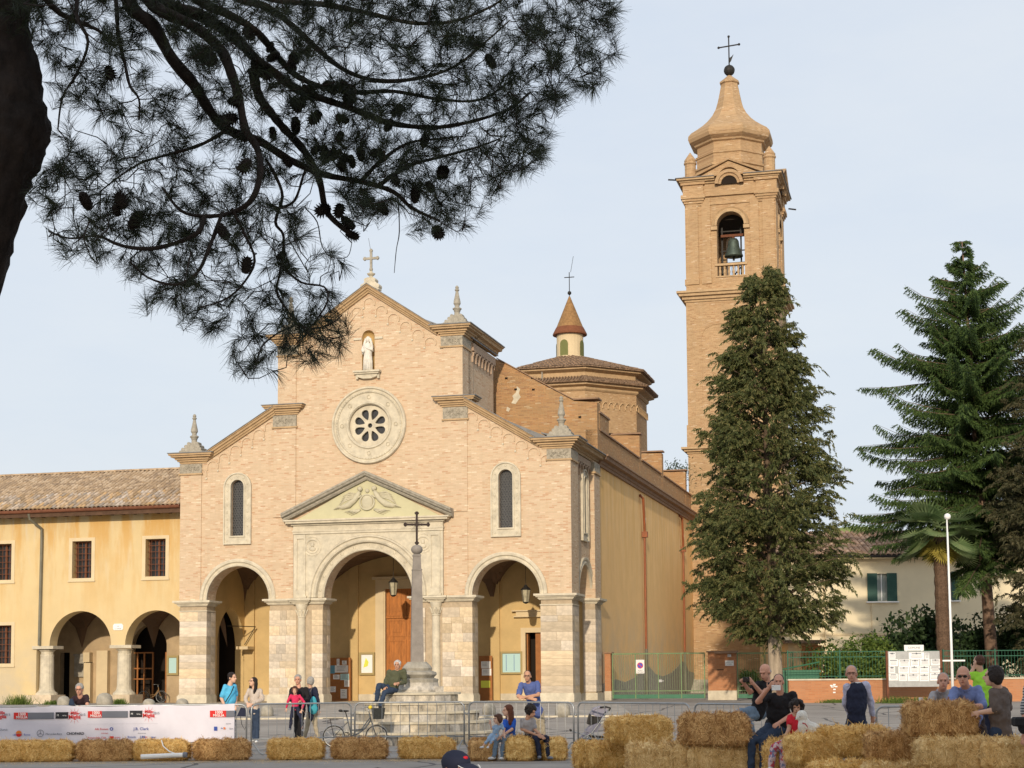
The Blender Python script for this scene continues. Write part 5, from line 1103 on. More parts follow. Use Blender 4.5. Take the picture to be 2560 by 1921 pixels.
# crowd barriers
def barrier_parts(L):
    out = []
    f = MB(); r = 0.13; top = 1.08
    pts = [(0, 0, 0.16), (0, 0, top-r)]+[(r-r*cos(a), 0, top-r+r*sin(a)) for a in (pi/8, pi/4, 3*pi/8, pi/2)]+[(L-r, 0, top)]+[(L-r+r*sin(a), 0, top-r+r*cos(a)) for a in (pi/8, pi/4, 3*pi/8, pi/2)]+[(L, 0, 0.16)]
    f.tube(pts, 0.019, 8); f.cyl((0, 0, 0.33), (L, 0, 0.33), 0.015, n=7)
    for x in (0, L):
        s = 1 if x == 0 else -1; f.cyl((x-s*0.02, 0, 0.85), (x-s*0.06, 0, 0.80), 0.012, n=5)
    return f
def barrier(p0, p1, label, group='steel crowd barriers across the piazza'):
    p0 = Vector(p0); p1 = Vector(p1); d = p1-p0; L = d.length; B = thing('crowd_barrier', label, 'barrier', p0, atan2(d.y, d.x), group)
    barrier_parts(L).obj('frame', 'galvanised', B, smooth=True)
    n = int(L/0.195); b = MB(); b.cyl((0, 0, 0.33), (0, 0, 1.075), 0.0065, n=5); me = None
    for i in range(1, n):
        if me is None: o = b.obj('bar', 'galvanised', B); me = o.data
        else: o = link('bar', me, B)
        o.location = (L*i/n, 0, 0)
    for x, s in ((0.03, 1), (L-0.03, -1)):
        t = MB(); t.tube([(0, -0.30, 0.012), (0, -0.20, 0.05), (0, -0.03, 0.24), (0, 0.03, 0.24), (0, 0.20, 0.05), (0, 0.30, 0.012)], 0.016, 6); q = t.obj('foot', 'galvanised', B); q.location = (x, 0, 0)
        q.rotation_euler = (0, 0, 0.5*s)
    return B
def gp(px, Y): v = atY(px, 1690, Y); return (v.x, Y, 0)
FL = [(-240, 35.5), (110, 35.6), (365, 35.7), (617, 35.9), (629, 36.0), (878, 37.2), (887, 37.2), (1160, 37.0), (1172, 36.9), (1433, 35.4), (1444, 35.3), (1722, 32.9), (1735, 32.8), (1921, 31.2)]
labs = ['barrier behind the left end of the white sponsor banner', 'barrier behind the sponsor banner under the leaning man', 'barrier sticking out at the right end of the sponsor banner, beside the woman in jeans', 'steel barrier in front of the child in red and the couple with grey hair', 'steel barrier in front of the bicycle and the stone monument steps', 'steel barrier on which the man in the blue polo leans', 'steel barrier in front of the green gate, between pushchair and brown bale', 'steel barrier ending at the seated man in the black polo']
pairs = [(0, 1), (1, 2), (2, 3), (4, 5), (6, 7), (8, 9), (10, 11), (12, 13)]
for (a, b), lb in zip(pairs, labs):
    x0, x1 = FL[a][0]+(4 if a in (1, 2) else 0), FL[b][0]-(4 if b < 3 else 0); barrier(gp(x0, FL[a][1]), gp(x1, FL[b][1]), lb)
barrier(gp(2188, 28.6), gp(2500, 28.2), 'steel barrier at the far right, behind the tall hay bale the older couple lean on')

# banner tied over the left barriers
def banner():
    Y = 35.38; T = thing('sponsor_banner', 'long white sponsor banner with red and black logos tied over the left barriers', 'banner', (0, Y, 0))
    x0 = atY(-60, 1700, Y).x; x1 = atY(587, 1700, Y).x; nx, nz = 120, 12; vs = []
    for k in range(2):
        for j in range(nz+1):
            for i in range(nx+1):
                f = i/nx; x = x0+(x1-x0)*f; zt = 1.09-0.035*abs(sin(f*9.4))+0.02*f; zb = 0.33-0.16*sin(pi*min(1, f*1.05))**2; t = j/nz
                vs.append((x, 0.004*sin(x*9)+0.006*sin(x*23+t*3)*(1-t)+(0.004 if k else 0)+0.02*max(0, 0.3-t)*sin(x*5), zb+(zt-zb)*t))
    n = nx+1; N1 = n*(nz+1); fs = []
    for j in range(nz):
        for i in range(nx): a = j*n+i; fs.append((a, a+1, a+n+1, a+n)); fs.append((N1+a, N1+a+n, N1+a+n+1, N1+a+1))
    m = MB(); m.add(vs, fs); mat('banner_cloth', (0.66, 0.64, 0.71), rough=0.6, var=0.05, vscale=3); m.obj('banner_sheet', 'banner_cloth', T, smooth=True)
    P = lambda x, y: (lambda v: (v.x, v.z))(atY(x/5.267, 1640+y/5.267, Y)); Q = lambda x, y: P(x+380*5.267, y)
    yo = -0.018
    def rect(a, b, name, m_, d=0.0):
        q = MB(); q.box(min(a[0], b[0]), max(a[0], b[0]), yo-d-0.002, yo-d, min(a[1], b[1]), max(a[1], b[1])); return q.obj(name, m_, T)
    def wr(s, p, size, m_, d=0.004, **k): return text(s, T, (p[0], yo-d, p[1]), size, m_, **k)
    for ox, fn in ((0, P), (975, P), (0, None)):
        if fn:
            f = lambda x, y: P(x+ox, y-(0.02*ox))
            rect(f(185, 748), f(368, 832), 'red_panel', 'print_red'); rect(f(369, 748), f(710, 832), 'grey_panel', 'print_grey'); rect(f(735, 742), f(900, 826), 'black_panel', 'print_black')
            wr('1000', f(290, 770), 0.085, 'white_paint', bold=True); wr('MIGLIA', f(290, 810), 0.075, 'white_paint', bold=True)
            wr('M', f(765, 785), 0.06, 'white_paint'); wr('racing', f(850, 785), 0.035, 'white_paint')
            wr('Mille', f(985, 755), 0.09, 'print_red', bold=True); wr('Miglia', f(985, 805), 0.11, 'print_red', bold=True); wr('2015', f(1085, 775), 0.07, 'print_grey')
            q = MB(); a = f(985, 790)
            for i in range(12): t = 2*pi*i/12; q.cyl((a[0]+0.10*cos(t), yo-0.003, a[1]+0.10*sin(t)), (a[0]+0.17*cos(t), yo-0.003, a[1]+0.17*sin(t)), 0.004, 0.001, 4)
            q.obj('starburst', 'print_red', T)
    rect(Q(765, 722), Q(978, 806), 'red_panel', 'print_red'); rect(Q(979, 722), Q(1085, 806), 'grey_panel', 'print_grey'); wr('1000', Q(880, 745), 0.085, 'white_paint', bold=True); wr('MIGLIA', Q(880, 786), 0.075, 'white_paint', bold=True)
    rect(P(180, 912), P(1105, 905), 'red_rule', 'print_red'); rect(P(1150, 898), P(2080, 892), 'grey_rule', 'print_grey')
    q = MB(); a = P(535, 1020); q.ring(a[0], a[1], [(0.066, yo), (0.066, yo-0.004), (0.074, yo-0.004), (0.074, yo)], 0, 2*pi, 24)
    for i in range(3): t = pi/2+2*pi*i/3; q.cyl((a[0], yo-0.003, a[1]), (a[0]+0.066*cos(t), yo-0.003, a[1]+0.066*sin(t)), 0.007, 0.002, 4)
    q.obj('star_emblem', 'print_grey', T)
    wr('Mercedes-Benz', P(712, 1028), 0.056, 'print_grey'); wr('CHOPARD', P(995, 1025), 0.078, 'print_black', bold=True)
    a = P(250, 1020); q = MB(); q.slab(arc(a[0], a[1]-0.005, 0.062, 0, pi, 14), [], yo-0.002, yo); q.obj('half_disc', 'print_orange', T); q = MB(); q.slab(arc(a[0], a[1]-0.012, 0.062, -pi, 0, 14), [], yo-0.002, yo); q.obj('half_disc', 'print_red', T)
    wr('UBI', P(195, 1042), 0.05, 'print_blue'); wr('Banca', P(360, 1038), 0.06, 'print_blue')
    wr('Alfa Romeo', P(1340, 965), 0.06, 'print_red'); q = MB(); a = P(1470, 962); q.ring(a[0], a[1], [(0.02, yo-0.002), (0.033, yo-0.004), (0.036, yo)], 0, 2*pi, 16); q.obj('round_badge', 'print_blue', T)
    wr('J.B. Clark', P(1860, 962), 0.085, 'print_blue'); wr('AON Italia', P(1380, 1020), 0.035, 'print_red'); wr('official partner', P(1870, 1018), 0.03, 'print_grey')
    wr('Automobile Club', P(1278, 1078), 0.055, 'print_red'); rect(P(1445, 1060), P(1500, 1098), 'red_square', 'print_red', 0.001); wr('EXPO', P(1555, 1078), 0.045, 'print_red')
    wr('Brescia', P(1735, 1068), 0.06, 'print_blue'); wr('UBI', P(1880, 1070), 0.07, 'print_blue', bold=True); wr('tv', P(1925, 1070), 0.06, 'print_red'); wr('sitrac', P(2020, 1072), 0.05, 'print_blue', bold=True)
    wr('Zurich', P(55, 975), 0.06, 'print_grey'); wr('Mille', P(15, 750), 0.09, 'print_red', bold=True); wr('Miglia', P(10, 800), 0.11, 'print_red', bold=True); wr('2015', P(95, 775), 0.07, 'print_grey')
    rect(Q(818, 932), Q(860, 985), 'navy_square', 'print_blue'); rect(Q(945, 940), Q(968, 968), 'orange_square', 'print_orange'); wr('AC', Q(928, 955), 0.05, 'print_blue'); wr('Sara', Q(1045, 958), 0.05, 'print_grey'); wr('i', Q(795, 1075), 0.05, 'print_blue'); wr('Golfo', Q(970, 1075), 0.045, 'print_grey'); wr('l', Q(1048, 1070), 0.06, 'print_black'); wr('partner', Q(1010, 892), 0.035, 'print_grey')
banner()

# hay bales
def straw_mat(name, a, b, c):
    m = bpy.data.materials.new(name); m.use_nodes = True; N = m.node_tree.nodes; L = m.node_tree.links; bs = N['Principled BSDF']; bs.inputs['Roughness'].default_value = 0.7; bs.inputs['Specular IOR Level'].default_value = 0.25
    g = N.new('ShaderNodeNewGeometry'); tc = N.new('ShaderNodeTexCoord'); nz = N.new('ShaderNodeTexNoise'); nz.inputs['Scale'].default_value = 7; nz.inputs['Detail'].default_value = 4
    L.new(tc.outputs['Object'], nz.inputs['Vector']); mx = N.new('ShaderNodeMath'); mx.operation = 'MULTIPLY_ADD'; mx.inputs[1].default_value = 0.55; L.new(g.outputs['Random Per Island'], mx.inputs[0]); ml = N.new('ShaderNodeMath'); ml.operation = 'MULTIPLY'; ml.inputs[1].default_value = 0.6; L.new(nz.outputs['Fac'], ml.inputs[0]); L.new(ml.outputs[0], mx.inputs[2])
    r = N.new('ShaderNodeValToRGB'); e = r.color_ramp.elements; e[0].position = 0.15; e[0].color = (*a, 1); e[1].position = 0.9; e[1].color = (*c, 1); q = e.new(0.5); q.color = (*b, 1)
    L.new(mx.outputs[0], r.inputs['Fac']); L.new(r.outputs['Color'], bs.inputs['Base Color']); MATS[name] = m
straw_mat('straw_gold', (0.27, 0.13, 0.03), (0.70, 0.40, 0.10), (0.98, 0.74, 0.32))
straw_mat('straw_pale', (0.30, 0.16, 0.055), (0.68, 0.43, 0.155), (0.95, 0.74, 0.38))
straw_mat('straw_brown', (0.14, 0.06, 0.02), (0.46, 0.24, 0.08), (0.85, 0.56, 0.24))
def bale_meshes():
    out = {}; rs = np.random.RandomState(5)
    for name in ('straw_gold', 'straw_pale', 'straw_brown'):
        out[name] = []
        for var in range(2):
            L, D, H = 1.0, 0.46, 0.40; m = MB(); nx, ny, nz = 20, 9, 8
            def pt(a, b, c):
                x, y, z = (a-0.5), (b-0.5), (c-0.5); e = 0.10
                dd = lambda t: 1-e*(max(0, abs(t)-0.36)/0.14)**2
                w = 1+0.05*sin(9*a+var*2)*sin(5*c+b*4)
                return (x*L*dd(y)*dd(z)*(1+0.02*sin(c*11+b*7)), y*D*dd(x)*dd(z)*w, H/2+z*H*dd(x)*dd(y)*w+(0.016*sin(a*23+var)+0.012*sin(a*11+b*9+var*3))*(1 if z > 0 else 0.2))
            def face(n1, n2, f):
                vs = [f(i/n1, j/n2) for j in range(n2+1) for i in range(n1+1)]; fs = [(j*(n1+1)+i, j*(n1+1)+i+1, (j+1)*(n1+1)+i+1, (j+1)*(n1+1)+i) for j in range(n2) for i in range(n1)]; m.add(vs, fs)
            face(nx, nz, lambda a, c: pt(a, 0, c)); face(nx, nz, lambda a, c: pt(1-a, 1, c)); face(nx, ny, lambda a, b: pt(a, b, 1)); face(nx, ny, lambda a, b: pt(a, 1-b, 0)); face(ny, nz, lambda b, c: pt(0, 1-b, c)); face(ny, nz, lambda b, c: pt(1, b, c))
            nf = len(m.f); P = np.array(m.v); N = 5200
            k = rs.randint(0, nf, N); fa = np.array(m.f)[k]; w = rs.dirichlet([1]*4, N)[:, :, None]; c = (P[fa]*w).sum(1)
            nrm = np.cross(P[fa[:, 1]]-P[fa[:, 0]], P[fa[:, 3]]-P[fa[:, 0]]); nrm /= np.linalg.norm(nrm, axis=1)[:, None]+1e-9
            t = rs.normal(size=(N, 3))*np.array([0.9, 0.8, 1.15]); t -= nrm*(t*nrm).sum(1)[:, None]; t /= np.linalg.norm(t, axis=1)[:, None]
            d = t*0.92+nrm*rs.uniform(0.0, 0.8, N)[:, None]**1.5; d /= np.linalg.norm(d, axis=1)[:, None]
            ln = rs.uniform(0.035, 0.12, N)[:, None]; wd = rs.uniform(0.0022, 0.0048, N)[:, None]; s = np.cross(d, nrm); s /= np.linalg.norm(s, axis=1)[:, None]+1e-9
            ln[rs.rand(N) < 0.02] *= 2.2; a = c-d*ln*0.35+nrm*0.002; b = c+d*ln*0.65+nrm*0.012; Q = np.stack([a-s*wd, a+s*wd, b+s*wd*0.8, b-s*wd*0.8], 1).reshape(-1, 3)
            o = len(m.v); m.add([tuple(q) for q in Q], [(4*i, 4*i+1, 4*i+2, 4*i+3) for i in range(N)])
            me = bpy.data.meshes.new('hay_bale'); me.from_pydata(m.v, [], m.f); me.materials.append(MATS[name]); me.update(); out[name].append(me)
    return out
BM = bale_meshes()
def bale(loc, rotz, m, label, group, s=(1, 1, 1), tilt=0.0, var=0):
    o = link('hay_bale', BM[m][var], None, loc, (tilt, 0, rotz)); o.scale = s; return tag(o, label, 'hay bale', group)
G1 = 'hay bales in a line along the road'
lows = [(8, 'straw_gold', 'hay bale cut by the left edge of the photo, below the banner'), (120, 'straw_gold', 'golden hay bale below the large banner letters CHOPARD, second from the left'), (267, 'straw_brown', 'brown hay bale touching the golden one on its left, below the banner'),
        (407, 'straw_gold', 'hay bale with a white pole leaning along its foot'), (556, 'straw_brown', 'dark hay bale below the right end of the banner'), (741, 'straw_gold', 'hay bale in front of the man holding the child in red'),
        (899, 'straw_brown', 'dark brown hay bale in front of the bicycle'), (1067, 'straw_gold', 'golden hay bale in front of the monument steps, behind the dark cap')]
for i, (px, m, lb) in enumerate(lows):
    bale((atY(px, 1700, 33.9).x, 33.9, 0), random.uniform(-0.07, 0.07), m, lb, G1, (1.10 if i else 1.0, 1, 1.0), var=i % 2)
kidx = atY(1302, 1700, 32.6).x
bale((kidx, 32.9, 0), pi/2-0.15, 'straw_gold', 'hay bale set end-on between the girl in jeans and the curly-haired child', 'hay bales the children sit on', (0.8, 1.2, 1.08))
bale((kidx-0.75, 33.0, 0), pi/2, 'straw_brown', 'hay bale under the girl with the toddler on her lap', 'hay bales the children sit on', (0.8, 1.1, 1.0), var=1)
bale((kidx+0.62, 33.0, 0), pi/2+0.1, 'straw_gold', 'hay bale under the curly-haired child in the grey T-shirt', 'hay bales the children sit on', (0.8, 1.0, 1.0), var=1)
G2 = 'hay bales stacked at the bend on the right'
def bp(px, py, Y): return atY(px, py, Y)
for px, zz, Y, rz, m, lb, s, v in (
    (1508, 0.0, 29.6, 0.05, 'straw_gold', 'lowest hay bale of the left heap, with another laid across its right end', (1.05, 1.1, 1.18), 0),
    (1596, 0.47, 29.2, 0.22, 'straw_gold', 'bright golden hay bale on top of the left heap, below the green gate', (1.12, 1.1, 1.10), 1),
    (1650, 0.0, 26.4, -0.03, 'straw_pale', 'pale hay bale low in front, just right of the golden heap', (1.05, 1.1, 1.42), 1),
    (1800, 0.0, 26.3, 0.05, 'straw_pale', 'pale low hay bale beside the seated man in the black polo', (1.1, 1.1, 1.38), 0),
    (1785, 0.55, 26.2, -0.12, 'straw_brown', 'brownish hay bale on top, just left of the man with the white phone', (1.08, 1.0, 1.18), 0),
    (1915, 0.0, 26.9, 0.1, 'straw_brown', 'hay bale behind the legs of the man in the black polo', (1.0, 1.1, 1.55), 1),
    (1985, 0.0, 25.4, 0.1, 'straw_gold', 'hay bale under the seated woman in the red top', (0.9, 1.1, 1.55), 0),
    (2030, 0.36, 24.2, 0.5, 'straw_gold', 'hay bale set askew just right of the patterned trousers', (0.8, 1.0, 1.02), 1),
    (2125, 0.45, 24.4, 0.05, 'straw_gold', 'hay bale right of the white poodle, below the man in the dark vest', (1.15, 1.1, 1.03), 0),
    (2120, 0.0, 23.2, 0.0, 'straw_gold', 'bottom hay bale under the one with the poodle', (1.1, 1.1, 1.08), 1),
    (2235, 0.42, 23.4, -0.05, 'straw_brown', 'dull hay bale left of the tall stack, below the barrier end', (0.8, 1.1, 1.0), 1),
    (2240, 0.0, 22.9, 0.06, 'straw_pale', 'bottom hay bale left of the tall stack', (1.0, 1.1, 1.05), 0),
    (2350, 0.80, 22.4, -0.05, 'straw_brown', 'topmost hay bale, on which the two older people lean', (0.95, 0.95, 1.12), 1),
    (2385, 0.40, 21.9, 0.02, 'straw_pale', 'pale hay bale under the topmost one at the right', (1.0, 1.0, 0.98), 0),
    (2530, 0.40, 21.8, 0.03, 'straw_pale', 'pale hay bale cut by the right edge of the photo', (0.95, 1.0, 0.96), 1),
    (2385, 0.0, 21.9, 0.0, 'straw_gold', 'bottom hay bale of the right-hand stack, under the pale one', (1.0, 1.0, 1.0), 1),
    (2530, 0.0, 21.9, 0.0, 'straw_gold', 'bottom hay bale at the right edge of the photo', (0.95, 1.0, 1.0), 0)):
    x = atY(px, 1800, Y).x; bale((x, Y, zz), rz, m, lb, G2, s, var=v)
def litter():
    rs = np.random.RandomState(9); N = 9000; x = rs.uniform(-11.5, 4.0, N); y = 33.4+rs.normal(0, 0.45, N)-0.15; k = rs.rand(N) < 0.35
    x[k] = rs.uniform(1.0, 8.0, k.sum()); y[k] = rs.normal(27.5, 1.8, k.sum())
    keep = y > 20; x, y = x[keep], y[keep]; N = len(x); a = rs.uniform(0, pi, N); l = rs.uniform(0.02, 0.07, N); w = 0.004
    c = np.stack([x, y, np.full(N, 0.006)], 1); d = np.stack([np.cos(a), np.sin(a), rs.uniform(-0.05, 0.1, N)], 1)*l[:, None]; s = np.stack([-np.sin(a), np.cos(a), np.zeros(N)], 1)*w
    P = np.stack([c-d-s, c+d-s, c+d+s, c-d+s], 1); P[:, :, 2] = np.maximum(P[:, :, 2], 0.004); o = quads('straw_litter', P, 'straw_pale'); o['kind'] = 'stuff'; o['label'] = 'loose straw scattered on the road round the bales'
litter()
# white pole leaning against the fourth bale
def pole():
    T = thing('fallen_pole', 'white peeled pole lying along the foot of a bale with a loose cord', 'pole', (0, 0, 0))
    a = gp(352, 33.3); b = gp(462, 33.45); m = MB(); m.cyl((a[0], 33.4, 0.10), (b[0], 33.45, 0.13), 0.05, 0.045, 10); m.obj('pole_shaft', 'white_paint', T, smooth=False)
    m = MB(); m.cyl((b[0]-0.02, 33.45, 0.13), (b[0]+0.06, 33.45, 0.13), 0.055, n=10); m.obj('end_cap', 'print_grey', T)
    m = MB(); c = atY(402, 1858, 33.55); m.tube([(c.x, 33.6, 0.42), (c.x+0.05, 33.55, 0.30), (c.x+0.18, 33.5, 0.20), (c.x+0.3, 33.46, 0.16)], 0.012, 5); m.obj('cord', 'white_paint', T)
pole()

# rounded kerb stones
bo = MB(); bo.lathe([(0.22, -0.05), (0.22, 0.18), (0.20, 0.27), (0.14, 0.34), (0.05, 0.37)], 0, 0, 0, 12); b0 = bo.obj('bollard', 'stone_grey', None, smooth=True)
for i, (px, Y, s, lb) in enumerate(((160, 66, 1.2, 'round-topped stone bollard behind the leaning man at the banner'), (262, 66, 1.5, 'round-topped stone bollard by the arcade column plinth'), (373, 62, 1.1, 'low round stone bollard before the second arcade arch'), (456, 62, 1.1, 'low round stone bollard at the left corner pier of the church'),
        (668, 57, 1.0, 'round stone bollard between the woman in beige and the man with the child'), (1222, 57, 1.05, 'round stone bollard seen above the girl with the long brown hair'), (1406, 56, 1.15, 'round stone bollard right of the man in the blue polo'))):
    o = b0 if i == 0 else link('bollard', b0.data); o.location = (atY(px, 1700, Y).x, Y, ground_z(Y)+0.045); o.scale = (s, s, s); tag(o, lb, 'bollard', 'rounded stone bollards before the church')

# lanterns in the porch
def lantern(u, zb, zt, label, v=2.2):
    p = CO+CU*u+CV*v; T = thing('hanging_lantern', label, 'lantern', (p.x, p.y, 0), -TH, 'iron lanterns hanging in the church porch'); h = zt-zb
    m = MB(); m.lathe([(0.13, zb), (0.20, zt-0.12)], 0, 0, 0, 6); mat('lantern_glass', (0.42, 0.38, 0.26), rough=0.35, var=0.3, vscale=6) if 'lantern_glass' not in MATS else None; m.obj('glass', 'lantern_glass', T)
    m = MB(); m.lathe([(0.22, zt-0.12), (0.23, zt-0.09), (0.08, zt+0.05), (0.03, zt+0.12)], 0, 0, 0, 6); m.lathe([(0.05, zb-0.08), (0.14, zb-0.02), (0.14, zb)], 0, 0, 0, 6)
    for i in range(6): a = 2*pi*i/6; m.cyl((0.135*cos(a), 0.135*sin(a), zb), (0.205*cos(a), 0.205*sin(a), zt-0.11), 0.012, n=4)
    m.cyl((0, 0, zt+0.1), (0, 0, 7.15), 0.012, n=4); m.obj('iron_frame', 'iron_dark', T)
lantern(9.30, 5.28, 5.95, 'iron lantern hanging under the middle arch of the church porch'); lantern(15.38, 4.86, 5.5, 'iron lantern hanging under the right arch of the church porch')
# notice boards and cases of the porch
def porch_notices():
    F = lambda ox, oy, k: (lambda x, y, v: on_v(ox+x/k, oy+y/k, v))
    q = F(500, 1380, 4.15); s = F(880, 1380, 4.15)
    def frame(a, b, v, w, mfr, msh, name, label, cat):
        T = thing(name, label, cat, CO, -TH); m = MB()
        m.slab([(a[0], b[1]), (b[0], b[1]), (b[0], a[1]), (a[0], a[1])], [[(a[0]+w, b[1]+w), (b[0]-w, b[1]+w), (b[0]-w, a[1]-w), (a[0]+w, a[1]-w)]], v-0.10, v-0.005); m.obj('frame', mfr, T)
        m = MB(); m.box(a[0]+w, b[0]-w, v-0.05, v-0.03, b[1]+w, a[1]-w); m.obj('sheet', msh, T); return T, (a, b)
    T, _ = frame(s(80, 1045, 5.19), s(240, 1278, 5.19), 5.19, 0.10, 'case_brass', 'paper_white', 'notice_case', 'brass-framed notice case with a white and yellow sheet, left of the big orange door', 'notice case')
    a, b = s(115, 1100, 5.1), s(170, 1200, 5.1); m = MB(); m.slab([(a[0], b[1]), (b[0]-0.05, b[1]+0.06), (b[0], a[1]-0.2), (a[0]+0.12, a[1])], [], 5.13, 5.137); m.obj('yellow_patch', 'paper_yellow', T)
    a, b = s(1545, 1035, 5.19), s(1760, 1270, 5.19); T, _ = frame(a, (a[0]+1.02, b[1]), 5.19, 0.09, 'case_brass', 'paper_cyan', 'notice_case', 'brass-framed notice case with pale blue sheets beside the small right door', 'notice case')
    m = MB(); m.box(a[0]+0.25, a[0]+0.27, 5.135, 5.138, b[1]+0.15, a[1]-0.15); m.box(a[0]+0.62, a[0]+0.64, 5.135, 5.138, b[1]+0.15, a[1]-0.15); m.obj('sheet_edge', 'print_blue', T)
    v = 4.75
    T = thing('notice_board', 'brown wooden notice board with many white and blue papers, inside the middle arch', 'notice board', CO, -TH); a, b = q(1345, 1100, v), q(1562, 1555, v)
    m = MB(); m.box(a[0], b[0], v-0.04, v+0.04, b[1]-0.05, a[1]); m.box(b[0]-0.07, b[0], v+0.04, v+0.12, b[1]-0.05, a[1]-0.02); m.obj('board', 'board_wood', T)
    m = MB(); m.box(a[0]+0.1, a[0]+0.18, v+0.04, v+0.3, ZG+0.05, 1.0); m.box(b[0]-0.3, b[0]-0.22, v+0.04, v+0.3, ZG+0.05, 1.0); m.obj('prop', 'board_wood', T)
    for x0, y0, x1, y1, mm in ((1422, 1110, 1450, 1180, 'paper_white'), (1478, 1130, 1525, 1170, 'paper_white'), (1403, 1178, 1540, 1252, 'paper_white'), (1356, 1180, 1402, 1262, 'paper_blue'), (1385, 1275, 1452, 1322, 'paper_white'), (1460, 1265, 1550, 1330, 'paper_cyan'), (1500, 1330, 1552, 1400, 'paper_white'), (1350, 1398, 1412, 1455, 'paper_white'), (1462, 1424, 1528, 1520, 'paper_white')):
        c, d = q(x0, y0, v), q(x1, y1, v); m = MB(); m.box(c[0], d[0], v-0.05, v-0.042, d[1], c[1]); pp = m.obj('paper', mm, T)
        g = MB()
        for i in range(4):
            zz = c[1]-(c[1]-d[1])*(0.2+0.18*i); g.box(c[0]+(d[0]-c[0])*0.15, d[0]-(d[0]-c[0])*random.uniform(0.15, 0.4), v-0.052, v-0.0505, zz, zz+0.015)
        g.obj('print_lines', 'print_grey', pp)
    T = thing('notice_board', 'narrow brown notice board with a yellow sheet, inside the right arch', 'notice board', CO, -TH); a, b = s(1320, 1080, v), s(1458, 1530, v)
    m = MB(); m.box(a[0], b[0], v-0.04, v+0.04, b[1]-0.05, a[1]); m.box(a[0]+0.1, a[0]+0.18, v+0.04, v+0.3, ZG+0.05, 1.0); m.obj('board', 'board_wood', T)
    for x0, y0, x1, y1, mm in ((1342, 1137, 1440, 1208, 'paper_white'), (1350, 1213, 1448, 1283, 'paper_white'), (1340, 1337, 1436, 1410, 'paper_yellow')):
        c, d = s(x0, y0, v), s(x1, y1, v); m = MB(); m.box(c[0], d[0], v-0.05, v-0.042, d[1], c[1]); pp = m.obj('paper', mm, T)
        if mm == 'paper_white':
            g = MB(); 
            for i in range(3): zz = c[1]-(c[1]-d[1])*(0.25+0.2*i); g.box(c[0]+0.05, c[0]+(d[0]-c[0])*0.6, v-0.052, v-0.0505, zz, zz+0.015)
            g.obj('print_lines', 'print_grey', pp)
porch_notices()

# green gates, brick pillars and the low wall
mat('gate_green', (0.17, 0.25, 0.12), rough=0.6, var=0.2, vscale=3); mat('panel_green', (0.05, 0.17, 0.10), rough=0.5, var=0.15, vscale=2); mat('fence_green', (0.025, 0.11, 0.065), rough=0.6)
GV = 6.6
def gate(px0, px1, pyt, pyb, label, panels, v=GV, sign=False):
    a = on_v(px0, pyt, v); b = on_v(px1, pyb, v); x0, x1, zt, zb = a[0], b[0], a[1], ZG+0.08
    p = CO+CV*v; T = thing('steel_gate', label, 'gate', (p.x, p.y, 0), -TH, 'green steel gates beside the church')
    f = MB(); f.box(x0, x1, -0.03, 0.03, zt-0.06, zt)
    for i in range(panels+1): x = x0+(x1-x0-0.05)*i/panels; f.box(x, x+0.05, -0.029, 0.029, zb, zt-0.061)
    f.box(x0+0.051, x1-0.051, -0.02, 0.02, zb+0.32, zb+0.36); f.obj('frame', 'gate_green', T)
    f = MB(); f.box(x0+0.05, x1-0.05, -0.015, 0.015, zb, zb+0.18); f.obj('kick_panel', 'panel_green', T)
    bm = MB(); bm.box(-0.006, 0.006, -0.006, 0.006, zb+0.18, zt-0.065); me = None; n = int((x1-x0)/0.105)
    for i in range(1, n):
        if me is None: o = bm.obj('bar', 'gate_green', T); me = o.data
        else: o = link('bar', me, T)
        o.location = (x0+(x1-x0)*i/n, 0, 0)
    if sign:
        hd = MB(); h = on_v(1480+750/4.424, 1480+990/4.424, v); hd.box(h[0]-0.03, h[0]+0.1, -0.08, -0.031, h[1]-0.04, h[1]+0.08); hd.box(h[0]+0.1, h[0]+0.2, -0.08, -0.06, h[1], h[1]+0.03); hd.obj('lock', 'galvanised', T)
    return T, x0, x1, zt
gt = gate(1530, 1764, 1634, 1757, 'wide green steel gate with a no-parking sign, right of the church corner', 4, sign=True)
gate(1842, 1985, 1632, 1757, 'narrower green steel gate between the brick pillar and the conifer trunk', 2)
def nopark():
    k = 4.424; a = on_v(1480+485/k, 1480+752/k, GV-0.08); b = on_v(1480+580/k, 1480+903/k, GV-0.08); p = CO+CV*(GV-0.07); T = thing('no_parking_sign', 'white no-parking sign with blue and red disc on the green gate', 'sign', (p.x, p.y, 0), -TH)
    m = MB(); m.box(a[0], b[0], -0.01, 0.01, b[1], a[1]); m.obj('plate', 'white_paint', T); cx = (a[0]+b[0])/2; cz = a[1]-(a[1]-b[1])*0.42; r = (b[0]-a[0])*0.36
    m = MB(); m.slab(arc(cx, cz, r*0.82, 0, 2*pi*23/24, 23), [], -0.0125, -0.0105); mat('sign_blue', (0.08, 0.12, 0.55)); m.obj('disc', 'sign_blue', T)
    m = MB(); m.ring(cx, cz, [(r*0.80, -0.0101), (r*0.80, -0.015), (r, -0.015), (r, -0.0101)], 0, 2*pi, 24)
    d = r*0.8*cos(pi/4); w = 0.022; m.add([(cx-d-w*0.7, -0.0145, cz+d-w*0.7), (cx-d+w*0.7, -0.0145, cz+d+w*0.7), (cx+d+w*0.7, -0.0145, cz-d+w*0.7), (cx+d-w*0.7, -0.0145, cz-d-w*0.7)], [(0, 3, 2, 1)]); mat('sign_red', (0.60, 0.05, 0.06)); m.obj('ring', 'sign_red', T)
    text('PASSO', T, (cx, -0.012, b[1]+0.135), 0.07, 'print_black'); text('CARRABILE', T, (cx, -0.012, b[1]+0.06), 0.062, 'print_black')
nopark()
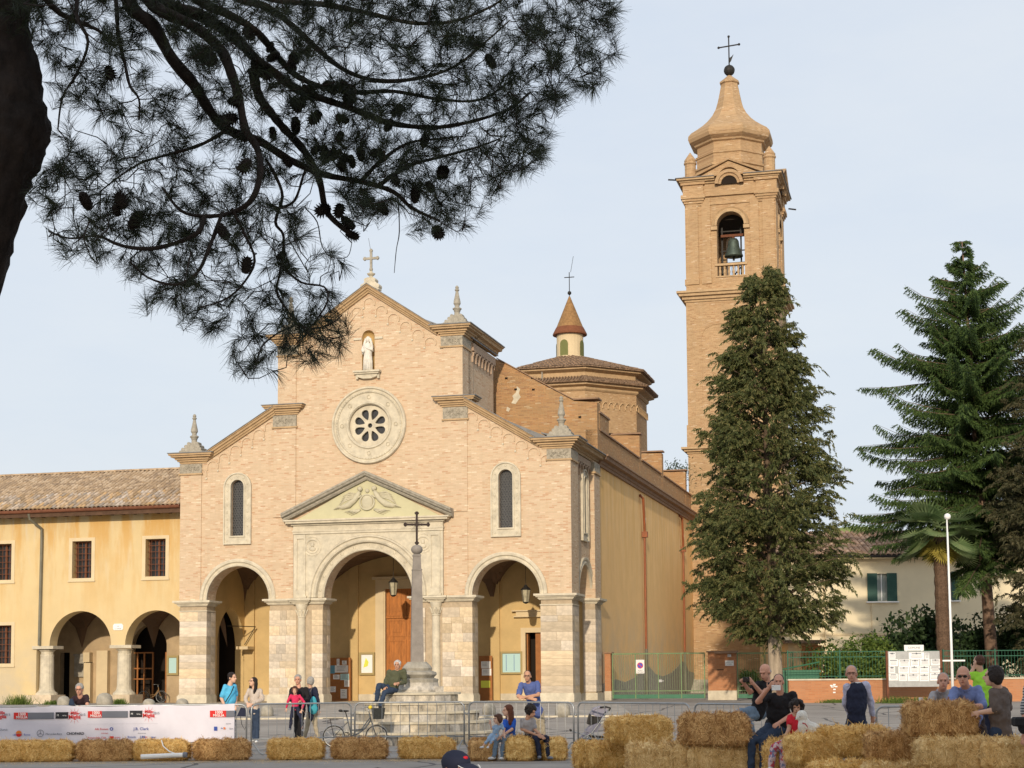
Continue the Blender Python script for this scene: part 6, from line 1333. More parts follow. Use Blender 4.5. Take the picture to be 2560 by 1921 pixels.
def pillar(px0, px1, pyt, label, v=GV-0.1, d=0.5):
    a = on_v(px0, pyt, v); b = on_v(px1, pyt, v); p = CO+CV*v; T = thing('brick_pillar', label, 'pillar', (p.x, p.y, 0), -TH)
    m = MB(); m.box(a[0]+0.02, b[0]-0.02, 0.02, d-0.02, ZG+0.42, a[1]-0.06); m.obj('shaft', 'brick_red', T); m = MB(); m.box(a[0], b[0], 0, d, ZG-0.05, ZG+0.42); m.obj('foot', 'stone_pale', T); m = MB(); m.box(a[0]-0.04, b[0]+0.04, -0.04, d+0.04, a[1]-0.06, a[1]); m.obj('cap', 'terracotta_dark', T); return T, a, b
pillar(1510, 1527, 1631, 'narrow brick pillar against the church wall at the gate')
T, a, b = pillar(1768, 1840, 1628, 'wide brick pillar with white plate and letter box between the two gates')
k = 4.424; c, d = on_v(1480+1472/k, 1480+760/k, GV-0.1), on_v(1480+1568/k, 1480+818/k, GV-0.1); m = MB(); m.box(c[0], d[0], -0.02, 0.019, d[1], c[1]); pl = m.obj('name_plate', 'white_paint', T); text('PARROCCHIA', pl, ((c[0]+d[0])/2, -0.022, (c[1]+d[1])/2+0.04), 0.055, 'print_grey'); text('S. MARIA', pl, ((c[0]+d[0])/2, -0.022, (c[1]+d[1])/2-0.05), 0.055, 'print_grey')
c, d = on_v(1480+1360/k, 1480+665/k, GV-0.1), on_v(1480+1560/k, 1480+680/k, GV-0.1); m = MB(); m.box(c[0], b[0]+0.02, -0.30, 0.5, d[1], d[1]+0.05); m.obj('little_roof', 'terracotta_dark', T)
c, d = on_v(1480+1500/k, 1480+690/k, GV-0.1), on_v(1480+1540/k, 1480+720/k, GV-0.1); m = MB(); m.box(c[0], d[0], -0.03, 0.019, d[1], c[1]); m.obj('bell_push', 'galvanised', T)
c = on_v(1480+1385/k, 1480+860/k, GV-0.1); m = MB(); m.box(c[0], c[0]+0.28, -0.005, 0.019, c[1]-0.02, c[1]+0.01); m.obj('letter_slot', 'iron_dark', T)

def low_wall():
    Y = 66.0; T = thing('low_brick_wall', 'low red brick wall with pale coping carrying a green fence', 'wall', (0, 0, 0)); x0 = atY(1972, 1700, Y).x; x1 = 28
    m = MB(); m.box(x0, x1, Y, Y+0.3, ZG-0.1, 1.38); m.obj('brickwork', 'brick_red', T)
    m = MB(); m.box(x0-0.03, x1, Y-0.04, Y+0.34, 1.381, 1.44); m.obj('coping', 'stone_pale', T)
    p = MB(); c = atY(2084, 1716, Y); 
    for dx, dz in ((0, 0), (0.03, 0.06), (-0.05, -0.03), (0.1, -0.02), (-0.09, 0.02), (0.03, -0.13), (0.02, -0.25)): p.box(c.x+dx-0.05, c.x+dx+0.05, Y-0.006, Y-0.001, c.z+dz-0.02, c.z+dz+0.03)
    p.obj('paint_splashes', 'white_paint', T)
    F = thing('green_fence', 'tall thin green railing fence standing on the low brick wall', 'fence', (0, 0, 0)); zt = atY(2300, 1627, Y).z; zr = atY(2300, 1641, Y).z
    bm = MB(); bm.cyl((0, Y+0.15, 1.44), (0, Y+0.15, zt-0.02), 0.0075, n=4); me = None; x = x0+0.1; i = 0
    while x < 22.6:
        if me is None: o = bm.obj('bar', 'fence_green', F); me = o.data
        else: o = link('bar', me, F)
        o.location = (x, 0, 0); x += 0.125; i += 1
    r = MB(); r.box(x0, 28, Y+0.135, Y+0.165, zt-0.03, zt); r.obj('top_rail', 'fence_green', F); r = MB(); r.box(x0, 28, Y+0.135, Y+0.165, zr-0.02, zr+0.01); r.obj('upper_rail', 'fence_green', F); r = MB(); r.box(x0, 28, Y+0.135, Y+0.165, 1.52, 1.55); r.obj('lower_rail', 'fence_green', F)
    x = x0
    while x < 24: q = MB(); q.box(x-0.022, x+0.022, Y+0.12, Y+0.18, 1.44, zt+0.05); q.obj('post', 'fence_green', F); x += 2.05
    # green skip behind the fence near the trunk
    S = thing('green_bin', 'green waste skip behind the fence, right of the conifer trunk', 'skip', (atY(1998, 1690, 69).x, 69, ZG)); m = MB(); m.slab([(-0.75, 0), (0.6, 0), (0.75, 1.25), (-0.85, 1.25)], [], -0.5, 0.5); m.obj('tub', 'panel_green', S); m = MB(); m.box(-0.9, 0.8, -0.55, -0.5, 1.2, 1.3); m.box(-0.9, 0.8, 0.5, 0.55, 1.2, 1.3); m.cyl((-0.88, 0, 1.3), (0.85, 0, 1.62), 0.03, n=6); m.obj('rim', 'panel_green', S)
low_wall()
def sign_board():
    Y = 64.6; a = atY(2219, 1629, Y); b = atY(2351, 1717, Y); T = thing('notice_hoarding', 'large metal notice hoarding pasted with many white death and event notices', 'notice board', (0, Y, 0))
    m = MB(); m.box(a.x, b.x, -0.03, 0.03, b.z, a.z); m.obj('panel', 'galvanised', T); m = MB(); m.box(a.x-0.08, a.x-0.001, -0.05, 0.05, ZG-0.02, a.z+0.02); m.obj('post', 'iron_rust', T); m = MB(); m.box(b.x+0.001, b.x+0.08, -0.05, 0.05, ZG-0.02, a.z+0.02); m.obj('post', 'iron_rust', T)
    c = atY(2260, 1613, Y); d = atY(2309, 1627, Y); m = MB(); m.box(c.x, d.x, -0.03, 0.0, d.z, c.z); m.box(c.x+0.05, c.x+0.1, -0.02, 0.02, a.z, d.z); m.box(d.x-0.1, d.x-0.05, -0.02, 0.02, a.z, d.z); h = m.obj('header_plate', 'white_paint', T); text('COMUNE', h, ((c.x+d.x)/2, -0.034, (c.z+d.z)/2), 0.11, 'print_grey')
    K = 4.597; rr = random.Random(4)
    for x0, y0, x1, y1 in ((190, 330, 272, 405), (420, 330, 600, 410), (602, 335, 660, 410), (192, 408, 300, 490), (302, 412, 440, 500), (442, 412, 545, 490), (547, 405, 665, 485), (670, 405, 785, 480), (190, 492, 268, 570), (300, 495, 430, 575), (432, 485, 540, 572), (542, 487, 660, 575), (662, 485, 785, 560), (190, 573, 300, 655), (302, 578, 405, 660), (407, 575, 540, 660), (542, 577, 660, 662), (662, 563, 785, 655)):
        p = atY(2180+x0/K, 1560+y0/K, Y); q = atY(2180+x1/K, 1560+y1/K, Y); m = MB(); o = rr.uniform(0.0315, 0.036); m.box(p.x, q.x-0.01, -o-0.003, -o, q.z+0.01, p.z); s = m.obj('notice_sheet', 'paper_white', T)
        g = MB(); n = 4
        for i in range(n): zz = p.z-(p.z-q.z)*(0.22+0.17*i); w = (q.x-p.x); in_ = rr.uniform(0.08, 0.2); g.box(p.x+w*in_, q.x-w*in_-0.01, -o-0.0045, -o-0.0032, zz, zz+(0.03 if i == 0 else 0.012))
        if rr.random() < 0.5: g.box((p.x+q.x)/2-0.03, (p.x+q.x)/2+0.02, -o-0.0045, -o-0.0032, p.z-0.07, p.z-0.015)
        g.obj('print_lines', 'print_grey', s)
sign_board()
def lamp_post():
    Y = 63.5; b = atY(2381, 1700, Y); T = thing('street_lamp', 'tall thin white lamp post with small globe head in front of the palm', 'street lamp', (b.x, Y, 0)); zt = atY(2380, 1285, Y).z
    m = MB(); m.tube([(0, 0, ZG-0.05), (0, 0, 2.5), (-0.02, 0, zt-0.2)], [0.06, 0.048, 0.034], 12); m.obj('mast', 'white_paint', T, smooth=True); m = MB(); m.lathe([(0.04, 0), (0.11, 0.04), (0.13, 0.12), (0.10, 0.20), (0.02, 0.24)], 0, 0, zt-0.22, 12); m.obj('lamp_head', 'white_paint', T, smooth=True)
    m = MB(); m.lathe([(0.03, -0.5), (0.035, 0.0)], 0, 0, zt-0.2, 8); m.obj('collar', 'iron_dark', T); m = MB(); z = atY(2380, 1652, Y).z; m.box(-0.35, 0.50, -0.02, 0.02, z-0.03, z+0.03); m.obj('bracket', 'white_paint', T)
lamp_post()

# bicycles
def bicycle(p, rz, label, colour, s=1.0, basket=True, R=0.33):
    T = thing('bicycle', label, 'bicycle', p, rz); T.scale = (s, s, s)
    for x in (0.0, 1.08):
        w = thing_part('wheel', T); w.location = (x, 0, R+0.01)
        m = MB(); m.ring(0, 0, [(R-0.02, -0.015), (R, -0.012), (R+0.008, 0), (R, 0.012), (R-0.02, 0.015), (R-0.02, -0.015)], 0, 2*pi, 32); m.obj('tyre', 'iron_dark', w)
        m = MB(); m.ring(0, 0, [(R-0.035, -0.01), (R-0.021, -0.012), (R-0.021, 0.012), (R-0.035, 0.01), (R-0.035, -0.01)], 0, 2*pi, 32); m.obj('rim', 'galvanised', w)
        m = MB()
        for i in range(20): a = 2*pi*i/20; m.cyl((0.02*cos(a+1), 0.02*(1 if i % 2 else -1), 0.02*sin(a+1)), ((R-0.03)*cos(a), 0, (R-0.03)*sin(a)), 0.0018, n=3, caps=False)
        m.cyl((0, -0.05, 0), (0, 0.05, 0), 0.02, n=8); m.obj('spokes', 'galvanised', w)
    m = MB(); BB = (0.45, 0, 0.29); ST = (0.33, 0, 0.78); HT = (0.90, 0, 0.86); HB = (0.94, 0, 0.70); R0 = R+0.01
    m.tube([HB, (0.80, 0, 0.50), (0.62, 0, 0.36), BB], 0.022, 8); m.cyl(BB, ST, 0.016); m.cyl(HT, HB, 0.02)
    m.tube([(0.41, 0, 0.44), (0.70, 0, 0.46), (0.92, 0, 0.76)], 0.018, 7)
    for y in (-0.05, 0.05): m.cyl((0, y, R0), (0.43, y*0.5, 0.29), 0.009); m.cyl((0, y, R0), (0.355, y*0.4, 0.66), 0.008); m.tube([(0.94, y*0.7, 0.70), (1.0, y, 0.50), (1.08, y, R0)], 0.012, 6)
    m.obj('frame', colour, T, smooth=True)
    m = MB(); m.ball((0.25, 0, 0.93), (0.14, 0.075, 0.03), 10, 5); m.ball((0.17, 0, 0.94), (0.06, 0.10, 0.035), 8, 5); m.cyl(ST, (0.29, 0, 0.92), 0.013); m.obj('saddle', 'iron_dark', T, smooth=True)
    m = MB(); m.cyl(HT, (0.87, 0, 1.0), 0.014); m.tube([(0.72, -0.28, 1.0), (0.82, -0.25, 1.03), (0.88, -0.1, 1.02), (0.88, 0.1, 1.02), (0.82, 0.25, 1.03), (0.72, 0.28, 1.0)], 0.011, 6); m.obj('handlebar', 'galvanised', T, smooth=True)
    m = MB()
    for x, a0, a1 in ((0.0, 0.3, pi*1.02), (1.08, 0.35, pi*0.95)):
        m.ring(x, R0, [(R+0.02, -0.025), (R+0.03, 0), (R+0.02, 0.025)], a0, a1, 14)
    m.obj('mudguard', 'galvanised', T)
    m = MB(); m.box(-0.28, 0.24, -0.05, -0.04, 0.735, 0.75); m.box(-0.28, 0.24, 0.04, 0.05, 0.735, 0.75)
    for i in range(5): m.box(-0.27+i*0.11, -0.26+i*0.11, -0.04, 0.04, 0.738, 0.748)
    for y in (-0.05, 0.05): m.cyl((-0.1, y, 0.735), (0, y, R0), 0.006, n=5)
    m.obj('rear_rack', 'iron_dark', T)
    m = MB(); m.ring(0.45, 0.29, [(0.075, -0.055), (0.09, -0.055), (0.09, -0.045), (0.075, -0.045)], 0, 2*pi, 16); m.cyl((0.45, -0.06, 0.29), (0.58, -0.07, 0.20), 0.009); m.cyl((0.45, 0.06, 0.29), (0.32, 0.07, 0.38), 0.009); m.box(0.53, 0.63, -0.16, -0.07, 0.19, 0.21); m.box(0.27, 0.37, 0.07, 0.16, 0.37, 0.39); m.box(0.0, 0.46, -0.052, -0.046, 0.37, 0.375); m.box(0.0, 0.46, -0.052, -0.046, 0.205, 0.21); m.obj('crank_and_pedals', 'iron_dark', T)
    if basket:
        m = MB(); m.slab([(1.0, 0.72), (1.26, 0.72), (1.30, 1.0), (0.96, 1.0)], [], -0.17, 0.17); mat('basket_black', (0.03, 0.032, 0.03), var=0.5, vscale=30); m.obj('basket', 'basket_black', T)
        m = MB(); m.ball((0.93, -0.13, 1.02), 0.05, 8, 6); m.ball((0.93, 0.10, 1.02), 0.045, 8, 6); mat('bell_yellow', (0.75, 0.55, 0.05)); m.obj('yellow_bell', 'bell_yellow', T, smooth=True)
mat('bike_grey', (0.09, 0.10, 0.11), rough=0.4); a = gp(835, 39.3)
bicycle((a[0], 39.3, 0), 0.03, 'grey city bicycle with black basket parked behind the barrier by the monument', 'bike_grey', 0.92, True, 0.275)
a = on_v(1640/4.608, 1745, 4.0); p = CO+CU*(a[0]+0.1)+CV*3.9; mat('bike_brown', (0.30, 0.18, 0.08), rough=0.4); bicycle((p.x, p.y, ZG), -TH, 'old brown bicycle parked in the dark under the second arcade arch', 'bike_brown', 0.85, False)

# pushchair
def stroller():
    Y = 35.9; o = atY(1452, 1700, Y); T = thing('pushchair', 'empty grey folding pushchair with hood behind the steel barrier', 'pushchair', (o.x, Y, 0)); K = 5.267
    P = lambda x, y, dy=0: (lambda v: (v.x-o.x, dy, v.z))(atY(1120+x/K, 1640+y/K, Y+dy))
    mat('stroller_grey', (0.27, 0.26, 0.32), rough=0.7, var=0.15, vscale=8)
    for dy in (-0.24, 0.24):
        m = MB(); m.tube([P(2130, 690, dy), P(2060, 790, dy), P(1900, 1010, dy), P(1600, 1200, dy), P(1545, 1290, dy)], 0.013, 7); m.tube([P(1620, 990, dy), P(1850, 1060, dy), P(2090, 1290, dy)], 0.011, 7); m.cyl(P(1900, 1010, dy), P(2100, 1290, dy), 0.011); m.obj('side_frame', 'galvanised', T, smooth=True)
        for wx, wy in ((1530, 1310), (2100, 1310)):
            c = P(wx, wy, dy); w = thing_part('wheel', T); w.location = (c[0], c[1], 0.085); m = MB(); m.ring(0, 0, [(0.055, -0.02), (0.08, -0.018), (0.085, 0), (0.08, 0.018), (0.055, 0.02)], 0, 2*pi, 16); m.cyl((0, -0.03, 0), (0, 0.03, 0), 0.025, n=8)
            for i in range(3): a = 2*pi*i/3; m.cyl((0, 0, 0), (0.06*cos(a), 0, 0.06*sin(a)), 0.01, n=5)
            m.obj('tyre', 'iron_dark', w)
    m = MB(); m.cyl(P(2130, 690, -0.24), P(2130, 690, 0.24), 0.016); m.tube([P(2000, 680, -0.25), P(2080, 672, -0.25), P(2145, 690, -0.25), P(2120, 720, -0.25)], 0.018, 6); m.obj('handle', 'iron_dark', T, smooth=True)
    def sheet(pts, name, mt, w=0.22):
        m = MB(); q = []
        for t in (-1, 1): q += [(P(x, y)[0], t*w, P(x, y)[2]) for x, y in pts]
        k = len(pts); fs = [(i, i+1, k+i+1, k+i) for i in range(k-1)]; m.add(q, fs); o2 = m.obj(name, mt, T); s = o2.modifiers.new('thick', 'SOLIDIFY'); s.thickness = 0.03; return o2
    sheet([(2060, 760), (1990, 900), (1930, 1000), (1830, 1040), (1780, 1130), (1700, 1160)], 'seat', 'stroller_grey')
    sheet([(2070, 760), (2070, 690), (2010, 678), (1930, 700), (1880, 770)], 'hood', 'stroller_grey', 0.24); sheet([(1880, 770), (1860, 830), (1850, 900)], 'hood_visor', 'iron_dark', 0.23)
    def sidefill(pts, name, mt, w):
        m = MB(); q = [(P(x, y)[0], P(x, y)[2]) for x, y in pts]; m.slab(q[::-1], [], -w, w); return m.obj(name, mt, T)
    sidefill([(2075, 700), (2000, 682), (1930, 705), (1870, 765), (1900, 780), (1960, 800), (2010, 800), (2050, 760)], 'hood_side', 'stroller_grey', 0.22)
    sidefill([(1870, 790), (2000, 805), (1960, 880), (1890, 905), (1845, 905)], 'seat_recess', 'iron_dark', 0.18)
    sidefill([(1960, 885), (2010, 900), (1960, 1000), (1850, 1010), (1800, 985), (1870, 915)], 'seat_cushion', 'stroller_grey', 0.20)
    sidefill([(1850, 1015), (1830, 1060), (1760, 1120), (1700, 1150), (1690, 1130), (1760, 1050), (1800, 1000)], 'leg_rest', 'stroller_grey', 0.17)
    m = MB(); m.tube([P(1620, 985, -0.25), P(1610, 975, 0), P(1620, 985, 0.25)], 0.025, 7); m.obj('bumper_bar', 'iron_dark', T)
    m = MB(); m.slab([(P(1860, 1060)[0], P(1860, 1060)[2]-0.12), (P(2060, 1060)[0], P(1860, 1060)[2]-0.14), (P(2080, 1060)[0], P(1860, 1060)[2]), (P(1850, 1060)[0], P(1860, 1060)[2]+0.02)], [], -0.2, 0.2); m.obj('under_basket', 'iron_dark', T)
stroller()

# house beyond the garden
def house():
    Y = 92.0; A = atY(1950, 1400, Y); T = thing('house', 'cream two-storey house with dark tiled roof behind the garden trees', 'house', (0, 0, 0)); zt = 7.95; x0, x1 = atY(2055, 1400, Y).x-2.2, 36.0
    wins = [(1873/.864, 1240/.864, 1937/.864, 1298/.864), (2345, 1431, 2396, 1500)]
    holes = []; ws = []
    for a0, b0, a1, b1 in wins: p, q = atY(a0, b0, Y), atY(a1, b1, Y); holes.append([(p.x, q.z), (q.x, q.z), (q.x, p.z), (p.x, p.z)]); ws.append((p, q))
    p, q = atY(2028, 1605, Y), atY(2058, 1675, Y)
    m = MB(); m.slab([(x0, ZG-0.2), (x1, ZG-0.2), (x1, zt), (x0, zt)], holes, Y, Y+0.4); m.box(x0, x0+0.4, Y+0.401, Y+9, ZG-0.2, zt); m.obj('wall', mat('house_plaster', (0.70, 0.61, 0.42), var=0.07, vscale=0.8), T)
    m = MB(); z = 3.72; m.box(x0-0.04, x1, Y-0.05, Y-0.001, z, z+0.12); m.obj('string_course', 'plaster_cream', T)
    m = MB(); m.box(x0-0.4, x1, Y-0.5, Y-0.002, zt-0.02, zt+0.1); m.obj('eaves', 'plaster_cream', T); m = MB(); m.cyl((x0-0.4, Y-0.55, zt+0.12), (x1, Y-0.55, zt+0.12), 0.08, n=8); m.obj('gutter', 'iron_dark', T)
    mat('shutter_green', (0.02, 0.07, 0.055), rough=0.5); mat('curtain', (0.36, 0.40, 0.38), rough=0.8)
    for i, (p, q) in enumerate(ws):
        w = thing_part('window', T); xm = (p.x+q.x)/2; m = MB(); m.box(p.x, q.x, Y+0.2, Y+0.22, q.z, p.z); m.obj('pane', 'curtain', w); m = MB(); t = 0.05
        m.box(p.x, p.x+t, Y+0.12, Y+0.199, q.z, p.z); m.box(q.x-t, q.x, Y+0.12, Y+0.199, q.z, p.z); m.box(xm-t*0.6, xm+t*0.6, Y+0.12, Y+0.199, q.z, p.z); m.obj('frame', 'white_paint', w)
        W_ = (q.x-p.x)*0.34
        for s, xa in ((0, p.x-0.02), (1, q.x-W_+0.02)):
            m = MB(); m.box(xa, xa+W_, Y-0.09, Y-0.04, q.z-0.02, p.z+0.03)
            for j in range(14): zz = q.z+(p.z-q.z)*(j+0.5)/14; m.box(xa+0.06, xa+W_-0.06, Y-0.105, Y-0.0901, zz, zz+0.04)
            m.obj('shutter', 'shutter_green', w)
        m = MB(); m.box(p.x-0.1, q.x+0.1, Y-0.15, Y-0.001, q.z-0.1, q.z-0.03); m.obj('sill', 'white_paint', w)
    ridge = atY(1850/.864, 1148/.864, Y+5).z; m = MB(); m.slab([(Y-0.6, zt+0.1), (Y+5, ridge-0.1), (Y+10.6, zt+0.1)], [], x0-0.4, x1, axis='x'); m.obj('roof', 'roof_tile_dark', T)
    vs, fs = coppo(0.6, 0.15, 0.12); rest = MB(); rr = random.Random(3); sl = math.atan((ridge-zt-0.15)/5.6); CL = 0.5; L = sqrt(5.6**2+(ridge-zt-0.15)**2)
    for row in range(int(L/CL)):
        for i in range(int((x1-x0+0.4)/0.30)):
            x = x0-0.25+i*0.30
            if x > 27: break
            M = Matrix.Translation((x, Y-0.65+row*CL*cos(sl), zt+0.13+row*CL*sin(sl)+rr.uniform(0, 0.03))) @ Matrix.Rotation(sl, 4, 'X'); rest.add([tuple(M @ Vector(q)) for q in vs], fs)
    m2 = MATS['roof_tile_rest'].copy(); MATS['house_tile'] = m2
    for n in m2.node_tree.nodes:
        if n.type == 'VALTORGB' and len(n.color_ramp.elements) == 3:
            n.color_ramp.elements[0].color = (0.10, 0.06, 0.045, 1); n.color_ramp.elements[1].color = (0.22, 0.11, 0.07, 1); n.color_ramp.elements[2].color = (0.55, 0.38, 0.27, 1)
    o = rest.obj('roof_tiles', 'house_tile', T); o['kind'] = 'stuff'
    m = MB(); px = atY(2062, 1400, Y).x; m.cyl((px-0.1, Y-0.12, ZG), (px-0.1, Y-0.12, zt), 0.05, n=8); m.cyl((atY(2175, 1400, Y).x, Y-0.06, ZG), (atY(2175, 1400, Y).x, Y-0.06, 5.5), 0.02, n=5); m.obj('downpipe', 'plaster_cream', T)
    B = thing('outbuilding', 'small orange plastered outbuilding behind the green skip', 'shed', (0, 0, 0)); a = atY(1985, 1600, 80); b = atY(2045, 1600, 80); m = MB(); m.box(a.x-0.3, b.x, 80, 83, ZG-0.1, 3.1); m.obj('wall', 'plaster_side', B); m = MB(); m.box(a.x+0.35, b.x+0.15, 79.9, 79.99, ZG, 3.0); m.obj('door', 'board_wood', B); m = MB(); m.box(a.x-0.5, b.x+0.3, 79.7, 83.3, 3.101, 3.25); m.obj('roof', 'roof_tile_dark', B)
house()
def hill():
    m = MB(); vs = []; fs = []; n = 24; c = atY(2165, 1310, 400)
    for j in range(n+1):
        for i in range(n+1):
            x = -1+2*i/n; y = -1+2*j/n; r = max(0, 1-x*x-y*y); vs.append((c.x+1+x*42, 420+y*60, (c.z*1.07-1.2)*max(0, r)**0.7-0.5))
    fs = [(j*(n+1)+i, j*(n+1)+i+1, (j+1)*(n+1)+i+1, (j+1)*(n+1)+i) for j in range(n) for i in range(n)]; m.add(vs, fs); mat('hill_green', (0.22, 0.26, 0.06), var=0.15, vscale=0.1); m.obj('hill', 'hill_green', smooth=True)['kind'] = 'structure'
hill()
# ------------------------------------------------------------------ vegetation
def leaf_mat(name, a, b, c, rough=0.6, trans=0.25, nscale=0.6):
    m = bpy.data.materials.new(name); m.use_nodes = True; N = m.node_tree.nodes; L = m.node_tree.links; bs = N['Principled BSDF']; bs.inputs['Roughness'].default_value = rough; bs.inputs['Specular IOR Level'].default_value = 0.25
    g = N.new('ShaderNodeNewGeometry'); tc = N.new('ShaderNodeTexCoord'); nz = N.new('ShaderNodeTexNoise'); nz.inputs['Scale'].default_value = nscale; nz.inputs['Detail'].default_value = 3
    L.new(tc.outputs['Object'], nz.inputs['Vector']); mx = N.new('ShaderNodeMath'); mx.operation = 'MULTIPLY_ADD'; mx.inputs[1].default_value = 0.5; ml = N.new('ShaderNodeMath'); ml.operation = 'MULTIPLY'; ml.inputs[1].default_value = 0.55
    L.new(g.outputs['Random Per Island'], mx.inputs[0]); L.new(nz.outputs['Fac'], ml.inputs[0]); L.new(ml.outputs[0], mx.inputs[2])
    r = N.new('ShaderNodeValToRGB'); e = r.color_ramp.elements; e[0].position = 0.2; e[0].color = (*a, 1); e[1].position = 0.85; e[1].color = (*c, 1); q = e.new(0.5); q.color = (*b, 1)
    L.new(mx.outputs[0], r.inputs['Fac']); L.new(r.outputs['Color'], bs.inputs['Base Color'])
    if trans:
        tr = N.new('ShaderNodeBsdfTranslucent'); L.new(r.outputs['Color'], tr.inputs['Color']); ms = N.new('ShaderNodeMixShader'); ms.inputs['Fac'].default_value = trans; L.new(bs.outputs[0], ms.inputs[1]); L.new(tr.outputs[0], ms.inputs[2]); L.new(ms.outputs[0], N['Material Output'].inputs['Surface'])
    MATS[name] = m
leaf_mat('cypress_leaf', (0.033, 0.048, 0.017), (0.095, 0.115, 0.038), (0.22, 0.195, 0.075), nscale=1.1)
leaf_mat('spruce_leaf', (0.020, 0.042, 0.014), (0.055, 0.100, 0.027), (0.13, 0.19, 0.05), nscale=1.2)
leaf_mat('brown_conifer_leaf', (0.03, 0.035, 0.016), (0.075, 0.075, 0.035), (0.12, 0.10, 0.05))
leaf_mat('shrub_leaf', (0.04, 0.08, 0.015), (0.10, 0.16, 0.03), (0.20, 0.26, 0.06), nscale=1.5)
leaf_mat('dark_leaf', (0.012, 0.028, 0.012), (0.03, 0.06, 0.02), (0.07, 0.11, 0.04), nscale=1.5)
leaf_mat('palm_leaf', (0.10, 0.16, 0.06), (0.18, 0.26, 0.11), (0.30, 0.36, 0.17))
leaf_mat('palm_dead', (0.20, 0.17, 0.03), (0.32, 0.27, 0.05), (0.42, 0.34, 0.08))
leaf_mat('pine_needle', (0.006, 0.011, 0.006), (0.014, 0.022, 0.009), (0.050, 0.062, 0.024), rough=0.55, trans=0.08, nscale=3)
mat('bark', (0.13, 0.09, 0.06), var=0.5, vscale=8, bump=1.0, bscale=16, stretch=(1, 1, 0.25))
mat('bark_pale', (0.36, 0.29, 0.21), var=0.45, vscale=4, bump=0.8, bscale=12, stretch=(2, 2, 0.3))
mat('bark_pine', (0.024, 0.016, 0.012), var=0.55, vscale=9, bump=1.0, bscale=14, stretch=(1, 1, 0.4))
mat('palm_bark', (0.13, 0.08, 0.05), var=0.5, vscale=14, bump=1.0, bscale=20)
RS = np.random.RandomState(77)
def nrm(v): return v/(np.linalg.norm(v, axis=-1, keepdims=True)+1e-9)
def strips(c, d, ln, wd, face=None, taper=0.4):
    """flat tapered blades from c along d"""
    n = len(c); f = RS.normal(size=(n, 3)) if face is None else face; s = nrm(np.cross(d, f))*wd[:, None]; e = c+d*ln[:, None]
    return np.stack([c-s, c+s, e+s*taper, e-s*taper], 1)
def conifer_cloud(prof, H0, n_spray, per, axis_lean=(0, 0), rag=0.18, leafl=0.13, leafw=0.022, droop=0.8, seed=1, shrink=1.0, hole=0.0):
    """sprays spread through a crown whose outline radius is prof(z)"""
    rs = np.random.RandomState(seed); zs = np.array([p[0] for p in prof]); rr = np.array([p[1] for p in prof])
    z = []; 
    while len(z) < n_spray:
        t = rs.uniform(zs[0], zs[-1]); 
        if rs.rand() < (np.interp(t, zs, rr)/rr.max())**1.0+0.03: z.append(t)
    z = np.array(z); a = rs.uniform(0, 2*pi, n_spray)
    lump = 1+rag*np.sin(a*3+z*1.3)*np.cos(z*2.1+a)+rag*0.8*np.sin(a*7+z*3.7)+rs.normal(0, rag*0.35, n_spray)
    R = np.interp(z, zs, rr)*lump*shrink; f = rs.beta(3.0, 1.15, n_spray); r = R*f
    lx, ly = axis_lean; zz = (z-zs[0])/(zs[-1]-zs[0])
    c = np.stack([r*np.cos(a)+lx*zz, r*np.sin(a)+ly*zz, z], 1); out = np.stack([np.cos(a), np.sin(a), np.full(n_spray, 0.0)], 1)
    sd = nrm(out*0.8+np.array([0, 0, 0.35])+rs.normal(0, 0.35, (n_spray, 3)))
    hf = np.sin(a*2.6+z*1.15)*np.sin(z*2.3-a*1.7)+0.5*np.sin(a*6.1+z*3.1); keep_ = (hf > -1.1+hole*2.0) | (rs.rand(n_spray) < 0.25); idx = np.where(keep_)[0]
    k = np.repeat(idx, per); t = rs.uniform(0, 1, len(k))
    L = rs.uniform(0.45, 0.95, n_spray)[k]
    p = c[k]+sd[k]*(t*L)[:, None]; p[:, 2] -= droop*0.42*(t*L)**2*1.6
    p += rs.normal(0, 0.055, p.shape)*(1.15-t)[:, None]
    d = nrm(sd[k]*(1-t*0.5)[:, None]+np.array([0, 0, -1])*(droop*(0.25+t))[:, None]+rs.normal(0, 0.42, p.shape))
    n = len(p); return strips(p, d, rs.uniform(0.6, 1.3, n)*leafl, rs.uniform(0.7, 1.3, n)*leafw), c, a
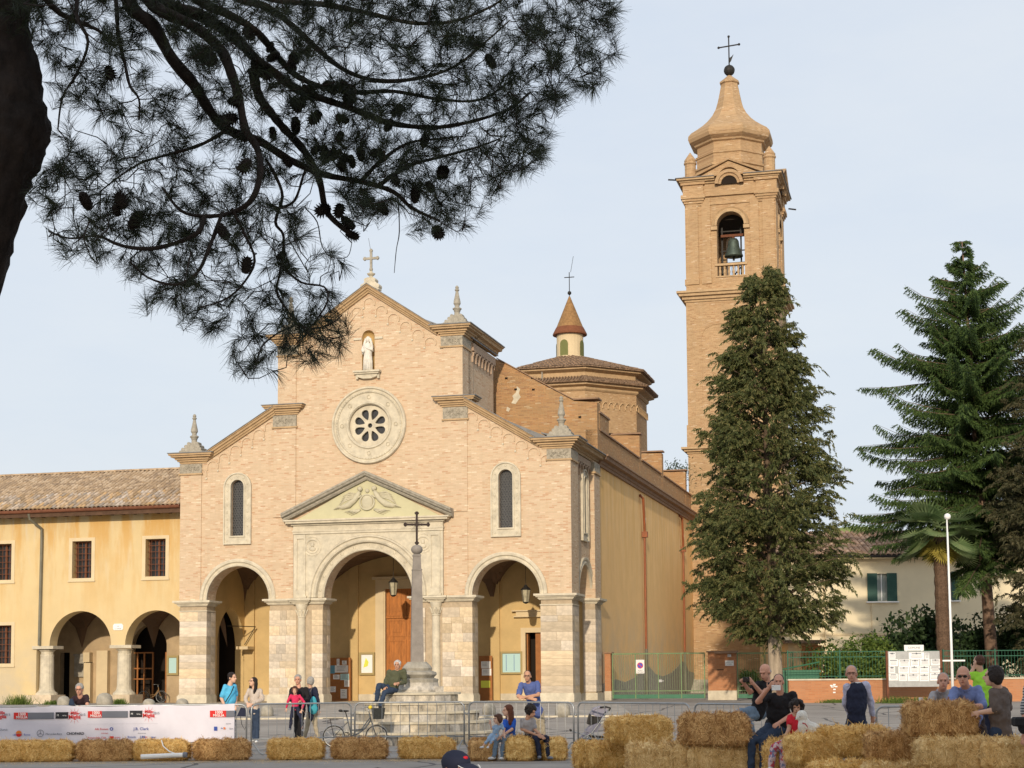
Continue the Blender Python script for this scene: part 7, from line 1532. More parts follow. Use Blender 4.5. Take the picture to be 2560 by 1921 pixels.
def bough_cloud(prof, nb, ns, per, seed, lean=0.0, leafl=0.125, leafw=0.021, droop=1.0):
    """crown built from separate upswept boughs, each hung with drooping sprays, so gaps open between them"""
    rs = np.random.RandomState(seed); zs = np.array([p[0] for p in prof]); rr = np.array([p[1] for p in prof]); C = []; S = []
    zb = []
    while len(zb) < nb:
        t = rs.uniform(zs[0], zs[-1])
        if rs.rand() < (np.interp(t, zs, rr)/rr.max())**0.8+0.08: zb.append(t)
    for z in zb:
        a = rs.uniform(0, 2*pi); R = np.interp(z, zs, rr)*(0.80+0.36*rs.rand()); tipz = z+0.15+0.1*rs.randn(); o = np.array([cos(a), sin(a), 0.0]); x0 = lean*(z/zs[-1])
        for k in range(ns):
            t = rs.beta(2.6, 1.2); p = np.array([x0, 0, z-0.7*(1-t)])+o*(R*t)+np.array([0, 0, 0.15*t])+rs.normal(0, 1, 3)*np.array([0.20, 0.20, 0.13])*(0.5+0.5*R/2.5); C.append(p); S.append(o*0.75+np.array([0, 0, 0.35])+rs.normal(0, 0.35, 3))
    C = np.array(C); S = nrm(np.array(S)); n0 = len(C); k = np.repeat(np.arange(n0), per); t = rs.uniform(0, 1, len(k)); L = rs.uniform(0.30, 0.72, n0)[k]
    p = C[k]+S[k]*(t*L)[:, None]; p[:, 2] -= droop*0.7*(t*L)**2; p += rs.normal(0, 0.045, p.shape)*(1.15-t)[:, None]
    d = nrm(S[k]*(1-t*0.5)[:, None]+np.array([0, 0, -1])*(droop*(0.2+t))[:, None]+rs.normal(0, 0.42, p.shape)); n = len(p)
    return strips(p, d, rs.uniform(0.6, 1.3, n)*leafl, rs.uniform(0.7, 1.3, n)*leafw)
def tree_root(name, label, loc, group=None, rz=0): return thing(name, label, 'tree', loc, rz, group)

def cypress():
    T = tree_root('cypress_tree', 'tall shaggy dark-green cypress in front of the bell tower, with bare pale trunk', (10.66, 68.0, ZG))
    prof = [(2.7, 0.6), (3.2, 2.1), (4.3, 2.85), (5.96, 2.95), (7.85, 2.75), (9.7, 2.40), (11.6, 2.05), (13.5, 1.62), (15.4, 1.10), (16.5, 0.75), (17.5, 0.38), (17.8, 0.05)]
    P = bough_cloud(prof, 390, 15, 42, 3, lean=-0.25)
    o = quads('crown', P, 'cypress_leaf', T); o['kind'] = 'stuff'
    m = MB(); m.tube([(0.05, 0, -0.1), (0.02, 0, 0.6), (0, 0, 2.0), (-0.01, 0, 2.9)], [0.36, 0.30, 0.28, 0.27], 12); m.obj('trunk', 'bark_pale', T, smooth=True); m = MB(); m.tube([(-0.01, 0, 2.85), (-0.05, 0, 6.0), (-0.2, 0, 12.0), (-0.3, 0, 17.0)], [0.26, 0.18, 0.10, 0.03], 8); m.obj('upper_trunk', 'bark', T, smooth=True)
    m = MB(); rs = random.Random(4)
    for i in range(90):
        z = 2.4+14.0*(i/90)**0.9; R = np.interp(z, [p[0] for p in prof], [p[1] for p in prof])*rs.uniform(0.75, 1.12); t = rs.uniform(0, 2*pi); x0 = -0.3*z/17
        m.tube([(x0, 0, z-0.6), (x0+R*0.5*cos(t), R*0.5*sin(t), z+0.05), (x0+R*cos(t+0.1), R*sin(t+0.1), z+0.35)], [0.06, 0.035, 0.012], 4)
    m.obj('limbs', 'bark', T); 
cypress()
def cypress_edge():
    T = tree_root('conifer_tree', 'olive-brown conifer cut off by the right edge, right of the spruce', (22.9, 69.0, ZG))
    prof = [(0.6, 1.6), (2.0, 2.5), (5.0, 2.75), (8.5, 2.5), (12.0, 1.8), (15.0, 1.0), (17.0, 0.1)]
    P = bough_cloud(prof, 230, 13, 40, 8); quads('crown', P, 'brown_conifer_leaf', T)['kind'] = 'stuff'
    m = MB(); m.tube([(0, 0, -0.1), (0, 0, 8), (0, 0, 16)], [0.3, 0.2, 0.03], 8); m.obj('trunk', 'bark', T)
cypress_edge()
def spruce():
    Y = 73.0; b = atY(2486, 1735, Y); tp = atY(2405, 606, Y); T = tree_root('spruce_tree', 'tall spruce with drooping tiered branches and leaning reddish trunk', (b.x, Y, ZG)); H = tp.z-ZG; lean = tp.x-b.x
    rs = np.random.RandomState(12); C = []; D = []; LN = []; WD = []; lim = MB()
    prof = [(0, 0.1), (0.02, 0.35), (0.10, 1.3), (0.22, 2.9), (0.37, 3.8), (0.55, 4.7), (0.64, 4.9), (0.74, 3.4)]
    pz = [p[0] for p in prof]; pr = [p[1] for p in prof]; f = 0.012
    while f < 0.70:
        z = H*(1-f); R0 = np.interp(f, pz, pr); nb = 6 if f < 0.1 else 9
        a0 = rs.uniform(0, 2*pi)
        for i in range(nb):
            a = a0+2*pi*i/nb+rs.normal(0, 0.35); Lb = R0*rs.choice([0.55, 0.75, 0.9, 1.0, 1.18])*rs.uniform(0.9, 1.08)*(1+0.14*sin(z*1.9+a*2))
            if f > 0.66 and rs.rand() < 0.45: continue
            zb = z+rs.normal(0, 0.28); out = np.array([cos(a), sin(a), 0.0]); side = np.array([-sin(a), cos(a), 0.0]); base = np.array([lean*(zb/H), 0, zb])
            rise = 0.42-0.55*f+rs.normal(0, 0.10); up4 = rs.uniform(0.12, 0.34)
            def bp_(t): return base+out*(Lb*t)+np.array([0, 0, Lb*(rise*t-0.36*(0.4+f)*t*t+up4*t**4)])
            pts = [bp_(t) for t in (0, 0.25, 0.5, 0.75, 1.0)]; lim.tube([tuple(p) for p in pts], [0.05*(0.4+f), 0.04*(0.4+f), 0.025, 0.015, 0.005], 4)
            nt = int(8+Lb*11)
            for k in range(nt):
                t = (k+1)/nt; p0 = bp_(t*0.98+0.02); tl = (0.16+0.16*Lb*(1-t)*1.2+0.12*rs.rand()); s = 1 if k % 2 else -1
                dv = side*s*0.85+out*0.75+np.array([0, 0, -0.25-0.55*rs.rand()*(0.3+f*1.6)]); dv = dv/np.linalg.norm(dv)
                n = int(9+tl*46); u = np.linspace(0.0, 1, n); q = p0+dv*(u*tl)[:, None]; q[:, 2] -= 0.25*tl*u*u
                # hanging combs under the branch
                nn = rs.normal(0, 1, (n, 3)); dd = nrm(dv*0.8+nn*0.45+np.array([0, 0, -0.35-0.5*f])); C.append(q); D.append(dd); LN.append(rs.uniform(0.07, 0.16, n)*(1+0.9*f)); WD.append(rs.uniform(0.012, 0.024, n))
        f += 0.021+0.008*f
    C = np.concatenate(C); D = np.concatenate(D); P = strips(C, D, np.concatenate(LN), np.concatenate(WD)); quads('crown', P, 'spruce_leaf', T)['kind'] = 'stuff'
    lim.obj('limbs', 'bark', T); m = MB(); m.tube([(0, 0, -0.1), (lean*0.25, 0, H*0.25), (lean*0.6, 0, H*0.6), (lean, 0, H)], [0.30, 0.24, 0.14, 0.02], 10); mat('bark_spruce', (0.20, 0.13, 0.09), var=0.4, vscale=6, bump=0.8); m.obj('trunk', 'bark_spruce', T, smooth=True)
    print('spruce', len(P))
spruce()
def palm():
    Y = 69.5; b = atY(2363, 1720, Y); tp = atY(2349, 1345, Y); T = tree_root('fan_palm', 'fan palm with shaggy brown trunk and yellow dead fronds, in front of the cream house', (b.x, Y, ZG)); dx = tp.x-b.x; H = tp.z-ZG
    m = MB(); rs = random.Random(6); n = 26
    m.tube([(dx*i/n, 0, H*i/n) for i in range(n+1)], [0.29+0.035*(i % 2)-0.04*i/n for i in range(n+1)], 12); m.obj('trunk', 'palm_bark', T)
    def fan_mesh(name, mt, R, droop):
        q = MB(); k = 26
        for i in range(k):
            a = -2.3+4.6*i/(k-1); d = Vector((sin(a), 0, cos(a))); s = Vector((cos(a), 0, -sin(a))); w = R*0.045; r = R*(0.85+0.15*cos(a))
            z = 0.10*(1 if i % 2 else -1)*0.3
            p0 = Vector((0, 0, 0)); p1 = d*(r*0.6)+Vector((0, -0.02*z, 0)); p2 = d*r+Vector((0, droop*R, 0))
            q.add([tuple(p0-s*w*0.3), tuple(p0+s*w*0.3), tuple(p1+s*w), tuple(p1-s*w), tuple(p2)], [(0, 1, 2, 3), (3, 2, 4)])
        q.cyl((0, 0, 0), (0, 0, -0.75), 0.016, n=5); return q
    first = {}
    C = Vector((dx, 0, H+0.05))
    for kind, num, mt in (('frond', 34, 'palm_leaf'), ('dead_frond', 12, 'palm_dead')):
        for i in range(num):
            if kind == 'frond': el = radians(rs.uniform(-30, 62)); L = rs.uniform(1.4, 2.1)
            else: el = radians(rs.uniform(-70, -35)); L = rs.uniform(0.8, 1.15)
            az = 2*pi*i/num*2.618+rs.uniform(-0.2, 0.2); d = Vector((cos(az)*cos(el), sin(az)*cos(el), sin(el)))
            if kind not in first: o = fan_mesh(kind, mt, 1.0 if kind == 'frond' else 0.7, 0.12).obj(kind, mt, T); first[kind] = o.data
            else: o = link(kind, first[kind], T)
            qn = (d+Vector((0, 0, -0.45))).to_track_quat('Z', 'Y'); o.rotation_mode = 'QUATERNION'; o.rotation_quaternion = qn; o.location = C+d*L*0.62; s = rs.uniform(0.85, 1.15); o.scale = (s, s, s)
palm()
def shrub(name, label, px0, px1, pyt, Y, mt, n=2600, leaf=0.11, depth=1.3, cat='shrub', zb=ZG, seed=0, lump=5, lw=0.4):
    a = atY(px0, pyt, Y); b = atY(px1, pyt, Y); cx = (a.x+b.x)/2; W2 = (b.x-a.x)/2; H = a.z-zb; rs = np.random.RandomState(seed+31); T = thing(name, label, cat, (cx, Y, zb))
    cl = [(rs.uniform(-0.75, 0.75)*W2, rs.uniform(-0.5, 0.5)*depth, H*rs.uniform(0.35, 0.72), rs.uniform(0.45, 0.7)*min(W2, H)) for _ in range(lump)]+[(0, 0, H*0.55, H*0.48)]
    ps = []
    for i in range(n):
        c = cl[rs.randint(len(cl))]; v = rs.normal(size=3); v /= np.linalg.norm(v); r = c[3]*(0.55+0.5*rs.rand()); p = np.array([c[0]+v[0]*r, c[1]+v[1]*r*0.8, c[2]+v[2]*r*0.85])
        if p[2] > 0.02 and p[2] < H*1.05: ps.append(p)
    ps = np.array(ps); k = np.repeat(np.arange(len(ps)), 4); q = ps[k]+rs.normal(0, leaf*0.6, (len(k), 3)); d = nrm(rs.normal(size=q.shape)+np.array([0, -0.2, 0.3]))
    P = strips(q, d, rs.uniform(0.6, 1.3, len(q))*leaf, rs.uniform(0.6, 1.2, len(q))*leaf*lw, taper=0.5); quads('foliage', P, mt, T)['kind'] = 'stuff'
    m = MB(); 
    for i in range(7): x = rs.uniform(-0.6, 0.6)*W2; m.tube([(x*0.3, 0, -0.05), (x*0.7, rs.uniform(-0.3, 0.3), H*0.35), (x, rs.uniform(-0.5, 0.5), H*0.8)], [0.04, 0.03, 0.01], 5)
    m.obj('stems', 'bark', T); return T
shrub('garden_shrub', 'light green shrub behind the fence, nearest the green skip', 2028, 2130, 1592, 70, 'shrub_leaf', 2400, seed=1)
shrub('garden_shrub', 'light green shrub behind the fence, left of the notice hoarding', 2110, 2235, 1578, 71, 'shrub_leaf', 3000, seed=2)
shrub('loquat_tree', 'dark broad-leaved tree standing before the cream house, left of the palm', 2225, 2350, 1505, 74, 'dark_leaf', 3000, leaf=0.2, cat='tree', seed=3, lump=7)
shrub('dark_shrub', 'dark evergreen bush between the palm and spruce trunks', 2385, 2480, 1530, 76, 'dark_leaf', 3400, leaf=0.15, seed=4, lump=7)
shrub('dark_shrub', 'dark evergreen bush right of the spruce trunk', 2480, 2640, 1500, 75, 'dark_leaf', 3800, leaf=0.15, seed=5, lump=8)
shrub('dark_shrub', 'dark low bush behind the notice hoarding', 2220, 2400, 1620, 72, 'dark_leaf', 2600, leaf=0.14, seed=6, lump=7)
shrub('rose_bush', 'small climbing bush behind the narrower gate beside the conifer trunk', 1845, 1905, 1672, 78, 'shrub_leaf', 900, leaf=0.09, depth=0.5, seed=7)
def weeds():
    rs = np.random.RandomState(2)
    for px, Y, r, h, lb in ((48, 73.8, 0.5, 0.5, 'clump of weeds at the foot of the ochre wall, under the barred window'), (135, 73.0, 0.4, 0.25, 'low weeds beside the first arcade column plinth'), (300, 72.6, 0.25, 0.3, 'small weed at the foot of the second arcade column'), (2085, 65.7, 0.5, 0.15, 'thin grass at the foot of the low brick wall behind the vest man'), (2240, 64.3, 0.7, 0.28, 'grass tuft under the left post of the hoarding'), (2300, 64.3, 0.9, 0.25, 'grass strip under the hoarding')):
        x = atY(px, 1700, Y).x; n = 500; p = np.stack([x+rs.normal(0, r*0.5, n), Y+rs.normal(0, 0.12, n), np.full(n, ground_z(Y))], 1); d = nrm(rs.normal(0, 0.45, (n, 3))+np.array([0, 0, 1])); P = strips(p, d, rs.uniform(0.4, 1.1, n)*h, np.full(n, 0.012)); o = quads('weeds', P, 'shrub_leaf'); o['kind'] = 'stuff'; o['label'] = lb
    # plants in the roof gutter between aisle and tower
    p = CO+CU*17.2+CV*35.0+Vector((0, 0, 14.3)); n = 350; q = np.array(p)+rs.normal(0, 1, (n, 3))*np.array([0.55, 0.3, 0.35]); P = strips(q, nrm(rs.normal(size=(n, 3))+np.array([0, 0, 0.5])), rs.uniform(0.1, 0.3, n), np.full(n, 0.03)); o = quads('wall_plants', P, 'dark_leaf'); o['kind'] = 'stuff'; o['label'] = 'plants growing on the wall top against the tower'
weeds()

# the big maritime pine reaching in from the left, some twelve metres away
def fore_pine():
    T = tree_root('pine_tree', 'near pine with dark leaning trunk, long limbs, cones and needle tufts against the sky', (-4.0, 12.5, 0))
    O = Vector((-4.0, 12.5, 0)); K = 1.728
    def P(x, y, Y): return atY(x/K, y/K, Y)-O
    # trunk (mostly outside the frame on the left)
    tr = MB(); pts = []; rs_ = []
    for x, y, r in ((-480, 2600, 0.30), (-420, 2000, 0.30), (-265, 1500, 0.30), (-165, 1180, 0.295), (-110, 980, 0.29), (-62, 820, 0.285), (-30, 700, 0.285), (22, 620, 0.30), (40, 550, 0.31), (15, 430, 0.285), (-5, 300, 0.28), (-40, 170, 0.28), (-60, 60, 0.29), (-10, -90, 0.28), (120, -230, 0.26)):
        pts.append(P(x, y, 11.6)); rs_.append(r)
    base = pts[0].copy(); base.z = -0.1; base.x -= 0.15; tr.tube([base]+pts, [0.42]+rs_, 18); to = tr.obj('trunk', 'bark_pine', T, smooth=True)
    d = to.modifiers.new('sub', 'SUBSURF'); d.levels = 2; d.render_levels = 2; tx = bpy.data.textures.new('bark_lumps', 'CLOUDS'); tx.noise_scale = 0.09; dm = to.modifiers.new('bark', 'DISPLACE'); dm.texture = tx; dm.strength = 0.10; dm.mid_level = 0.5
    limbs = [  # crop pixels, depth at the two ends, radii in metres
        ([(560, -160), (560, 20), (660, 110), (740, 250), (840, 370), (900, 470), (980, 560), (1120, 610), (1250, 690), (1400, 755), (1560, 785), (1700, 830), (1780, 900), (1900, 955)], 11.8, 12.6, 0.062, 0.012),
        ([(500, -200), (640, 0), (720, 60), (830, 110), (950, 210), (1000, 320), (1035, 440), (1060, 560), (1110, 640), (1125, 740), (1090, 860), (1000, 920), (880, 935), (780, 910), (700, 810)], 11.9, 11.2, 0.058, 0.009),
        ([(560, -120), (700, 10), (870, 70), (1010, 160), (1110, 260), (1200, 325), (1290, 390), (1400, 430), (1520, 470), (1640, 520), (1760, 545), (1900, 550), (2060, 520), (2200, 470), (2290, 400)], 12.0, 13.0, 0.055, 0.010),
        ([(1090, 300), (1120, 420), (1180, 500), (1230, 560), (1320, 660), (1380, 780), (1405, 900), (1450, 960), (1530, 1020)], 12.4, 12.6, 0.044, 0.022),
        ([(700, -160), (850, 0), (980, 60), (1100, 130), (1180, 220), (1270, 320), (1400, 380), (1550, 400), (1700, 395), (1900, 430), (2080, 430), (2230, 330)], 12.5, 13.4, 0.045, 0.008),
        ([(800, -200), (1000, -20), (1150, 30), (1260, 110), (1380, 220), (1500, 310), (1640, 350), (1800, 340), (1960, 290), (2100, 180), (2200, 90)], 12.8, 13.6, 0.040, 0.007),
        ([(900, -160), (1150, -10), (1400, 20), (1600, 60), (1780, 100), (1950, 95), (2100, 40), (2230, -40)], 13.0, 13.6, 0.035, 0.007),
        ([(470, -200), (500, 0), (510, 150), (540, 280), (560, 370), (600, 430), (600, 520)], 11.6, 11.4, 0.022, 0.008),
        ([(980, 560), (880, 620), (760, 660), (620, 700), (520, 760), (430, 830)], 12.1, 11.6, 0.018, 0.006),
        ([(880, 935), (860, 1000), (760, 1050), (640, 1075), (520, 1060), (420, 1020), (300, 1030), (210, 1000)], 11.3, 11.0, 0.024, 0.006),
        ([(1150, 690), (1190, 760), (1220, 850), (1190, 960), (1225, 1020), (1215, 1150), (1195, 1260), (1240, 1340), (1275, 1400), (1200, 1440), (1130, 1500), (1110, 1580)], 12.2, 11.6, 0.016, 0.006),
        ([(1275, 1400), (1350, 1420), (1430, 1400), (1480, 1360)], 11.8, 11.6, 0.012, 0.005), ([(1215, 1150), (1300, 1220), (1400, 1240), (1415, 1300), (1370, 1380), (1330, 1440), (1400, 1470), (1490, 1450)], 11.9, 11.6, 0.010, 0.004),
        ([(1190, 905), (1270, 870), (1310, 760), (1330, 700)], 12.2, 12.3, 0.014, 0.010), ([(1320, 900), (1370, 960), (1390, 1060), (1430, 1110), (1500, 1110), (1520, 1050)], 12.2, 12.0, 0.006, 0.003),
        ([(1720, 860), (1725, 1000), (1712, 1080), (1703, 1180)], 12.6, 12.5, 0.006, 0.003), ([(960, 920), (900, 1080), (850, 1180), (760, 1230), (640, 1200), (560, 1130)], 11.3, 11.0, 0.018, 0.006),
        ([(1000, 900), (1060, 1020), (1100, 1130), (1040, 1240), (960, 1300), (860, 1330)], 11.4, 11.2, 0.014, 0.006), ([(1640, 800), (1760, 720), (1900, 680), (2050, 640), (2160, 600)], 12.5, 13.0, 0.022, 0.007),
        ([(1560, 785), (1640, 700), (1760, 620), (1900, 600), (2000, 590)], 12.5, 13.1, 0.020, 0.007), ([(350, -120), (330, 60), (380, 180), (330, 320), (270, 420), (250, 560)], 11.5, 11.2, 0.02, 0.006),
        ([(150, -60), (260, 60), (420, 130), (500, 200)], 11.4, 11.6, 0.03, 0.008)]
    nodes = []; 
    for pl, y0, y1, r0, r1 in limbs:
        n = len(pl); rr = random.Random(len(nodes)); pp = []
        for i, (x, y) in enumerate(pl): t = i/(n-1); pp.append(P(x, y, y0+(y1-y0)*t+rr.uniform(-0.08, 0.08)))
        # smooth through the points
        q = []; rd = []
        for i in range(n-1):
            a, b, c, d_ = pp[max(i-1, 0)], pp[i], pp[i+1], pp[min(i+2, n-1)]
            for k in range(4):
                t = k/4; v = 0.5*((2*b)+(c-a)*t+(2*a-5*b+4*c-d_)*t*t+(3*b-a-3*c+d_)*t**3); q.append(v); rd.append((r0+(r1-r0)*((i+t)/(n-1)))*(1+rr.uniform(-0.10, 0.14)))
        q.append(pp[-1]); rd.append(r1); rd = [x*0.86 for x in rd]; m = MB(); m.tube(q, rd, 8 if r0 > 0.03 else 5); m.obj('limb', 'bark_pine', T, smooth=True)
        nodes += [tuple(v) for v in q]
    limb_nodes = [tuple(v) for v in nodes]
    N = np.array(nodes); NR = [0.006]*len(nodes)
    # crown outline in photograph pixels: tufts are spread through the crown volume behind it
    poly = [(-40, -40), (60, -40), (1530, -40), (1548, 90), (1535, 150), (1480, 230), (1440, 260), (1390, 320), (1372, 400), (1330, 430), (1270, 462), (1215, 500), (1190, 555), (1130, 585), (1070, 590), (1020, 540), (960, 525), (900, 545), (868, 585), (850, 560), (800, 500), (752, 520), (775, 590), (850, 640), (862, 668), (835, 690), (870, 800), (872, 870), (840, 880), (800, 900), (750, 905), (705, 880), (690, 890), (685, 940), (640, 970), (600, 930), (570, 880), (560, 845), (500, 830), (470, 830), (440, 790), (400, 760), (330, 745), (322, 690), (290, 650), (230, 640), (150, 620), (105, 600), (120, 540), (70, 500), (85, 440), (130, 370), (125, 260), (150, 180), (100, 120), (60, 60), (-40, 60)]
    from mathutils.geometry import intersect_point_line
    def inside(x, y):
        c = False; j = len(poly)-1
        for i in range(len(poly)):
            if (poly[i][1] > y) != (poly[j][1] > y) and x < (poly[j][0]-poly[i][0])*(y-poly[i][1])/(poly[j][1]-poly[i][1])+poly[i][0]: c = not c
            j = i
        return c
    rs = np.random.RandomState(41); tg = []
    # a few gaps where the sky shows
    gaps = [(390, 125, 62, 45), (175, 300, 60, 45), (230, 330, 60, 36), (470, 260, 38, 30), (930, 150, 60, 28), (650, 330, 30, 40), (730, 470, 50, 40), (800, 520, 55, 45), (560, 420, 24, 40), (1000, 330, 60, 14), (300, 200, 50, 30), (780, 640, 45, 40), (640, 620, 26, 34), (1180, 420, 50, 24), (700, 560, 30, 46)]
    while len(tg) < 1750:
        x, y = rs.uniform(-30, 1540), rs.uniform(-120, 960)
        if not inside(x, max(y, -30)): continue
        if any(((x-g[0])/g[2])**2+((y-g[1])/g[3])**2 < 1 for g in gaps) and rs.rand() < 0.8: continue
        dens = 1.0 if (y < 110 or x > 900) else 0.72
        if rs.rand() > dens: continue
        Y = 12.0+rs.normal(0, 0.55)+(x-500)/1600; tg.append(atY(x, y, Y)-O)
    tg = np.array([tuple(t) for t in tg]); dist = np.array([np.min(((N-t)**2).sum(1)) for t in tg]); order = np.argsort(dist); tw = MB(); tips = []
    N = list(map(tuple, N))
    for i in order:
        t = tg[i]; A = np.array(N); dd = ((A-t)**2).sum(1); j = int(np.argmin(dd)); p = A[j]; L = sqrt(dd[j])
        if L > 1.5: continue
        k = max(3, int(L/0.10)); w1 = rs.normal(0, 0.10*L, 3); w2 = rs.normal(0, 0.08*L, 3); pts = []
        for s in range(k+1): u = s/k; pts.append(p+(t-p)*u+w1*sin(pi*u)+w2*sin(2*pi*u)+np.array([0, 0, -0.18*L*sin(pi*u)])+rs.normal(0, 0.008, 3)*(0 < s < k))
        r0 = min(0.010, 0.0035+0.006*L); tw.tube([tuple(q) for q in pts], [r0+(0.0022-r0)*s/k for s in range(k+1)], 4, caps=False); N += [tuple(q) for q in pts[1:]]; tips.append((pts[-1], pts[-1]-pts[-2] if L > 0.02 else np.array([0.3, 0, -0.5])))
    tw.obj('twigs', 'bark_pine', T)['kind'] = 'stuff'
    # needle tufts
    C = []; D = []; LN = []
    for p, d in tips:
        d = d/(np.linalg.norm(d)+1e-9); d = nrm(d*1.0+rs.normal(0, 0.35, 3)+np.array([0.1, 0, 0.05])); n = rs.randint(46, 92); back = rs.uniform(0, 1, n)**1.4
        c = p-d*(back*0.16)[:, None]+rs.normal(0, 0.004, (n, 3)); spread = rs.normal(0, 1, (n, 3)); spread -= (spread@d)[:, None]*d
        q = nrm(d*(1.0-0.35*back)[:, None]+nrm(spread)*rs.uniform(0.15, 1.05, n)[:, None]+np.array([0, 0, -0.22])); C.append(c); D.append(q); LN.append(rs.uniform(0.09, 0.16, n))
    C = np.concatenate(C); D = np.concatenate(D); LN = np.concatenate(LN); n = len(C); f = RS.normal(size=(n, 3)); s = nrm(np.cross(D, f))*0.00125; mid = C+D*(LN*0.55)[:, None]; e = C+D*LN[:, None]; e[:, 2] -= 0.012
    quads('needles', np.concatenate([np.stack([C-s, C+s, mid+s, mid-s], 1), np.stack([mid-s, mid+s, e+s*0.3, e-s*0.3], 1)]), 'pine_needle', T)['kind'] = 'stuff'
    print('pine needles', n)
    # cones
    cm = MB(); rr = random.Random(2); cm.ball((0, 0, 0), (0.030, 0.030, 0.055), 8, 6)
    for j in range(8):
        zz = -0.045+0.0115*j; R = 0.036*sqrt(max(0.05, 1-(zz/0.058)**2))
        for i in range(9):
            a = 2*pi*(i+0.5*(j % 2))/9; c, s_ = cos(a), sin(a); w = 0.010; cm.add([(R*0.5*c-w*s_, R*0.5*s_+w*c, zz-0.006), (R*0.5*c+w*s_, R*0.5*s_-w*c, zz-0.006), ((R+0.014)*c, (R+0.014)*s_, zz+0.010)], [(0, 1, 2)])
    spots = [(1690, 350), (1665, 480), (1590, 850), (1640, 850), (1450, 870), (1480, 900), (1500, 955), (1380, 870), (1440, 650), (1475, 660), (1520, 700), (1400, 620), (1360, 640), (1400, 660), (1440, 620), (1480, 740), (1600, 600), (1545, 620), (1470, 490), (1450, 540), (1235, 150), (1225, 180), (1360, 230), (1400, 260), (1470, 290), (1490, 350), (1460, 330), (1430, 370), (1310, 310), (1045, 75), (1110, 60), (1130, 120), (1010, 180), (980, 400), (600, 505), (400, 100), (375, 120), (1265, 15), (1820, 520), (1790, 830), (1880, 940), (1240, 1150), (1075, 1175), (1165, 1300), (740, 1140), (560, 1080), (640, 1070), (690, 1070), (1180, 580), (1160, 910), (1300, 420), (1280, 460), (1330, 400), (1260, 500), (1350, 480), (1240, 700), (1640, 640), (1900, 650), (1700, 750), (1850, 760), (2110, 30), (1150, 300), (1120, 320), (1090, 600), (1060, 620), (1080, 690)]
    me = None; LN_ = np.array(limb_nodes)
    for x, y in spots:
        Y = 12.3+rr.uniform(-0.15, 0.15); c = P(x, y, Y); k = int(np.argmin((LN_[:, 0]-c.x)**2+(LN_[:, 2]-c.z)**2)); c.y = LN_[k][1]-0.05+rr.uniform(-0.05, 0.05)
        if me is None: o = cm.obj('pine_cone', 'cone_dark', T); me = o.data
        else: o = link('pine_cone', me, T)
        o.location = c; o.rotation_euler = (rr.uniform(-1.2, 1.2)+(pi if rr.random() < 0.6 else 0), rr.uniform(-0.8, 0.8), rr.uniform(0, 6)); s = rr.uniform(0.85, 1.4); o.scale = (s, s, s)
fore_pine()

# unseen row of umbrella pines, added behind the camera to shade the near piazza
def added_shade_pines():
    me = None
    for i, (x, y, h, w) in enumerate(((-27, -11, 15.0, 6.2), (-17, -13.5, 16.0, 6.0), (-7.5, -11.5, 15.5, 5.8), (1.5, -13, 16.2, 6.0), (11, -12, 15.6, 6.2), (21, -13.5, 16.0, 6.0), (31, -12, 15.2, 6.2))):
        T = tree_root('shade_pine', 'unseen umbrella pine added for shade, number %s from the left' % ('one', 'two', 'three', 'four', 'five', 'six', 'seven')[i], (x, y, 0), 'unseen pines added for shade behind the camera'); T['label'] = 'unseen pine added to shade the near piazza, %s of the row of seven' % ('leftmost', 'second from left', 'third from left', 'middle one', 'third from right', 'second from right', 'rightmost')[i]
        rs = np.random.RandomState(60+i); n = 3300; a = rs.uniform(0, 2*pi, n); r = w*np.sqrt(rs.rand(n)); lump = np.sin(a*4+i)*0.4; z = h-6.8+(6.6)*(1-(r/w)**2*0.55)*rs.beta(1.6, 1.1, n)+lump
        c = np.stack([r*np.cos(a), r*np.sin(a)*0.8, z], 1); P = strips(c, nrm(rs.normal(size=(n, 3))), rs.uniform(0.35, 0.7, n), rs.uniform(0.14, 0.26, n), taper=0.7); quads('crown', P, 'dark_leaf', T)['kind'] = 'stuff'
        m = MB(); m.tube([(0, 0, -0.1), (0.2, 0, 4), (0, 0, h-4.5)], [0.4, 0.32, 0.25], 9)
        for k in range(6): t = 2*pi*k/6; m.tube([(0, 0, h-5.5), (w*0.4*cos(t), w*0.3*sin(t), h-3.8), (w*0.75*cos(t), w*0.6*sin(t), h-2.6)], [0.2, 0.12, 0.05], 6)
        m.obj('trunk', 'bark', T)
added_shade_pines()
# ------------------------------------------------------------------ people
def cloth(name, c, v=0.12, **k): mat(name, c, rough=0.85, var=v, vscale=7, bump=0.5, bscale=9, **k); return name
mat('skin_fair', (0.66, 0.40, 0.28), rough=0.55, var=0.08, vscale=6); mat('skin_tan', (0.50, 0.27, 0.17), rough=0.55, var=0.08, vscale=6); mat('skin_red', (0.60, 0.31, 0.21), rough=0.55, var=0.08, vscale=6)
mat('eye_dark', (0.02, 0.015, 0.012), rough=0.3); mat('lip', (0.32, 0.10, 0.08), rough=0.5)
for n_, c_ in (('hair_grey', (0.36, 0.34, 0.31)), ('hair_white', (0.55, 0.53, 0.50)), ('hair_dark', (0.022, 0.014, 0.011)), ('hair_brown', (0.10, 0.04, 0.022)), ('hair_auburn', (0.14, 0.045, 0.02))): mat(n_, c_, rough=0.6, var=0.4, vscale=40, bump=1.0, bscale=60)
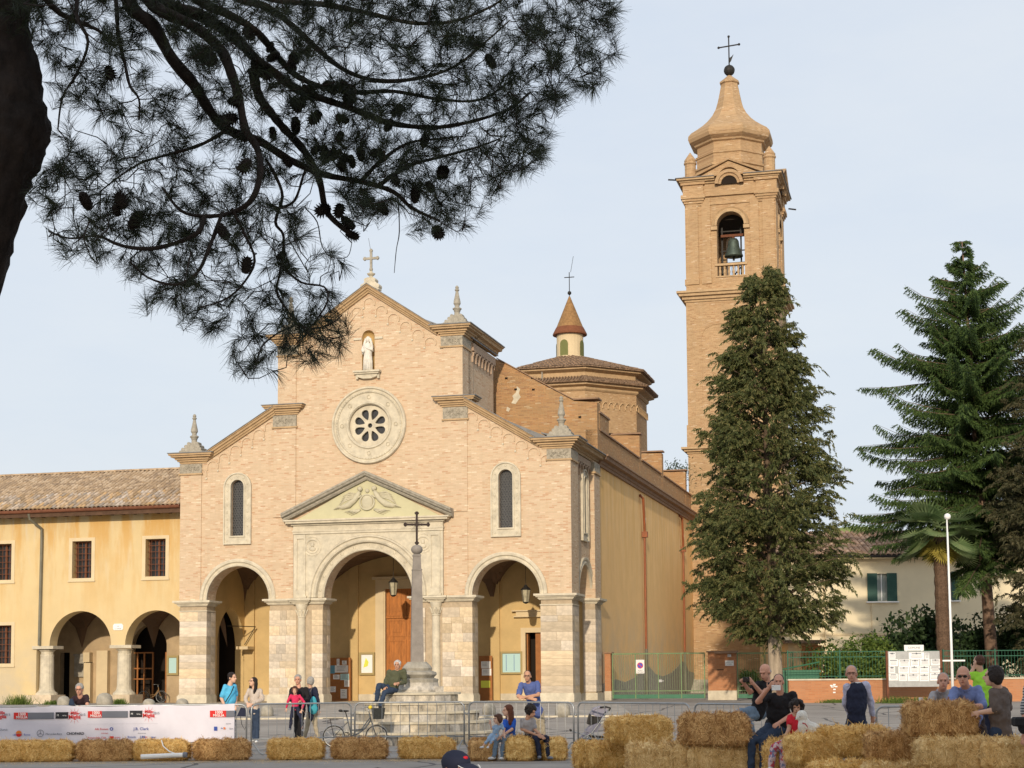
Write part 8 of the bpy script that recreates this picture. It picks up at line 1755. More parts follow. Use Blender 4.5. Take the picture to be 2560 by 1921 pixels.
for n_, c_ in (('c_black', (0.014, 0.013, 0.015)), ('c_maroon_black', (0.035, 0.018, 0.022)), ('c_sky', (0.10, 0.46, 0.72)), ('c_beige', (0.52, 0.44, 0.37)), ('c_navy', (0.018, 0.022, 0.045)), ('c_red', (0.60, 0.03, 0.10)), ('c_khaki', (0.40, 0.34, 0.24)), ('c_olive', (0.085, 0.090, 0.050)), ('c_blue_polo', (0.085, 0.12, 0.30)), ('c_royal', (0.03, 0.12, 0.55)),
               ('c_paleblue', (0.28, 0.40, 0.55)), ('c_pink', (0.75, 0.10, 0.30)), ('c_grey', (0.34, 0.32, 0.32)), ('c_jeans', (0.030, 0.048, 0.085)), ('c_jeans_light', (0.17, 0.24, 0.32)), ('c_scarlet', (0.60, 0.02, 0.035)), ('c_lilac', (0.52, 0.52, 0.66)), ('c_shirt_blue', (0.17, 0.22, 0.42)), ('c_green', (0.36, 0.72, 0.06)), ('c_brown', (0.13, 0.10, 0.085)), ('c_darkbrown', (0.06, 0.04, 0.035)), ('c_white', (0.72, 0.72, 0.70)), ('c_turq', (0.06, 0.36, 0.44)), ('c_clog', (0.20, 0.22, 0.26)), ('c_mint', (0.14, 0.55, 0.42))): cloth(n_, c_)
def pattern_mat():
    m = bpy.data.materials.new('c_pattern'); m.use_nodes = True; N = m.node_tree.nodes; L = m.node_tree.links; b = N['Principled BSDF']; b.inputs['Roughness'].default_value = 0.9
    tc = N.new('ShaderNodeTexCoord'); v = N.new('ShaderNodeTexVoronoi'); v.inputs['Scale'].default_value = 22; r = N.new('ShaderNodeValToRGB'); r.color_ramp.interpolation = 'CONSTANT'; e = r.color_ramp.elements; e[0].color = (0.62, 0.45, 0.45, 1); e[1].position = 0.45; e[1].color = (0.45, 0.06, 0.08, 1); q = e.new(0.75); q.color = (0.20, 0.20, 0.32, 1)
    s = N.new('ShaderNodeSeparateColor'); L.new(tc.outputs['Object'], v.inputs['Vector']); L.new(v.outputs['Color'], s.inputs[0]); L.new(s.outputs[0], r.inputs['Fac']); L.new(r.outputs['Color'], b.inputs['Base Color']); MATS['c_pattern'] = m
    m = bpy.data.materials.new('c_stripe'); m.use_nodes = True; N = m.node_tree.nodes; L = m.node_tree.links; b = N['Principled BSDF']; tc = N.new('ShaderNodeTexCoord'); w = N.new('ShaderNodeTexWave'); w.bands_direction = 'Z'; w.inputs['Scale'].default_value = 9; r = N.new('ShaderNodeValToRGB'); r.color_ramp.interpolation = 'CONSTANT'; r.color_ramp.elements[0].color = (0.05, 0.05, 0.06, 1); r.color_ramp.elements[1].position = 0.5; r.color_ramp.elements[1].color = (0.45, 0.44, 0.43, 1)
    L.new(tc.outputs['Object'], w.inputs['Vector']); L.new(w.outputs['Fac'], r.inputs['Fac']); L.new(r.outputs['Color'], b.inputs['Base Color']); MATS['c_stripe'] = m
pattern_mat()
FOLD = bpy.data.textures.new('folds', 'CLOUDS'); FOLD.noise_scale = 0.085; FOLD.noise_depth = 2
def seg(m, p0, p1, r0, r1, n=10): m.cyl(p0, p1, r0, r1, n); m.ball(p0, r0, n, 6); m.ball(p1, r1, n, 6)
def remesh(o, vox, sm=4):
    r = o.modifiers.new('join', 'REMESH'); r.mode = 'VOXEL'; r.voxel_size = vox; r.use_smooth_shade = True
    s = o.modifiers.new('relax', 'SMOOTH'); s.iterations = sm; s.factor = 0.5
    if o.name.split('.')[0] in ('shirt', 'trousers', 'waistcoat', 'dress', 'jacket'):
        d = o.modifiers.new('folds', 'DISPLACE'); d.texture = FOLD; d.strength = 0.045; d.mid_level = 0.5; d.texture_coords = 'LOCAL'
    return o
def person(label, Y, J, s=1.0, yaw=0, pitch=0, skin='skin_fair', top='c_black', sleeve=0.55, legs='c_jeans', shoes='c_black', hair=('short', 'hair_dark'), glasses=None, arm=None, hem=0.0, group=None, hs=1.0, girth=1.0, collar=None, byaw=None, legbare=1.0):
    pts = {}
    for k, v in J.items():
        if len(v) == 4: q = atY(v[0], 1690, Y+v[2]); q.z = v[1]
        else: q = atY(v[0], v[1], Y+(v[2] if len(v) > 2 else 0))
        pts[k] = q
    root = Vector((pts['hL'].lerp(pts['hR'], 0.5).x, Y, 0)); zfoot = min(pts['aL'].z, pts['aR'].z)-0.07*s
    root = Vector(((pts['aL'].x+pts['aR'].x)/2, (pts['aL'].y+pts['aR'].y)/2, max(0, zfoot)))
    for k in pts: pts[k] = pts[k]-root
    T = thing('person', label, 'person', root, 0, group)
    sh = pts['sL'].lerp(pts['sR'], 0.5); hp = pts['hL'].lerp(pts['hR'], 0.5); up = (sh-hp).normalized()
    by = radians(yaw*0.6 if byaw is None else byaw); side = Vector((cos(by), sin(by), 0)); side = (side-up*side.dot(up)).normalized(); fw = up.cross(side)*-1   # fw points out of the chest
    if fw.y > 0 and abs(by) < pi/2: fw = -fw
    R = Matrix((side, -fw, up)).transposed()
    H = pts['head']; Rh = Matrix.Rotation(radians(yaw), 3, 'Z') @ Matrix.Rotation(radians(pitch), 3, 'X'); k = s**0.35*hs
    sw = max(0.15*s, abs((pts['sR']-pts['sL']).dot(side))/2)
    # body
    b = MB(); hp_ = lambda x, y, z: H + Rh @ (Vector((x, y, z))*k)
    def hb(c, r): b.ball(hp_(*c), tuple(x*k for x in r), 14, 10, Rh)
    hb((0, 0.015, 0.030), (0.077, 0.097, 0.092)); hb((0, -0.028, -0.040), (0.058, 0.066, 0.080)); hb((0, -0.066, -0.092), (0.026, 0.024, 0.022)); hb((0, -0.105, -0.016), (0.013, 0.020, 0.026)); hb((0, -0.112, -0.030), (0.016, 0.016, 0.012))
    hb((0, -0.078, 0.030), (0.052, 0.020, 0.014)); hb((0.079, 0.008, -0.012), (0.011, 0.022, 0.032)); hb((-0.079, 0.008, -0.012), (0.011, 0.022, 0.032)); hb((0, -0.088, -0.060), (0.026, 0.014, 0.012))
    nk = sh+up*0.035*s; seg(b, H+Rh @ Vector((0, 0.02, -0.05))*k, nk, 0.054*k, 0.062*s); seg(b, nk, sh-up*0.05, 0.06*s, 0.08*s)
    b.ball(sh-up*0.14*s, (sw*0.82, 0.10*s, 0.19*s), 12, 8, R); b.ball(hp+up*0.03, (sw*0.72, 0.10*s, 0.13*s), 12, 8, R); seg(b, sh-up*0.15*s, hp, 0.11*s, 0.11*s)
    ar = 0.046*s*girth
    for e in ('L', 'R'):
        S, E_, A = pts['s'+e], pts['e'+e], pts['w'+e]; seg(b, S, E_, ar, ar*0.84); seg(b, E_, A, ar*0.84, ar*0.60)
        d = (A-E_).normalized(); d = pts['d'+e].normalized() if 'd'+e in pts else d; sd = d.cross(Vector((0, -1, 0.25))); sd = sd.normalized() if sd.length > 0.1 else Vector((1, 0, 0)); nn = d.cross(sd).normalized(); hsz = s**0.7
        Rm = Matrix((sd, nn, d)).transposed(); b.ball(A+d*0.045*hsz, (0.038*hsz, 0.017*hsz, 0.052*hsz), 10, 6, Rm)
        for i, (o, ln) in enumerate(((-0.028, 0.066), (-0.0095, 0.076), (0.0095, 0.072), (0.028, 0.058))):
            p0 = A+d*0.082*hsz+sd*o*hsz; p1 = p0+(d*0.9+sd*o*3+nn*0.25)*ln*0.55*hsz; p2 = p1+(d*0.55+nn*0.75)*ln*0.5*hsz; seg(b, p0, p1, 0.0095*hsz, 0.0088*hsz, 7); seg(b, p1, p2, 0.0088*hsz, 0.0072*hsz, 7)
        t0 = A+d*0.025*hsz-sd*0.032*hsz; t1 = t0+(d*0.6-sd*0.8)*0.035*hsz; t2 = t1+(d*0.85-sd*0.1+nn*0.3)*0.032*hsz; seg(b, t0, t1, 0.0115*hsz, 0.0105*hsz, 7); seg(b, t1, t2, 0.0105*hsz, 0.0085*hsz, 7)
    for e in ('L', 'R'):
        Hh, Kn, An = pts['h'+e], pts['k'+e], pts['a'+e]; seg(b, Hh, Kn, 0.075*s, 0.05*s); seg(b, Kn, An, 0.05*s, 0.034*s)
    remesh(b.obj('body', skin, T), 0.0095 if s > 0.9 else 0.008, 3)
    # shirt, jacket
    g = MB(); q = 1.14*girth
    g.ball(sh-up*0.13*s, (sw*0.93, 0.125*s*girth, 0.185*s), 14, 10, R); g.ball(sh-up*0.03*s, (sw*1.0, 0.085*s, 0.055*s), 12, 8, R)
    md = sh.lerp(hp, 0.55); g.ball(md+fw*0.015*s, (sw*0.84*girth, 0.128*s*girth, 0.20*s), 14, 10, R); g.ball(hp-up*(hem*0.6)+up*0.04, (sw*0.80*girth, 0.122*s*girth, (0.11+hem*0.6)*s), 14, 10, R)
    L = (sh-hp).length; n = 10
    seg(g, md, hp-up*(0.02*s+hem*0.5), 0.115*s*girth, 0.115*s*girth, 12)
    for e in ('L', 'R'):
        S, E_, A = pts['s'+e], pts['e'+e], pts['w'+e]; g.ball(S, 0.062*s*girth, 10, 6); seg(g, nk-up*0.035*s, S-up*0.02*s, 0.062*s, 0.056*s)
        if sleeve <= 1: seg(g, S, S.lerp(E_, sleeve), 0.062*s*girth, 0.060*s*girth)
        else: seg(g, S, E_, 0.062*s*girth, 0.054*s*girth); seg(g, E_, E_.lerp(A, sleeve-1), 0.054*s*girth, 0.042*s*girth)
    if sleeve != 0:
        if arm: 
            # waistcoat: body without the sleeves, shirt sleeves as their own garment
            v = MB(); g2 = MB()
            g2.v, g2.f, g2.g = list(g.v), list(g.f), list(g.g); remesh(g2.obj('shirt', arm, T), 0.015*s, 5)
            v.ball(sh-up*0.13*s, (sw*1.12, 0.15*s*girth, 0.21*s), 14, 10, R); v.ball(sh-up*0.03*s, (sw*0.92, 0.115*s, 0.085*s), 12, 8, R); v.ball(sh-up*0.28*s, (sw*1.10, 0.155*s*girth, 0.20*s), 14, 10, R); v.ball(hp+up*0.06, (sw*1.04, 0.15*s*girth, 0.16*s), 14, 10, R); v.ball(md+fw*0.015*s, (sw*0.95*girth, 0.15*s*girth, 0.22*s), 14, 10, R); v.ball(hp-up*hem, (sw*0.92*girth, 0.145*s*girth, (0.15+hem)*s), 14, 10, R); remesh(v.obj('waistcoat', top, T), 0.015*s, 5)
        else: remesh(g.obj('shirt', top, T), 0.015*s, 5)
    if collar:
        c = MB(); c.lathe([(0.085*s, -0.01), (0.082*s, 0.05*s), (0.070*s, 0.062*s)], 0, 0, 0, 14); Rc = R.to_4x4(); c.v = [tuple(nk-up*0.035*s+(R @ Vector(v))) for v in c.v]; c.obj('collar', collar, T)
    # trousers
    t = MB(); t.ball(hp, (sw*0.78, 0.128*s, 0.12*s), 12, 8, R)
    for e in ('L', 'R'):
        Hh, Kn, An = pts['h'+e], pts['k'+e], pts['a'+e]; seg(t, Hh, Kn, 0.092*s*min(girth, 1.08), 0.066*s); An2 = Kn.lerp(An, 0.96*legbare); seg(t, Kn, An2, 0.066*s, 0.055*s)
    remesh(t.obj('trousers', legs, T), 0.015*s, 4)
    for e in ('L', 'R'):
        An = pts['a'+e]; f = pts.get('f'+e); ff = (f.normalized() if f else Matrix.Rotation(by, 3, 'Z') @ Vector((0.25*(-1 if e == 'L' else 1), -1, 0))).normalized(); x = ff.cross(Vector((0, 0, 1))).normalized(); Rm = Matrix((x, ff, Vector((0, 0, 1)))).transposed(); m = MB(); m.ball(An+ff*0.055*s+Vector((0, 0, -0.038*s)), (0.045*s, 0.125*s, 0.036*s), 12, 7, Rm); m.ball(An+Vector((0, 0, -0.02*s))-ff*0.015*s, (0.042*s, 0.055*s, 0.05*s), 10, 6, Rm); m.obj('shoe', shoes, T, smooth=True)
    # face
    for x in (-0.030, 0.030):
        m = MB(); m.ball(hp_(x, -0.087, 0.008), (0.013*k, 0.008*k, 0.0065*k), 8, 5, Rh); m.obj('eye', 'eye_dark', T, smooth=True)
    m = MB(); m.ball(hp_(0, -0.099, -0.061), (0.022*k, 0.006*k, 0.005*k), 8, 5, Rh); m.obj('mouth', 'lip', T, smooth=True)
    kind, hm = hair; h = MB(); rs = random.Random(int(Y*100)+len(label))
    def hh(c, r): h.ball(hp_(*c), tuple(x*k for x in r), 12, 8, Rh)
    if kind in ('short', 'long', 'bob', 'bangs'):
        hh((0, 0.026, 0.046), (0.085, 0.100, 0.088)); hh((0, 0.055, -0.005), (0.080, 0.065, 0.075))
        for x in (-1, 1): hh((x*0.064, 0.0, 0.035), (0.022, 0.055, 0.045))
    if kind == 'bangs': hh((0, -0.05, 0.075), (0.07, 0.05, 0.035))
    if kind in ('bob', 'bangs'):
        hh((0, 0.035, 0.01), (0.102, 0.098, 0.105)); hh((0, 0.05, -0.05), (0.085, 0.06, 0.06))
        for x in (-1, 1): hh((x*0.078, 0.005, -0.015), (0.024, 0.05, 0.06))
    if kind == 'long':
        for i in range(9):
            a = -0.2+(pi+0.4)*i/8; x, y = 0.082*cos(a), 0.03+0.07*sin(a); h.tube([hp_(x*0.8, y*0.7, 0.07), hp_(x, y, -0.03), hp_(x*1.15, y*1.05-0.0, -0.15), hp_(x*1.2, y*0.9-0.015, -0.25), hp_(x*1.05, y*0.7, -0.31)], [0.03*k, 0.034*k, 0.032*k, 0.026*k, 0.008*k], 7)
    if kind == 'curly':
        for i in range(90):
            v = Vector((rs.gauss(0, 1), rs.gauss(0.35, 1), rs.gauss(0.5, 1))).normalized(); c = Vector((0, 0.02, 0.035))+Vector((v.x*0.105, v.y*0.105, v.z*0.105))
            if c.y < -0.06 and c.z < 0.05: continue
            h.ball(hp_(*c), 0.030*k, 6, 4)
        hh((0, 0.03, 0.04), (0.105, 0.10, 0.10))
    if kind == 'fringe':
        hh((0, 0.035, -0.012), (0.083, 0.083, 0.050))
    if kind == 'thin':
        hh((0, 0.038, 0.046), (0.084, 0.094, 0.084)); hh((0, 0.048, 0.0), (0.084, 0.078, 0.065))
    if kind == 'cap':
        hh((0, 0.02, 0.045), (0.092, 0.108, 0.080)); Rb = Rh; h.ball(hp_(0, -0.115, 0.040), (0.075*k, 0.075*k, 0.010*k), 12, 6, Rh @ Matrix.Rotation(radians(12), 3, 'X'))
        h.obj('cap', hm, T, smooth=True)
        if hm == 'c_navy':
            q = MB(); q.ball(hp_(0.012, -0.062, 0.088), (0.022*k, 0.012*k, 0.012*k), 8, 5, Rh @ Matrix.Rotation(radians(-40), 3, 'X')); q.obj('cap_badge', 'c_scarlet', T, smooth=True); q = MB(); q.tube([hp_(0.078*cos(a), -0.113-0.078*sin(a), 0.050-0.02*sin(a)) for a in [pi*i/12 for i in range(13)]], 0.003*k, 4); q.obj('brim_piping', 'c_white', T)
        h = MB(); hh((0, 0.035, -0.012), (0.083, 0.083, 0.05)); hm = 'hair_dark'
    if h.v:
        if kind not in ('cap', 'fringe', 'thin'):
            for i in range(70):
                v = Vector((rs.gauss(0, 1), rs.gauss(0.5, 0.8), rs.gauss(0.7, 0.8))).normalized(); c = Vector((0, 0.022, 0.040))+Vector((v.x*0.084, v.y*0.098, v.z*0.088)); 
                if c.y > -0.055 or c.z > 0.08: h.ball(hp_(*c), (0.014*k, 0.014*k, 0.010*k), 5, 3)
        o = h.obj('hair', hm, T, smooth=True); remesh(o, 0.008, 1)
    if glasses:
        m = MB()
        for x in (-0.032, 0.032):
            if glasses == 'dark': m.ball(hp_(x, -0.098, 0.008), (0.026*k, 0.010*k, 0.017*k), 10, 6, Rh)
            else:
                c = [hp_(x+0.024*cos(a), -0.104, 0.006+0.016*sin(a)) for a in [2*pi*i/12 for i in range(13)]]; m.tube(c, 0.0026*k, 5)
            m.cyl(hp_(x*2.3, -0.085, 0.012), hp_(x*2.55, 0.01, 0.006), 0.003*k, n=5)
        m.cyl(hp_(-0.012, -0.104, 0.012), hp_(0.012, -0.104, 0.012), 0.003*k, n=5); m.obj('glasses', 'eye_dark', T, smooth=True)
    return T, root, hp_
def C1(x, y): return (x/5.267, 1640+y/5.267)
def C2(x, y): return (380+x/5.267, 1640+y/5.267)
def C3(x, y): return (760+x/5.267, 1620+y/5.267)
def C4(x, y): return (1120+x/5.267, 1640+y/5.267)
def C6(x, y): return (1820+x/5.171, 1600+y/5.171)
def C7(x, y): return (2180+x/4.597, 1560+y/4.597)
def jt(f, d, **z):
    out = {}
    for k, v in d.items(): out[k] = (*f(v[0], v[1]), *(v[2:] if len(v) > 2 else (0,)))
    out.update(z); return out
Zc = lambda px, z, dy=0: (px, z, dy, 'z')
LEAN = 'people leaning on barriers and bales'
person('older man in dark shirt leaning on the sponsor banner at the left', 36.0, jt(C1, dict(head=(1045, 440, -0.1), sL=(978, 560, 0), sR=(1142, 545, 0), eL=(940, 650, -0.15), eR=(1150, 665, -0.2), wL=(930, 690, -0.42), wR=(1010, 678, -0.45)), hL=Zc(198, 0.93, 0.35), hR=Zc(218, 0.93, 0.35), kL=Zc(198, 0.5, 0.35), kR=Zc(220, 0.5, 0.35), aL=Zc(198, 0.08, 0.45), aR=Zc(222, 0.08, 0.45)), top='c_maroon_black', hair=('short', 'hair_grey'), skin='skin_red', pitch=8, glasses='clear', legs='c_navy')
person('young man in sky-blue T-shirt with a strap across, facing right', 38.5, jt(C2, dict(head=(1058, 290, 0), sL=(965, 415, -0.05), sR=(1082, 405, 0.12), eL=(915, 560, -0.05), wL=(950, 645, -0.12), eR=(1105, 540, 0.15), wR=(1100, 640, 0.05)), hL=Zc(570, 0.95), hR=Zc(580, 0.95, 0.1), kL=Zc(571, 0.5), kR=Zc(582, 0.5, 0.1), aL=Zc(571, 0.08), aR=Zc(584, 0.08, 0.1)), top='c_sky', sleeve=0.8, hair=('short', 'hair_dark'), yaw=58, skin='skin_fair', girth=1.12, hem=0.05)
T_, r_, hp_ = person('woman with long dark hair in beige sweater and jeans, looking left behind the barrier', 42.0, jt(C2, dict(head=(1330, 345, 0), sL=(1280, 455, 0), sR=(1425, 455, 0.05), eL=(1228, 565, -0.05), eR=(1458, 575, 0), wL=(1255, 625, -0.22), wR=(1310, 640, -0.24), hL=(1322, 720, 0), hR=(1378, 720, 0), kL=(1345, 890, 0), kR=(1392, 890, 0), aL=(1345, 1095, 0), aR=(1378, 1110, -0.1))), s=0.96, top='c_beige', sleeve=1.9, legs='c_jeans', shoes='c_white', hair=('long', 'hair_dark'), yaw=-38, pitch=-12, glasses='clear', byaw=-10)
person('grey-haired man in dark clothes holding the child in red', 45.0, jt(C2, dict(head=(1920, 315, 0), sL=(1842, 440, 0), sR=(2030, 440, 0), eL=(1812, 570, -0.05), eR=(2055, 570, -0.05), wL=(1870, 610, -0.42), wR=(1960, 590, -0.42), hL=(1895, 735, 0), hR=(1970, 735, 0), kL=(1900, 900, 0), kR=(1965, 900, 0), aL=(1905, 1058, 0), aR=(1965, 1058, 0))), top='c_black', sleeve=1.9, legs='c_black', hair=('short', 'hair_grey'), skin='skin_red', hs=1.12)
person('small child in a red top held up by the grey-haired man', 44.6, jt(C2, dict(head=(1880, 452, -0.15), sL=(1828, 528, -0.1), sR=(1945, 528, -0.1), eL=(1785, 610, -0.12), eR=(2002, 610, -0.12), wL=(1768, 690, -0.12), wR=(1975, 705, -0.15), hL=(1860, 680, -0.1), hR=(1910, 680, -0.1), kL=(1835, 820, -0.2), kR=(1962, 820, -0.2), aL=(1820, 955, -0.15), aR=(1980, 970, -0.15))), s=0.66, top='c_red', sleeve=1.9, legs='c_navy', shoes='c_clog', hair=('bangs', 'hair_brown'), hs=1.0)
person('grey-haired woman in dark coat and khaki trousers, back turned, beside the child in red', 45.8, jt(C2, dict(head=(2080, 335, 0), sL=(2022, 440, 0.1), sR=(2148, 440, 0), eL=(2010, 590, 0.1), eR=(2185, 590, 0), wL=(2000, 720, 0.05), wR=(2190, 720, -0.05), hL=(2080, 760, 0.05), hR=(2140, 760, 0), kL=(2045, 930, 0.05), kR=(2150, 930, 0), aL=(2012, 1062, 0.05), aR=(2190, 1068, 0))), s=0.97, top='c_navy', sleeve=1.95, legs='c_khaki', shoes='c_brown', hair=('bob', 'hair_grey'), yaw=-125, byaw=0, hem=0.12, girth=1.08)
person('older man in olive jacket and jeans sitting on the monument steps', 41.3, jt(C3, dict(head=(1230, 228, 0), sL=(1125, 320, 0), sR=(1315, 312, 0), eL=(1078, 440, 0), eR=(1328, 450, 0), wL=(1068, 505, -0.15), wR=(1235, 468, -0.28), hL=(1130, 535, 0), hR=(1200, 545, 0), kL=(985, 492, -0.25), kR=(1065, 585, -0.32), aL=(955, 690, -0.25), aR=(1000, 762, -0.42))), top='c_olive', sleeve=1.8, legs='c_jeans', hair=('short', 'hair_white'), skin='skin_tan', yaw=-8, girth=1.1)
person('man in blue polo shirt leaning with crossed arms on the barrier', 37.0, jt(C4, dict(head=(1045, 268, -0.1), sL=(965, 385, 0), sR=(1175, 365, 0), eL=(925, 535, -0.22), eR=(1192, 515, -0.22), wL=(1090, 565, -0.34), wR=(1010, 545, -0.36), hL=(1140, 735, 0.2), hR=(1205, 735, 0.2)), kL=Zc(1344, 0.5, 0.3), kR=Zc(1356, 0.5, 0.3), aL=Zc(1341, 0.08, 0.45), aR=Zc(1355, 0.08, 0.4)), top='c_blue_polo', sleeve=0.75, legs='c_khaki', hair=('thin', 'hair_dark'), skin='skin_tan', yaw=-6, glasses='clear', girth=1.08, hem=0.06)
person('girl with long brown hair in a blue T-shirt and jeans, toddler on her lap', 32.9, jt(C4, dict(head=(785, 722, 0), sL=(755, 862, 0), sR=(868, 856, 0), eL=(735, 965, -0.1), eR=(845, 965, -0.05), wL=(735, 1010, -0.28), wR=(700, 1060, -0.25), hL=(795, 1050, 0.1), hR=(850, 1050, 0.12), kL=(645, 1105, -0.25), kR=(735, 1105, -0.25), aL=(600, 1325, -0.28), aR=(718, 1328, -0.25))), s=0.84, top='c_royal', sleeve=0.7, legs='c_jeans_light', shoes='c_white', hair=('long', 'hair_auburn'), yaw=-70, byaw=-30)
person('toddler in a pale blue dress sitting on the lap of the girl with brown hair', 32.5, jt(C4, dict(head=(655, 832, -0.05), sL=(615, 925, 0), sR=(705, 915, 0), eL=(572, 965, -0.05), eR=(735, 985, 0), wL=(562, 905, -0.08), wR=(740, 1030, -0.05), hL=(590, 1040, 0), hR=(640, 1045, 0), kL=(532, 1105, -0.1), kR=(590, 1115, -0.1), aL=(458, 1190, -0.12), aR=(528, 1192, -0.12))), s=0.52, top='c_paleblue', sleeve=0.7, legs='c_paleblue', shoes='c_white', hair=('bangs', 'hair_brown'), yaw=-60, hs=1.0, byaw=-25, hem=0.1, legbare=0.5)
person('curly-haired child in a grey T-shirt sitting on the hay bale, looking down right', 32.8, jt(C4, dict(head=(1090, 735, -0.05), sL=(985, 850, 0), sR=(1120, 850, 0), eL=(972, 965, 0), eR=(1145, 975, -0.05), wL=(1170, 1045, -0.22), wR=(1225, 1050, -0.24), hL=(1050, 1055, 0.1), hR=(1115, 1055, 0.1), kL=(1172, 1085, -0.22), kR=(1298, 1085, -0.18), aL=(1200, 1310, -0.22), aR=(1322, 1318, -0.2))), s=0.86, top='c_grey', sleeve=0.7, legs='c_navy', shoes='c_clog', hair=('curly', 'hair_dark'), yaw=55, pitch=20, byaw=20, skin='skin_tan')
person('person in a dark cap with red patch, head just above the bottom edge', 10.8, dict(head=(1143, 1925), sL=(1080, 2010), sR=(1215, 2010), eL=(1060, 2110, 0.05), eR=(1240, 2110, 0.05), wL=(1100, 2200, -0.15), wR=(1190, 2200, -0.15), hL=Zc(1110, 0.5), hR=Zc(1180, 0.5), kL=Zc(1070, 0.55, -0.35), kR=Zc(1220, 0.55, -0.35), aL=Zc(1085, 0.08, -0.2), aR=Zc(1205, 0.08, -0.2)), top='c_black', hair=('cap', 'c_navy'), yaw=38, skin='skin_red', pitch=8)
person('crouching person of whom only the dark hair top shows at the bottom edge', 10.5, dict(head=(945, 1970), sL=(885, 2050), sR=(1010, 2050), eL=(860, 2130, 0.05), eR=(1035, 2130, 0.05), wL=(900, 2200, -0.2), wR=(990, 2200, -0.2), hL=Zc(910, 0.42), hR=Zc(980, 0.42), kL=Zc(880, 0.5, -0.35), kR=Zc(1010, 0.5, -0.35), aL=Zc(890, 0.08, -0.2), aR=Zc(1000, 0.08, -0.2)), top='c_darkbrown', hair=('cap', 'c_maroon_black'), yaw=10, skin='skin_tan')
person('bald man in black T-shirt and light jeans holding a camera up to the left', 27.3, jt(C6, dict(head=(478, 418, 0), sL=(392, 575, 0), sR=(590, 560, 0.1), eL=(285, 680, -0.1), eR=(440, 700, -0.15), wL=(225, 590, -0.2), wR=(330, 570, -0.25), hL=(330, 930, 0), hR=(430, 950, 0.1), kL=(145, 945, -0.25), kR=(250, 1010, -0.15)), aL=Zc(1866, 0.45, -0.2), aR=Zc(1890, 0.42, -0.1)), top='c_black', sleeve=0.6, legs='c_jeans_light', hair=('fringe', 'hair_grey'), skin='skin_red', yaw=-40, pitch=22, byaw=-25, hs=1.08, girth=1.1)
person('man in black polo sitting on a bale and taking a picture with a white phone', 26.3, jt(C6, dict(head=(655, 545, -0.1), sL=(500, 735, 0), sR=(840, 715, 0), eL=(385, 800, -0.2), eR=(878, 935, 0), wL=(520, 630, -0.38), wR=(660, 1075, -0.32), hL=(560, 1120, 0.15), hR=(700, 1130, 0.15), kL=(305, 1325, -0.3), kR=(452, 1305, -0.3), aL=(300, 1700, -0.3), aR=(455, 1730, -0.3))), top='c_black', sleeve=0.6, legs='c_jeans', hair=('thin', 'hair_dark'), skin='skin_red', yaw=-12, girth=1.15)
person('short-haired woman in red top and red patterned trousers sitting on a bale', 25.3, jt(C6, dict(head=(888, 882, 0), sL=(805, 1005, 0), sR=(938, 1018, 0), eL=(790, 1150, -0.05), eR=(930, 1165, -0.1), wL=(745, 1255, -0.25), wR=(800, 1270, -0.28), hL=(820, 1290, 0.1), hR=(900, 1300, 0.1), kL=(600, 1395, -0.3), kR=(708, 1405, -0.28), aL=(552, 1640, -0.3), aR=(712, 1680, -0.3))), s=0.9, top='c_scarlet', sleeve=0.45, legs='c_pattern', shoes='c_white', hair=('curly', 'hair_dark'), skin='skin_tan', yaw=-12, hs=0.97)
person('man in navy waistcoat and lilac shirt standing with hands behind his back', 26.3, jt(C6, dict(head=(1595, 440, 0), sL=(1548, 610, 0), sR=(1775, 585, 0), eL=(1520, 820, 0.1), eR=(1845, 800, 0.1), wL=(1600, 1010, 0.28), wR=(1865, 985, 0.2), hL=(1600, 1090, 0), hR=(1720, 1090, 0)), kL=Zc(2132, 0.5), kR=Zc(2152, 0.5), aL=Zc(2130, 0.08), aR=Zc(2154, 0.08)), top='c_navy', arm='c_lilac', sleeve=1.9, legs='c_jeans', hair=('thin', 'hair_grey'), skin='skin_red', yaw=-12, glasses='clear', hs=1.08, collar='c_white', girth=1.08)
person('older person with short hair in grey shirt leaning on the topmost bale', 23.5, jt(C7, dict(head=(818, 662, -0.1), sL=(712, 812, 0), sR=(895, 790, 0.1), eL=(668, 915, -0.25), eR=(870, 925, -0.2), wL=(600, 912, -0.42), wR=(770, 928, -0.5), hL=(790, 1120, 0.2), hR=(880, 1120, 0.25)), kL=Zc(2354, 0.5, 0.25), kR=Zc(2370, 0.5, 0.25), aL=Zc(2354, 0.08, 0.3), aR=Zc(2372, 0.08, 0.3)), s=0.95, top='c_grey', sleeve=0.85, legs='c_darkbrown', hair=('thin', 'hair_grey'), skin='skin_red', yaw=-14, collar='c_grey')
person('bald man in blue shirt and dark sunglasses leaning on the topmost bale', 23.0, jt(C7, dict(head=(1048, 602, -0.15), sL=(955, 775, 0), sR=(1215, 760, 0.05), eL=(900, 925, -0.25), eR=(1275, 950, -0.2), wL=(1060, 962, -0.42), wR=(985, 950, -0.46), hL=(1110, 1110, 0.25), hR=(1215, 1110, 0.25)), kL=Zc(2440, 0.5, 0.3), kR=Zc(2458, 0.5, 0.3), aL=Zc(2440, 0.08, 0.35), aR=Zc(2460, 0.08, 0.35)), top='c_shirt_blue', sleeve=0.95, legs='c_darkbrown', hair=('fringe', 'hair_grey'), skin='skin_red', yaw=-20, pitch=6, glasses='dark', collar='c_shirt_blue', hs=1.12, girth=1.15)
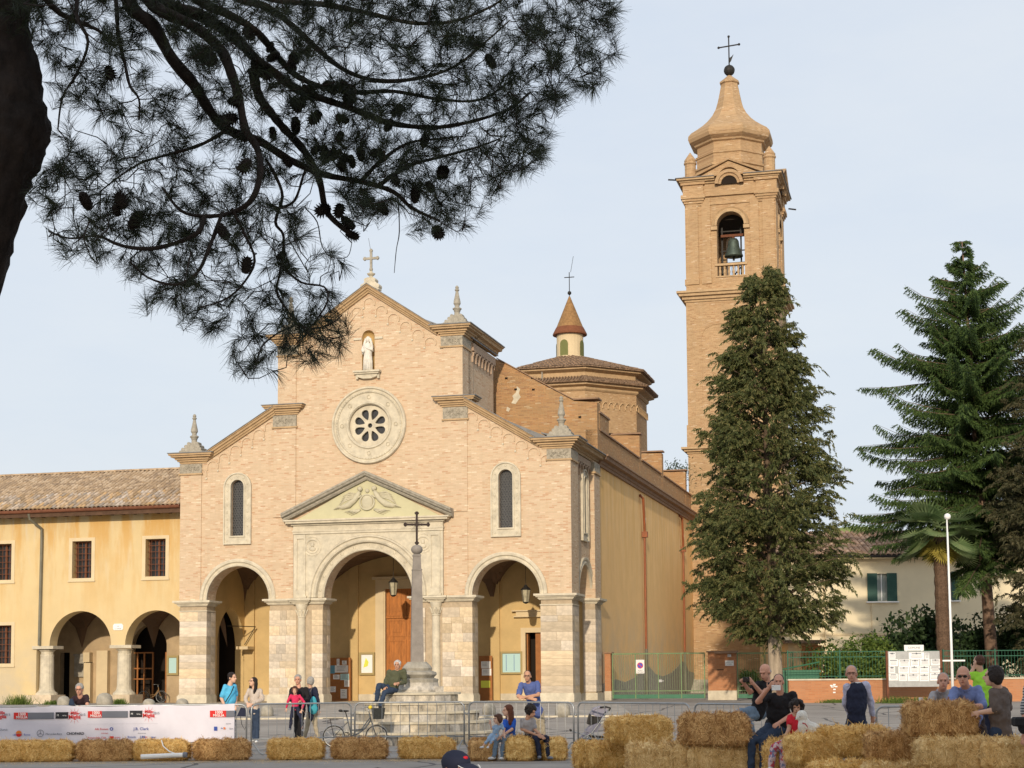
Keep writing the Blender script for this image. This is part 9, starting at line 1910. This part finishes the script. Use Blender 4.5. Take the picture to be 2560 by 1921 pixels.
person('man in lime-green shirt seen from behind, phoning, behind the man in sunglasses', 28.0, jt(C7, dict(head=(1222, 440, 0), sL=(1168, 590, 0), sR=(1322, 565, 0.05), eL=(1120, 600, 0), eR=(1370, 760, 0.1), wL=(1160, 525, 0.0), wR=(1350, 900, 0.1), hL=(1240, 880, 0), hR=(1330, 880, 0)), kL=Zc(2452, 0.5), kR=Zc(2470, 0.5), aL=Zc(2452, 0.08), aR=Zc(2470, 0.08)), top='c_green', sleeve=0.6, legs='c_navy', hair=('thin', 'hair_brown'), skin='skin_fair', yaw=-150, byaw=0, girth=1.15, hs=0.95)
person('dark-haired woman in brown hooded jacket, seen from behind, hand on the bale', 22.1, jt(C7, dict(head=(1392, 602, 0), sL=(1395, 790, -0.05), sR=(1520, 780, 0.12), eL=(1430, 990, -0.1), eR=(1560, 960, 0.15), wL=(1240, 1020, 0.0), wR=(1540, 1150, 0.1), hL=(1440, 1250, 0), hR=(1530, 1250, 0.1)), kL=Zc(2495, 0.47), kR=Zc(2512, 0.47, 0.1), aL=Zc(2495, 0.08), aR=Zc(2515, 0.08, 0.1)), s=0.97, top='c_brown', sleeve=0.95, legs='c_jeans', hair=('bob', 'hair_dark'), yaw=-112, byaw=-40, hs=1.12, hem=0.12, girth=1.2)
person('person cut by the right edge, only a striped sleeve and black camera bag showing', 21.0, dict(head=(2625, 1660), sL=(2568, 1725), sR=(2670, 1725), eL=(2562, 1785), eR=(2690, 1790), wL=(2560, 1835, -0.1), wR=(2680, 1850, -0.1), hL=Zc(2600, 0.92), hR=Zc(2645, 0.92), kL=Zc(2600, 0.5), kR=Zc(2648, 0.5), aL=Zc(2600, 0.08), aR=Zc(2650, 0.08)), top='c_stripe', sleeve=0.95, legs='c_jeans', hair=('short', 'hair_dark'), skin='skin_red')

_h = MB(); _q = [atY(*C7(x, y), 22.1+d) for x, y, d in ((1400, 780, 0.0), (1470, 790, 0.02), (1545, 850, 0.10), (1570, 910, 0.14))]
_T = [o for o in bpy.data.objects if o.get('label', '').startswith('dark-haired woman in brown')][0]
_h.tube([tuple(v-_T.location) for v in _q], [0.06, 0.085, 0.09, 0.05], 10); _h.ball(tuple(_q[1]-_T.location), (0.11, 0.10, 0.06), 10, 7); remesh(_h.obj('hood', 'c_brown', _T), 0.014, 4)
# things people hold or wear slung
def V3(p, Y): return atY(p[0], p[1], Y)
def held(name, label, cat, Y, build):
    T = thing(name, label, cat, (0, Y, 0)); build(T, Y); return T
def b_(T, Y):
    m = MB(); q = [V3(C2(*p), Y) for p in ((1175, 682), (1225, 690), (1250, 800), (1122, 795))]; m.slab([(p.x, p.z) for p in q], [], -0.07, 0.07); m.obj('bag', 'c_navy', T); m = MB(); m.tube([tuple(V3(C2(*p), Y)-Vector((0, Y, 0))) for p in ((1165, 800), (1180, 900), (1220, 970), (1250, 900), (1255, 800))], 0.008, 5); m.obj('strap', 'c_black', T)
held('handbag', 'navy handbag with hanging strap beside the woman in jeans', 'bag', 41.4, b_)
def b_(T, Y): m = MB(); a = V3(C2(2125, 650), Y); m.ball((a.x, 0, a.z), (0.10, 0.09, 0.24), 14, 10); m.ball((a.x, 0, a.z-0.1), (0.12, 0.10, 0.15), 12, 8); m.obj('bag', 'c_turq', T, smooth=True); m = MB(); m.tube([(a.x-0.05, 0.0, a.z+0.2), (a.x-0.09, -0.02, a.z+0.35), (a.x-0.07, 0.2, a.z+0.46)], 0.015, 5); m.obj('strap', 'c_brown', T)
held('backpack', 'turquoise backpack on the grey-haired woman in the dark coat', 'backpack', 45.45, b_)
def b_(T, Y): m = MB(); a, c = V3(C6(565, 655), Y), V3(C6(680, 585), Y); m.box(a.x, c.x, -0.005, 0.005, a.z, c.z); m.obj('phone_body', 'white_paint', T, bevel=0.004); m = MB(); m.ball((a.x+0.02, -0.006, c.z-0.02), 0.005, 6, 4); m.obj('lens', 'eye_dark', T)
held('phone', 'white phone held up by the man in the black polo', 'phone', 25.78, b_)
def b_(T, Y):
    a, c = V3(C6(195, 550), Y), V3(C6(275, 480), Y); m = MB(); m.box(a.x, c.x, -0.03, 0.03, a.z, c.z); m.obj('camera_body', 'iron_dark', T, bevel=0.006); m = MB(); x, z = (a.x+c.x)/2, (a.z+c.z)/2; m.cyl((x, -0.03, z), (x-0.02, -0.11, z), 0.033, n=14); m.obj('lens', 'eye_dark', T)
held('camera', 'black camera held up by the bald man in the black T-shirt', 'camera', 27.0, b_)
def b_(T, Y): m = MB(); a, c = V3(C7(1625, 1180), Y), V3(C7(1790, 1070), Y); m.box(a.x, c.x, -0.1, 0.1, a.z, c.z); m.ball(((a.x+c.x)/2+0.05, 0, a.z-0.02), (0.09, 0.1, 0.08), 10, 6); m.obj('bag', 'c_black', T, bevel=0.02)
held('camera_bag', 'black camera bag at the right edge below the striped sleeve', 'bag', 20.8, b_)
def b_(T, Y): m = MB(); a = V3(C7(562, 885), Y); m.lathe([(0.02, -0.05), (0.028, 0.0), (0.03, 0.045)], a.x, 0, a.z, 10); m.obj('cup', 'white_paint', T)
held('cup', 'small white cup in the hand of the older person in grey', 'cup', 23.05, b_)
def b_(T, Y): m = MB(); a, c = V3(C1(905, 650), Y), V3(C1(975, 565), Y); m.slab([(a.x, a.z), (c.x+0.02, a.z-0.01), (c.x-0.03, c.z-0.0), (a.x+0.03, c.z+0.0)], [], -0.04, 0.04); m.obj('jacket', 'c_jeans', T, bevel=0.01)
held('folded_jacket', 'dark blue folded jacket over the arm of the man at the banner', 'jacket', 35.55, b_)
def b_(T, Y): m = MB(); m.tube([tuple(V3(C2(*p), Y)-Vector((0, Y, 0))) for p in ((1078, 400), (1040, 490), (965, 612))], 0.012, 5); m.obj('strap', 'c_black', T)
held('shoulder_strap', 'black bag strap across the sky-blue T-shirt', 'bag strap', 38.28, b_)
def b_(T, Y): m = MB(); m.ball(tuple(V3(C4(1085, 925), Y)-Vector((0, Y, 0))), (0.085, 0.012, 0.10), 12, 8); m.obj('print', 'c_mint', T)

# poodle on the bale
def poodle():
    Y = 24.35; P = lambda x, y, dy=0: V3(C6(x, y), Y)+Vector((0, dy, 0))-O; O = V3(C6(985, 1235), Y)
    T = thing('dog', 'white poodle sitting on a hay bale beside the woman in red', 'dog', O); b = MB(); mat('poodle_white', (0.78, 0.74, 0.66), rough=0.9, var=0.1, vscale=20, bump=1.0, bscale=60)
    q = lambda v: tuple(v)
    b.ball(q(P(955, 985)), (0.085, 0.08, 0.085), 12, 8); b.ball(q(P(950, 962)), (0.07, 0.07, 0.06), 10, 6); seg(b, P(925, 1008), P(885, 1018), 0.032, 0.022); seg(b, P(965, 1040), P(985, 1100), 0.065, 0.085)
    b.ball(q(P(990, 1115)), (0.10, 0.10, 0.13), 12, 8); seg(b, P(1000, 1120), P(1110, 1170), 0.10, 0.11); b.ball(q(P(1130, 1185)), (0.12, 0.11, 0.10), 12, 8)
    for dy in (-0.05, 0.05): seg(b, P(965, 1150, dy), P(972, 1215, dy), 0.038, 0.030); seg(b, P(972, 1215, dy), P(965, 1238, dy-0.02), 0.032, 0.024); seg(b, P(1130, 1190, dy*1.6), P(1070, 1215, dy*1.8), 0.06, 0.035); seg(b, P(1070, 1215, dy*1.8), P(1040, 1238, dy*1.9), 0.032, 0.026)
    seg(b, P(1180, 1190), P(1215, 1150), 0.02, 0.035); b.ball(q(P(1215, 1150)), 0.04, 8, 6)
    remesh(b.obj('body', 'poodle_white', T), 0.010, 2); e = MB(); e.ball(q(P(990, 1010, -0.06)), (0.025, 0.02, 0.06), 8, 6); e.ball(q(P(985, 1010, 0.07)), (0.025, 0.02, 0.06), 8, 6); e.obj('ear', 'poodle_white', T, smooth=True)
    m = MB(); m.ball(q(P(872, 1014)), 0.013, 8, 5); m.obj('nose', 'eye_dark', T); 
    for dy in (-0.045, 0.0): m = MB(); m.ball(q(P(918, 995, dy-0.03)), 0.008, 6, 4); m.obj('eye', 'eye_dark', T)
    c = MB(); c.tube([q(P(950, 1075, -0.08)), q(P(985, 1085, -0.09)), q(P(1015, 1130, -0.09)), q(P(1000, 1180, -0.08))], 0.010, 5); mat('red_leash', (0.4, 0.03, 0.04)); c.obj('harness', 'red_leash', T)
poodle()
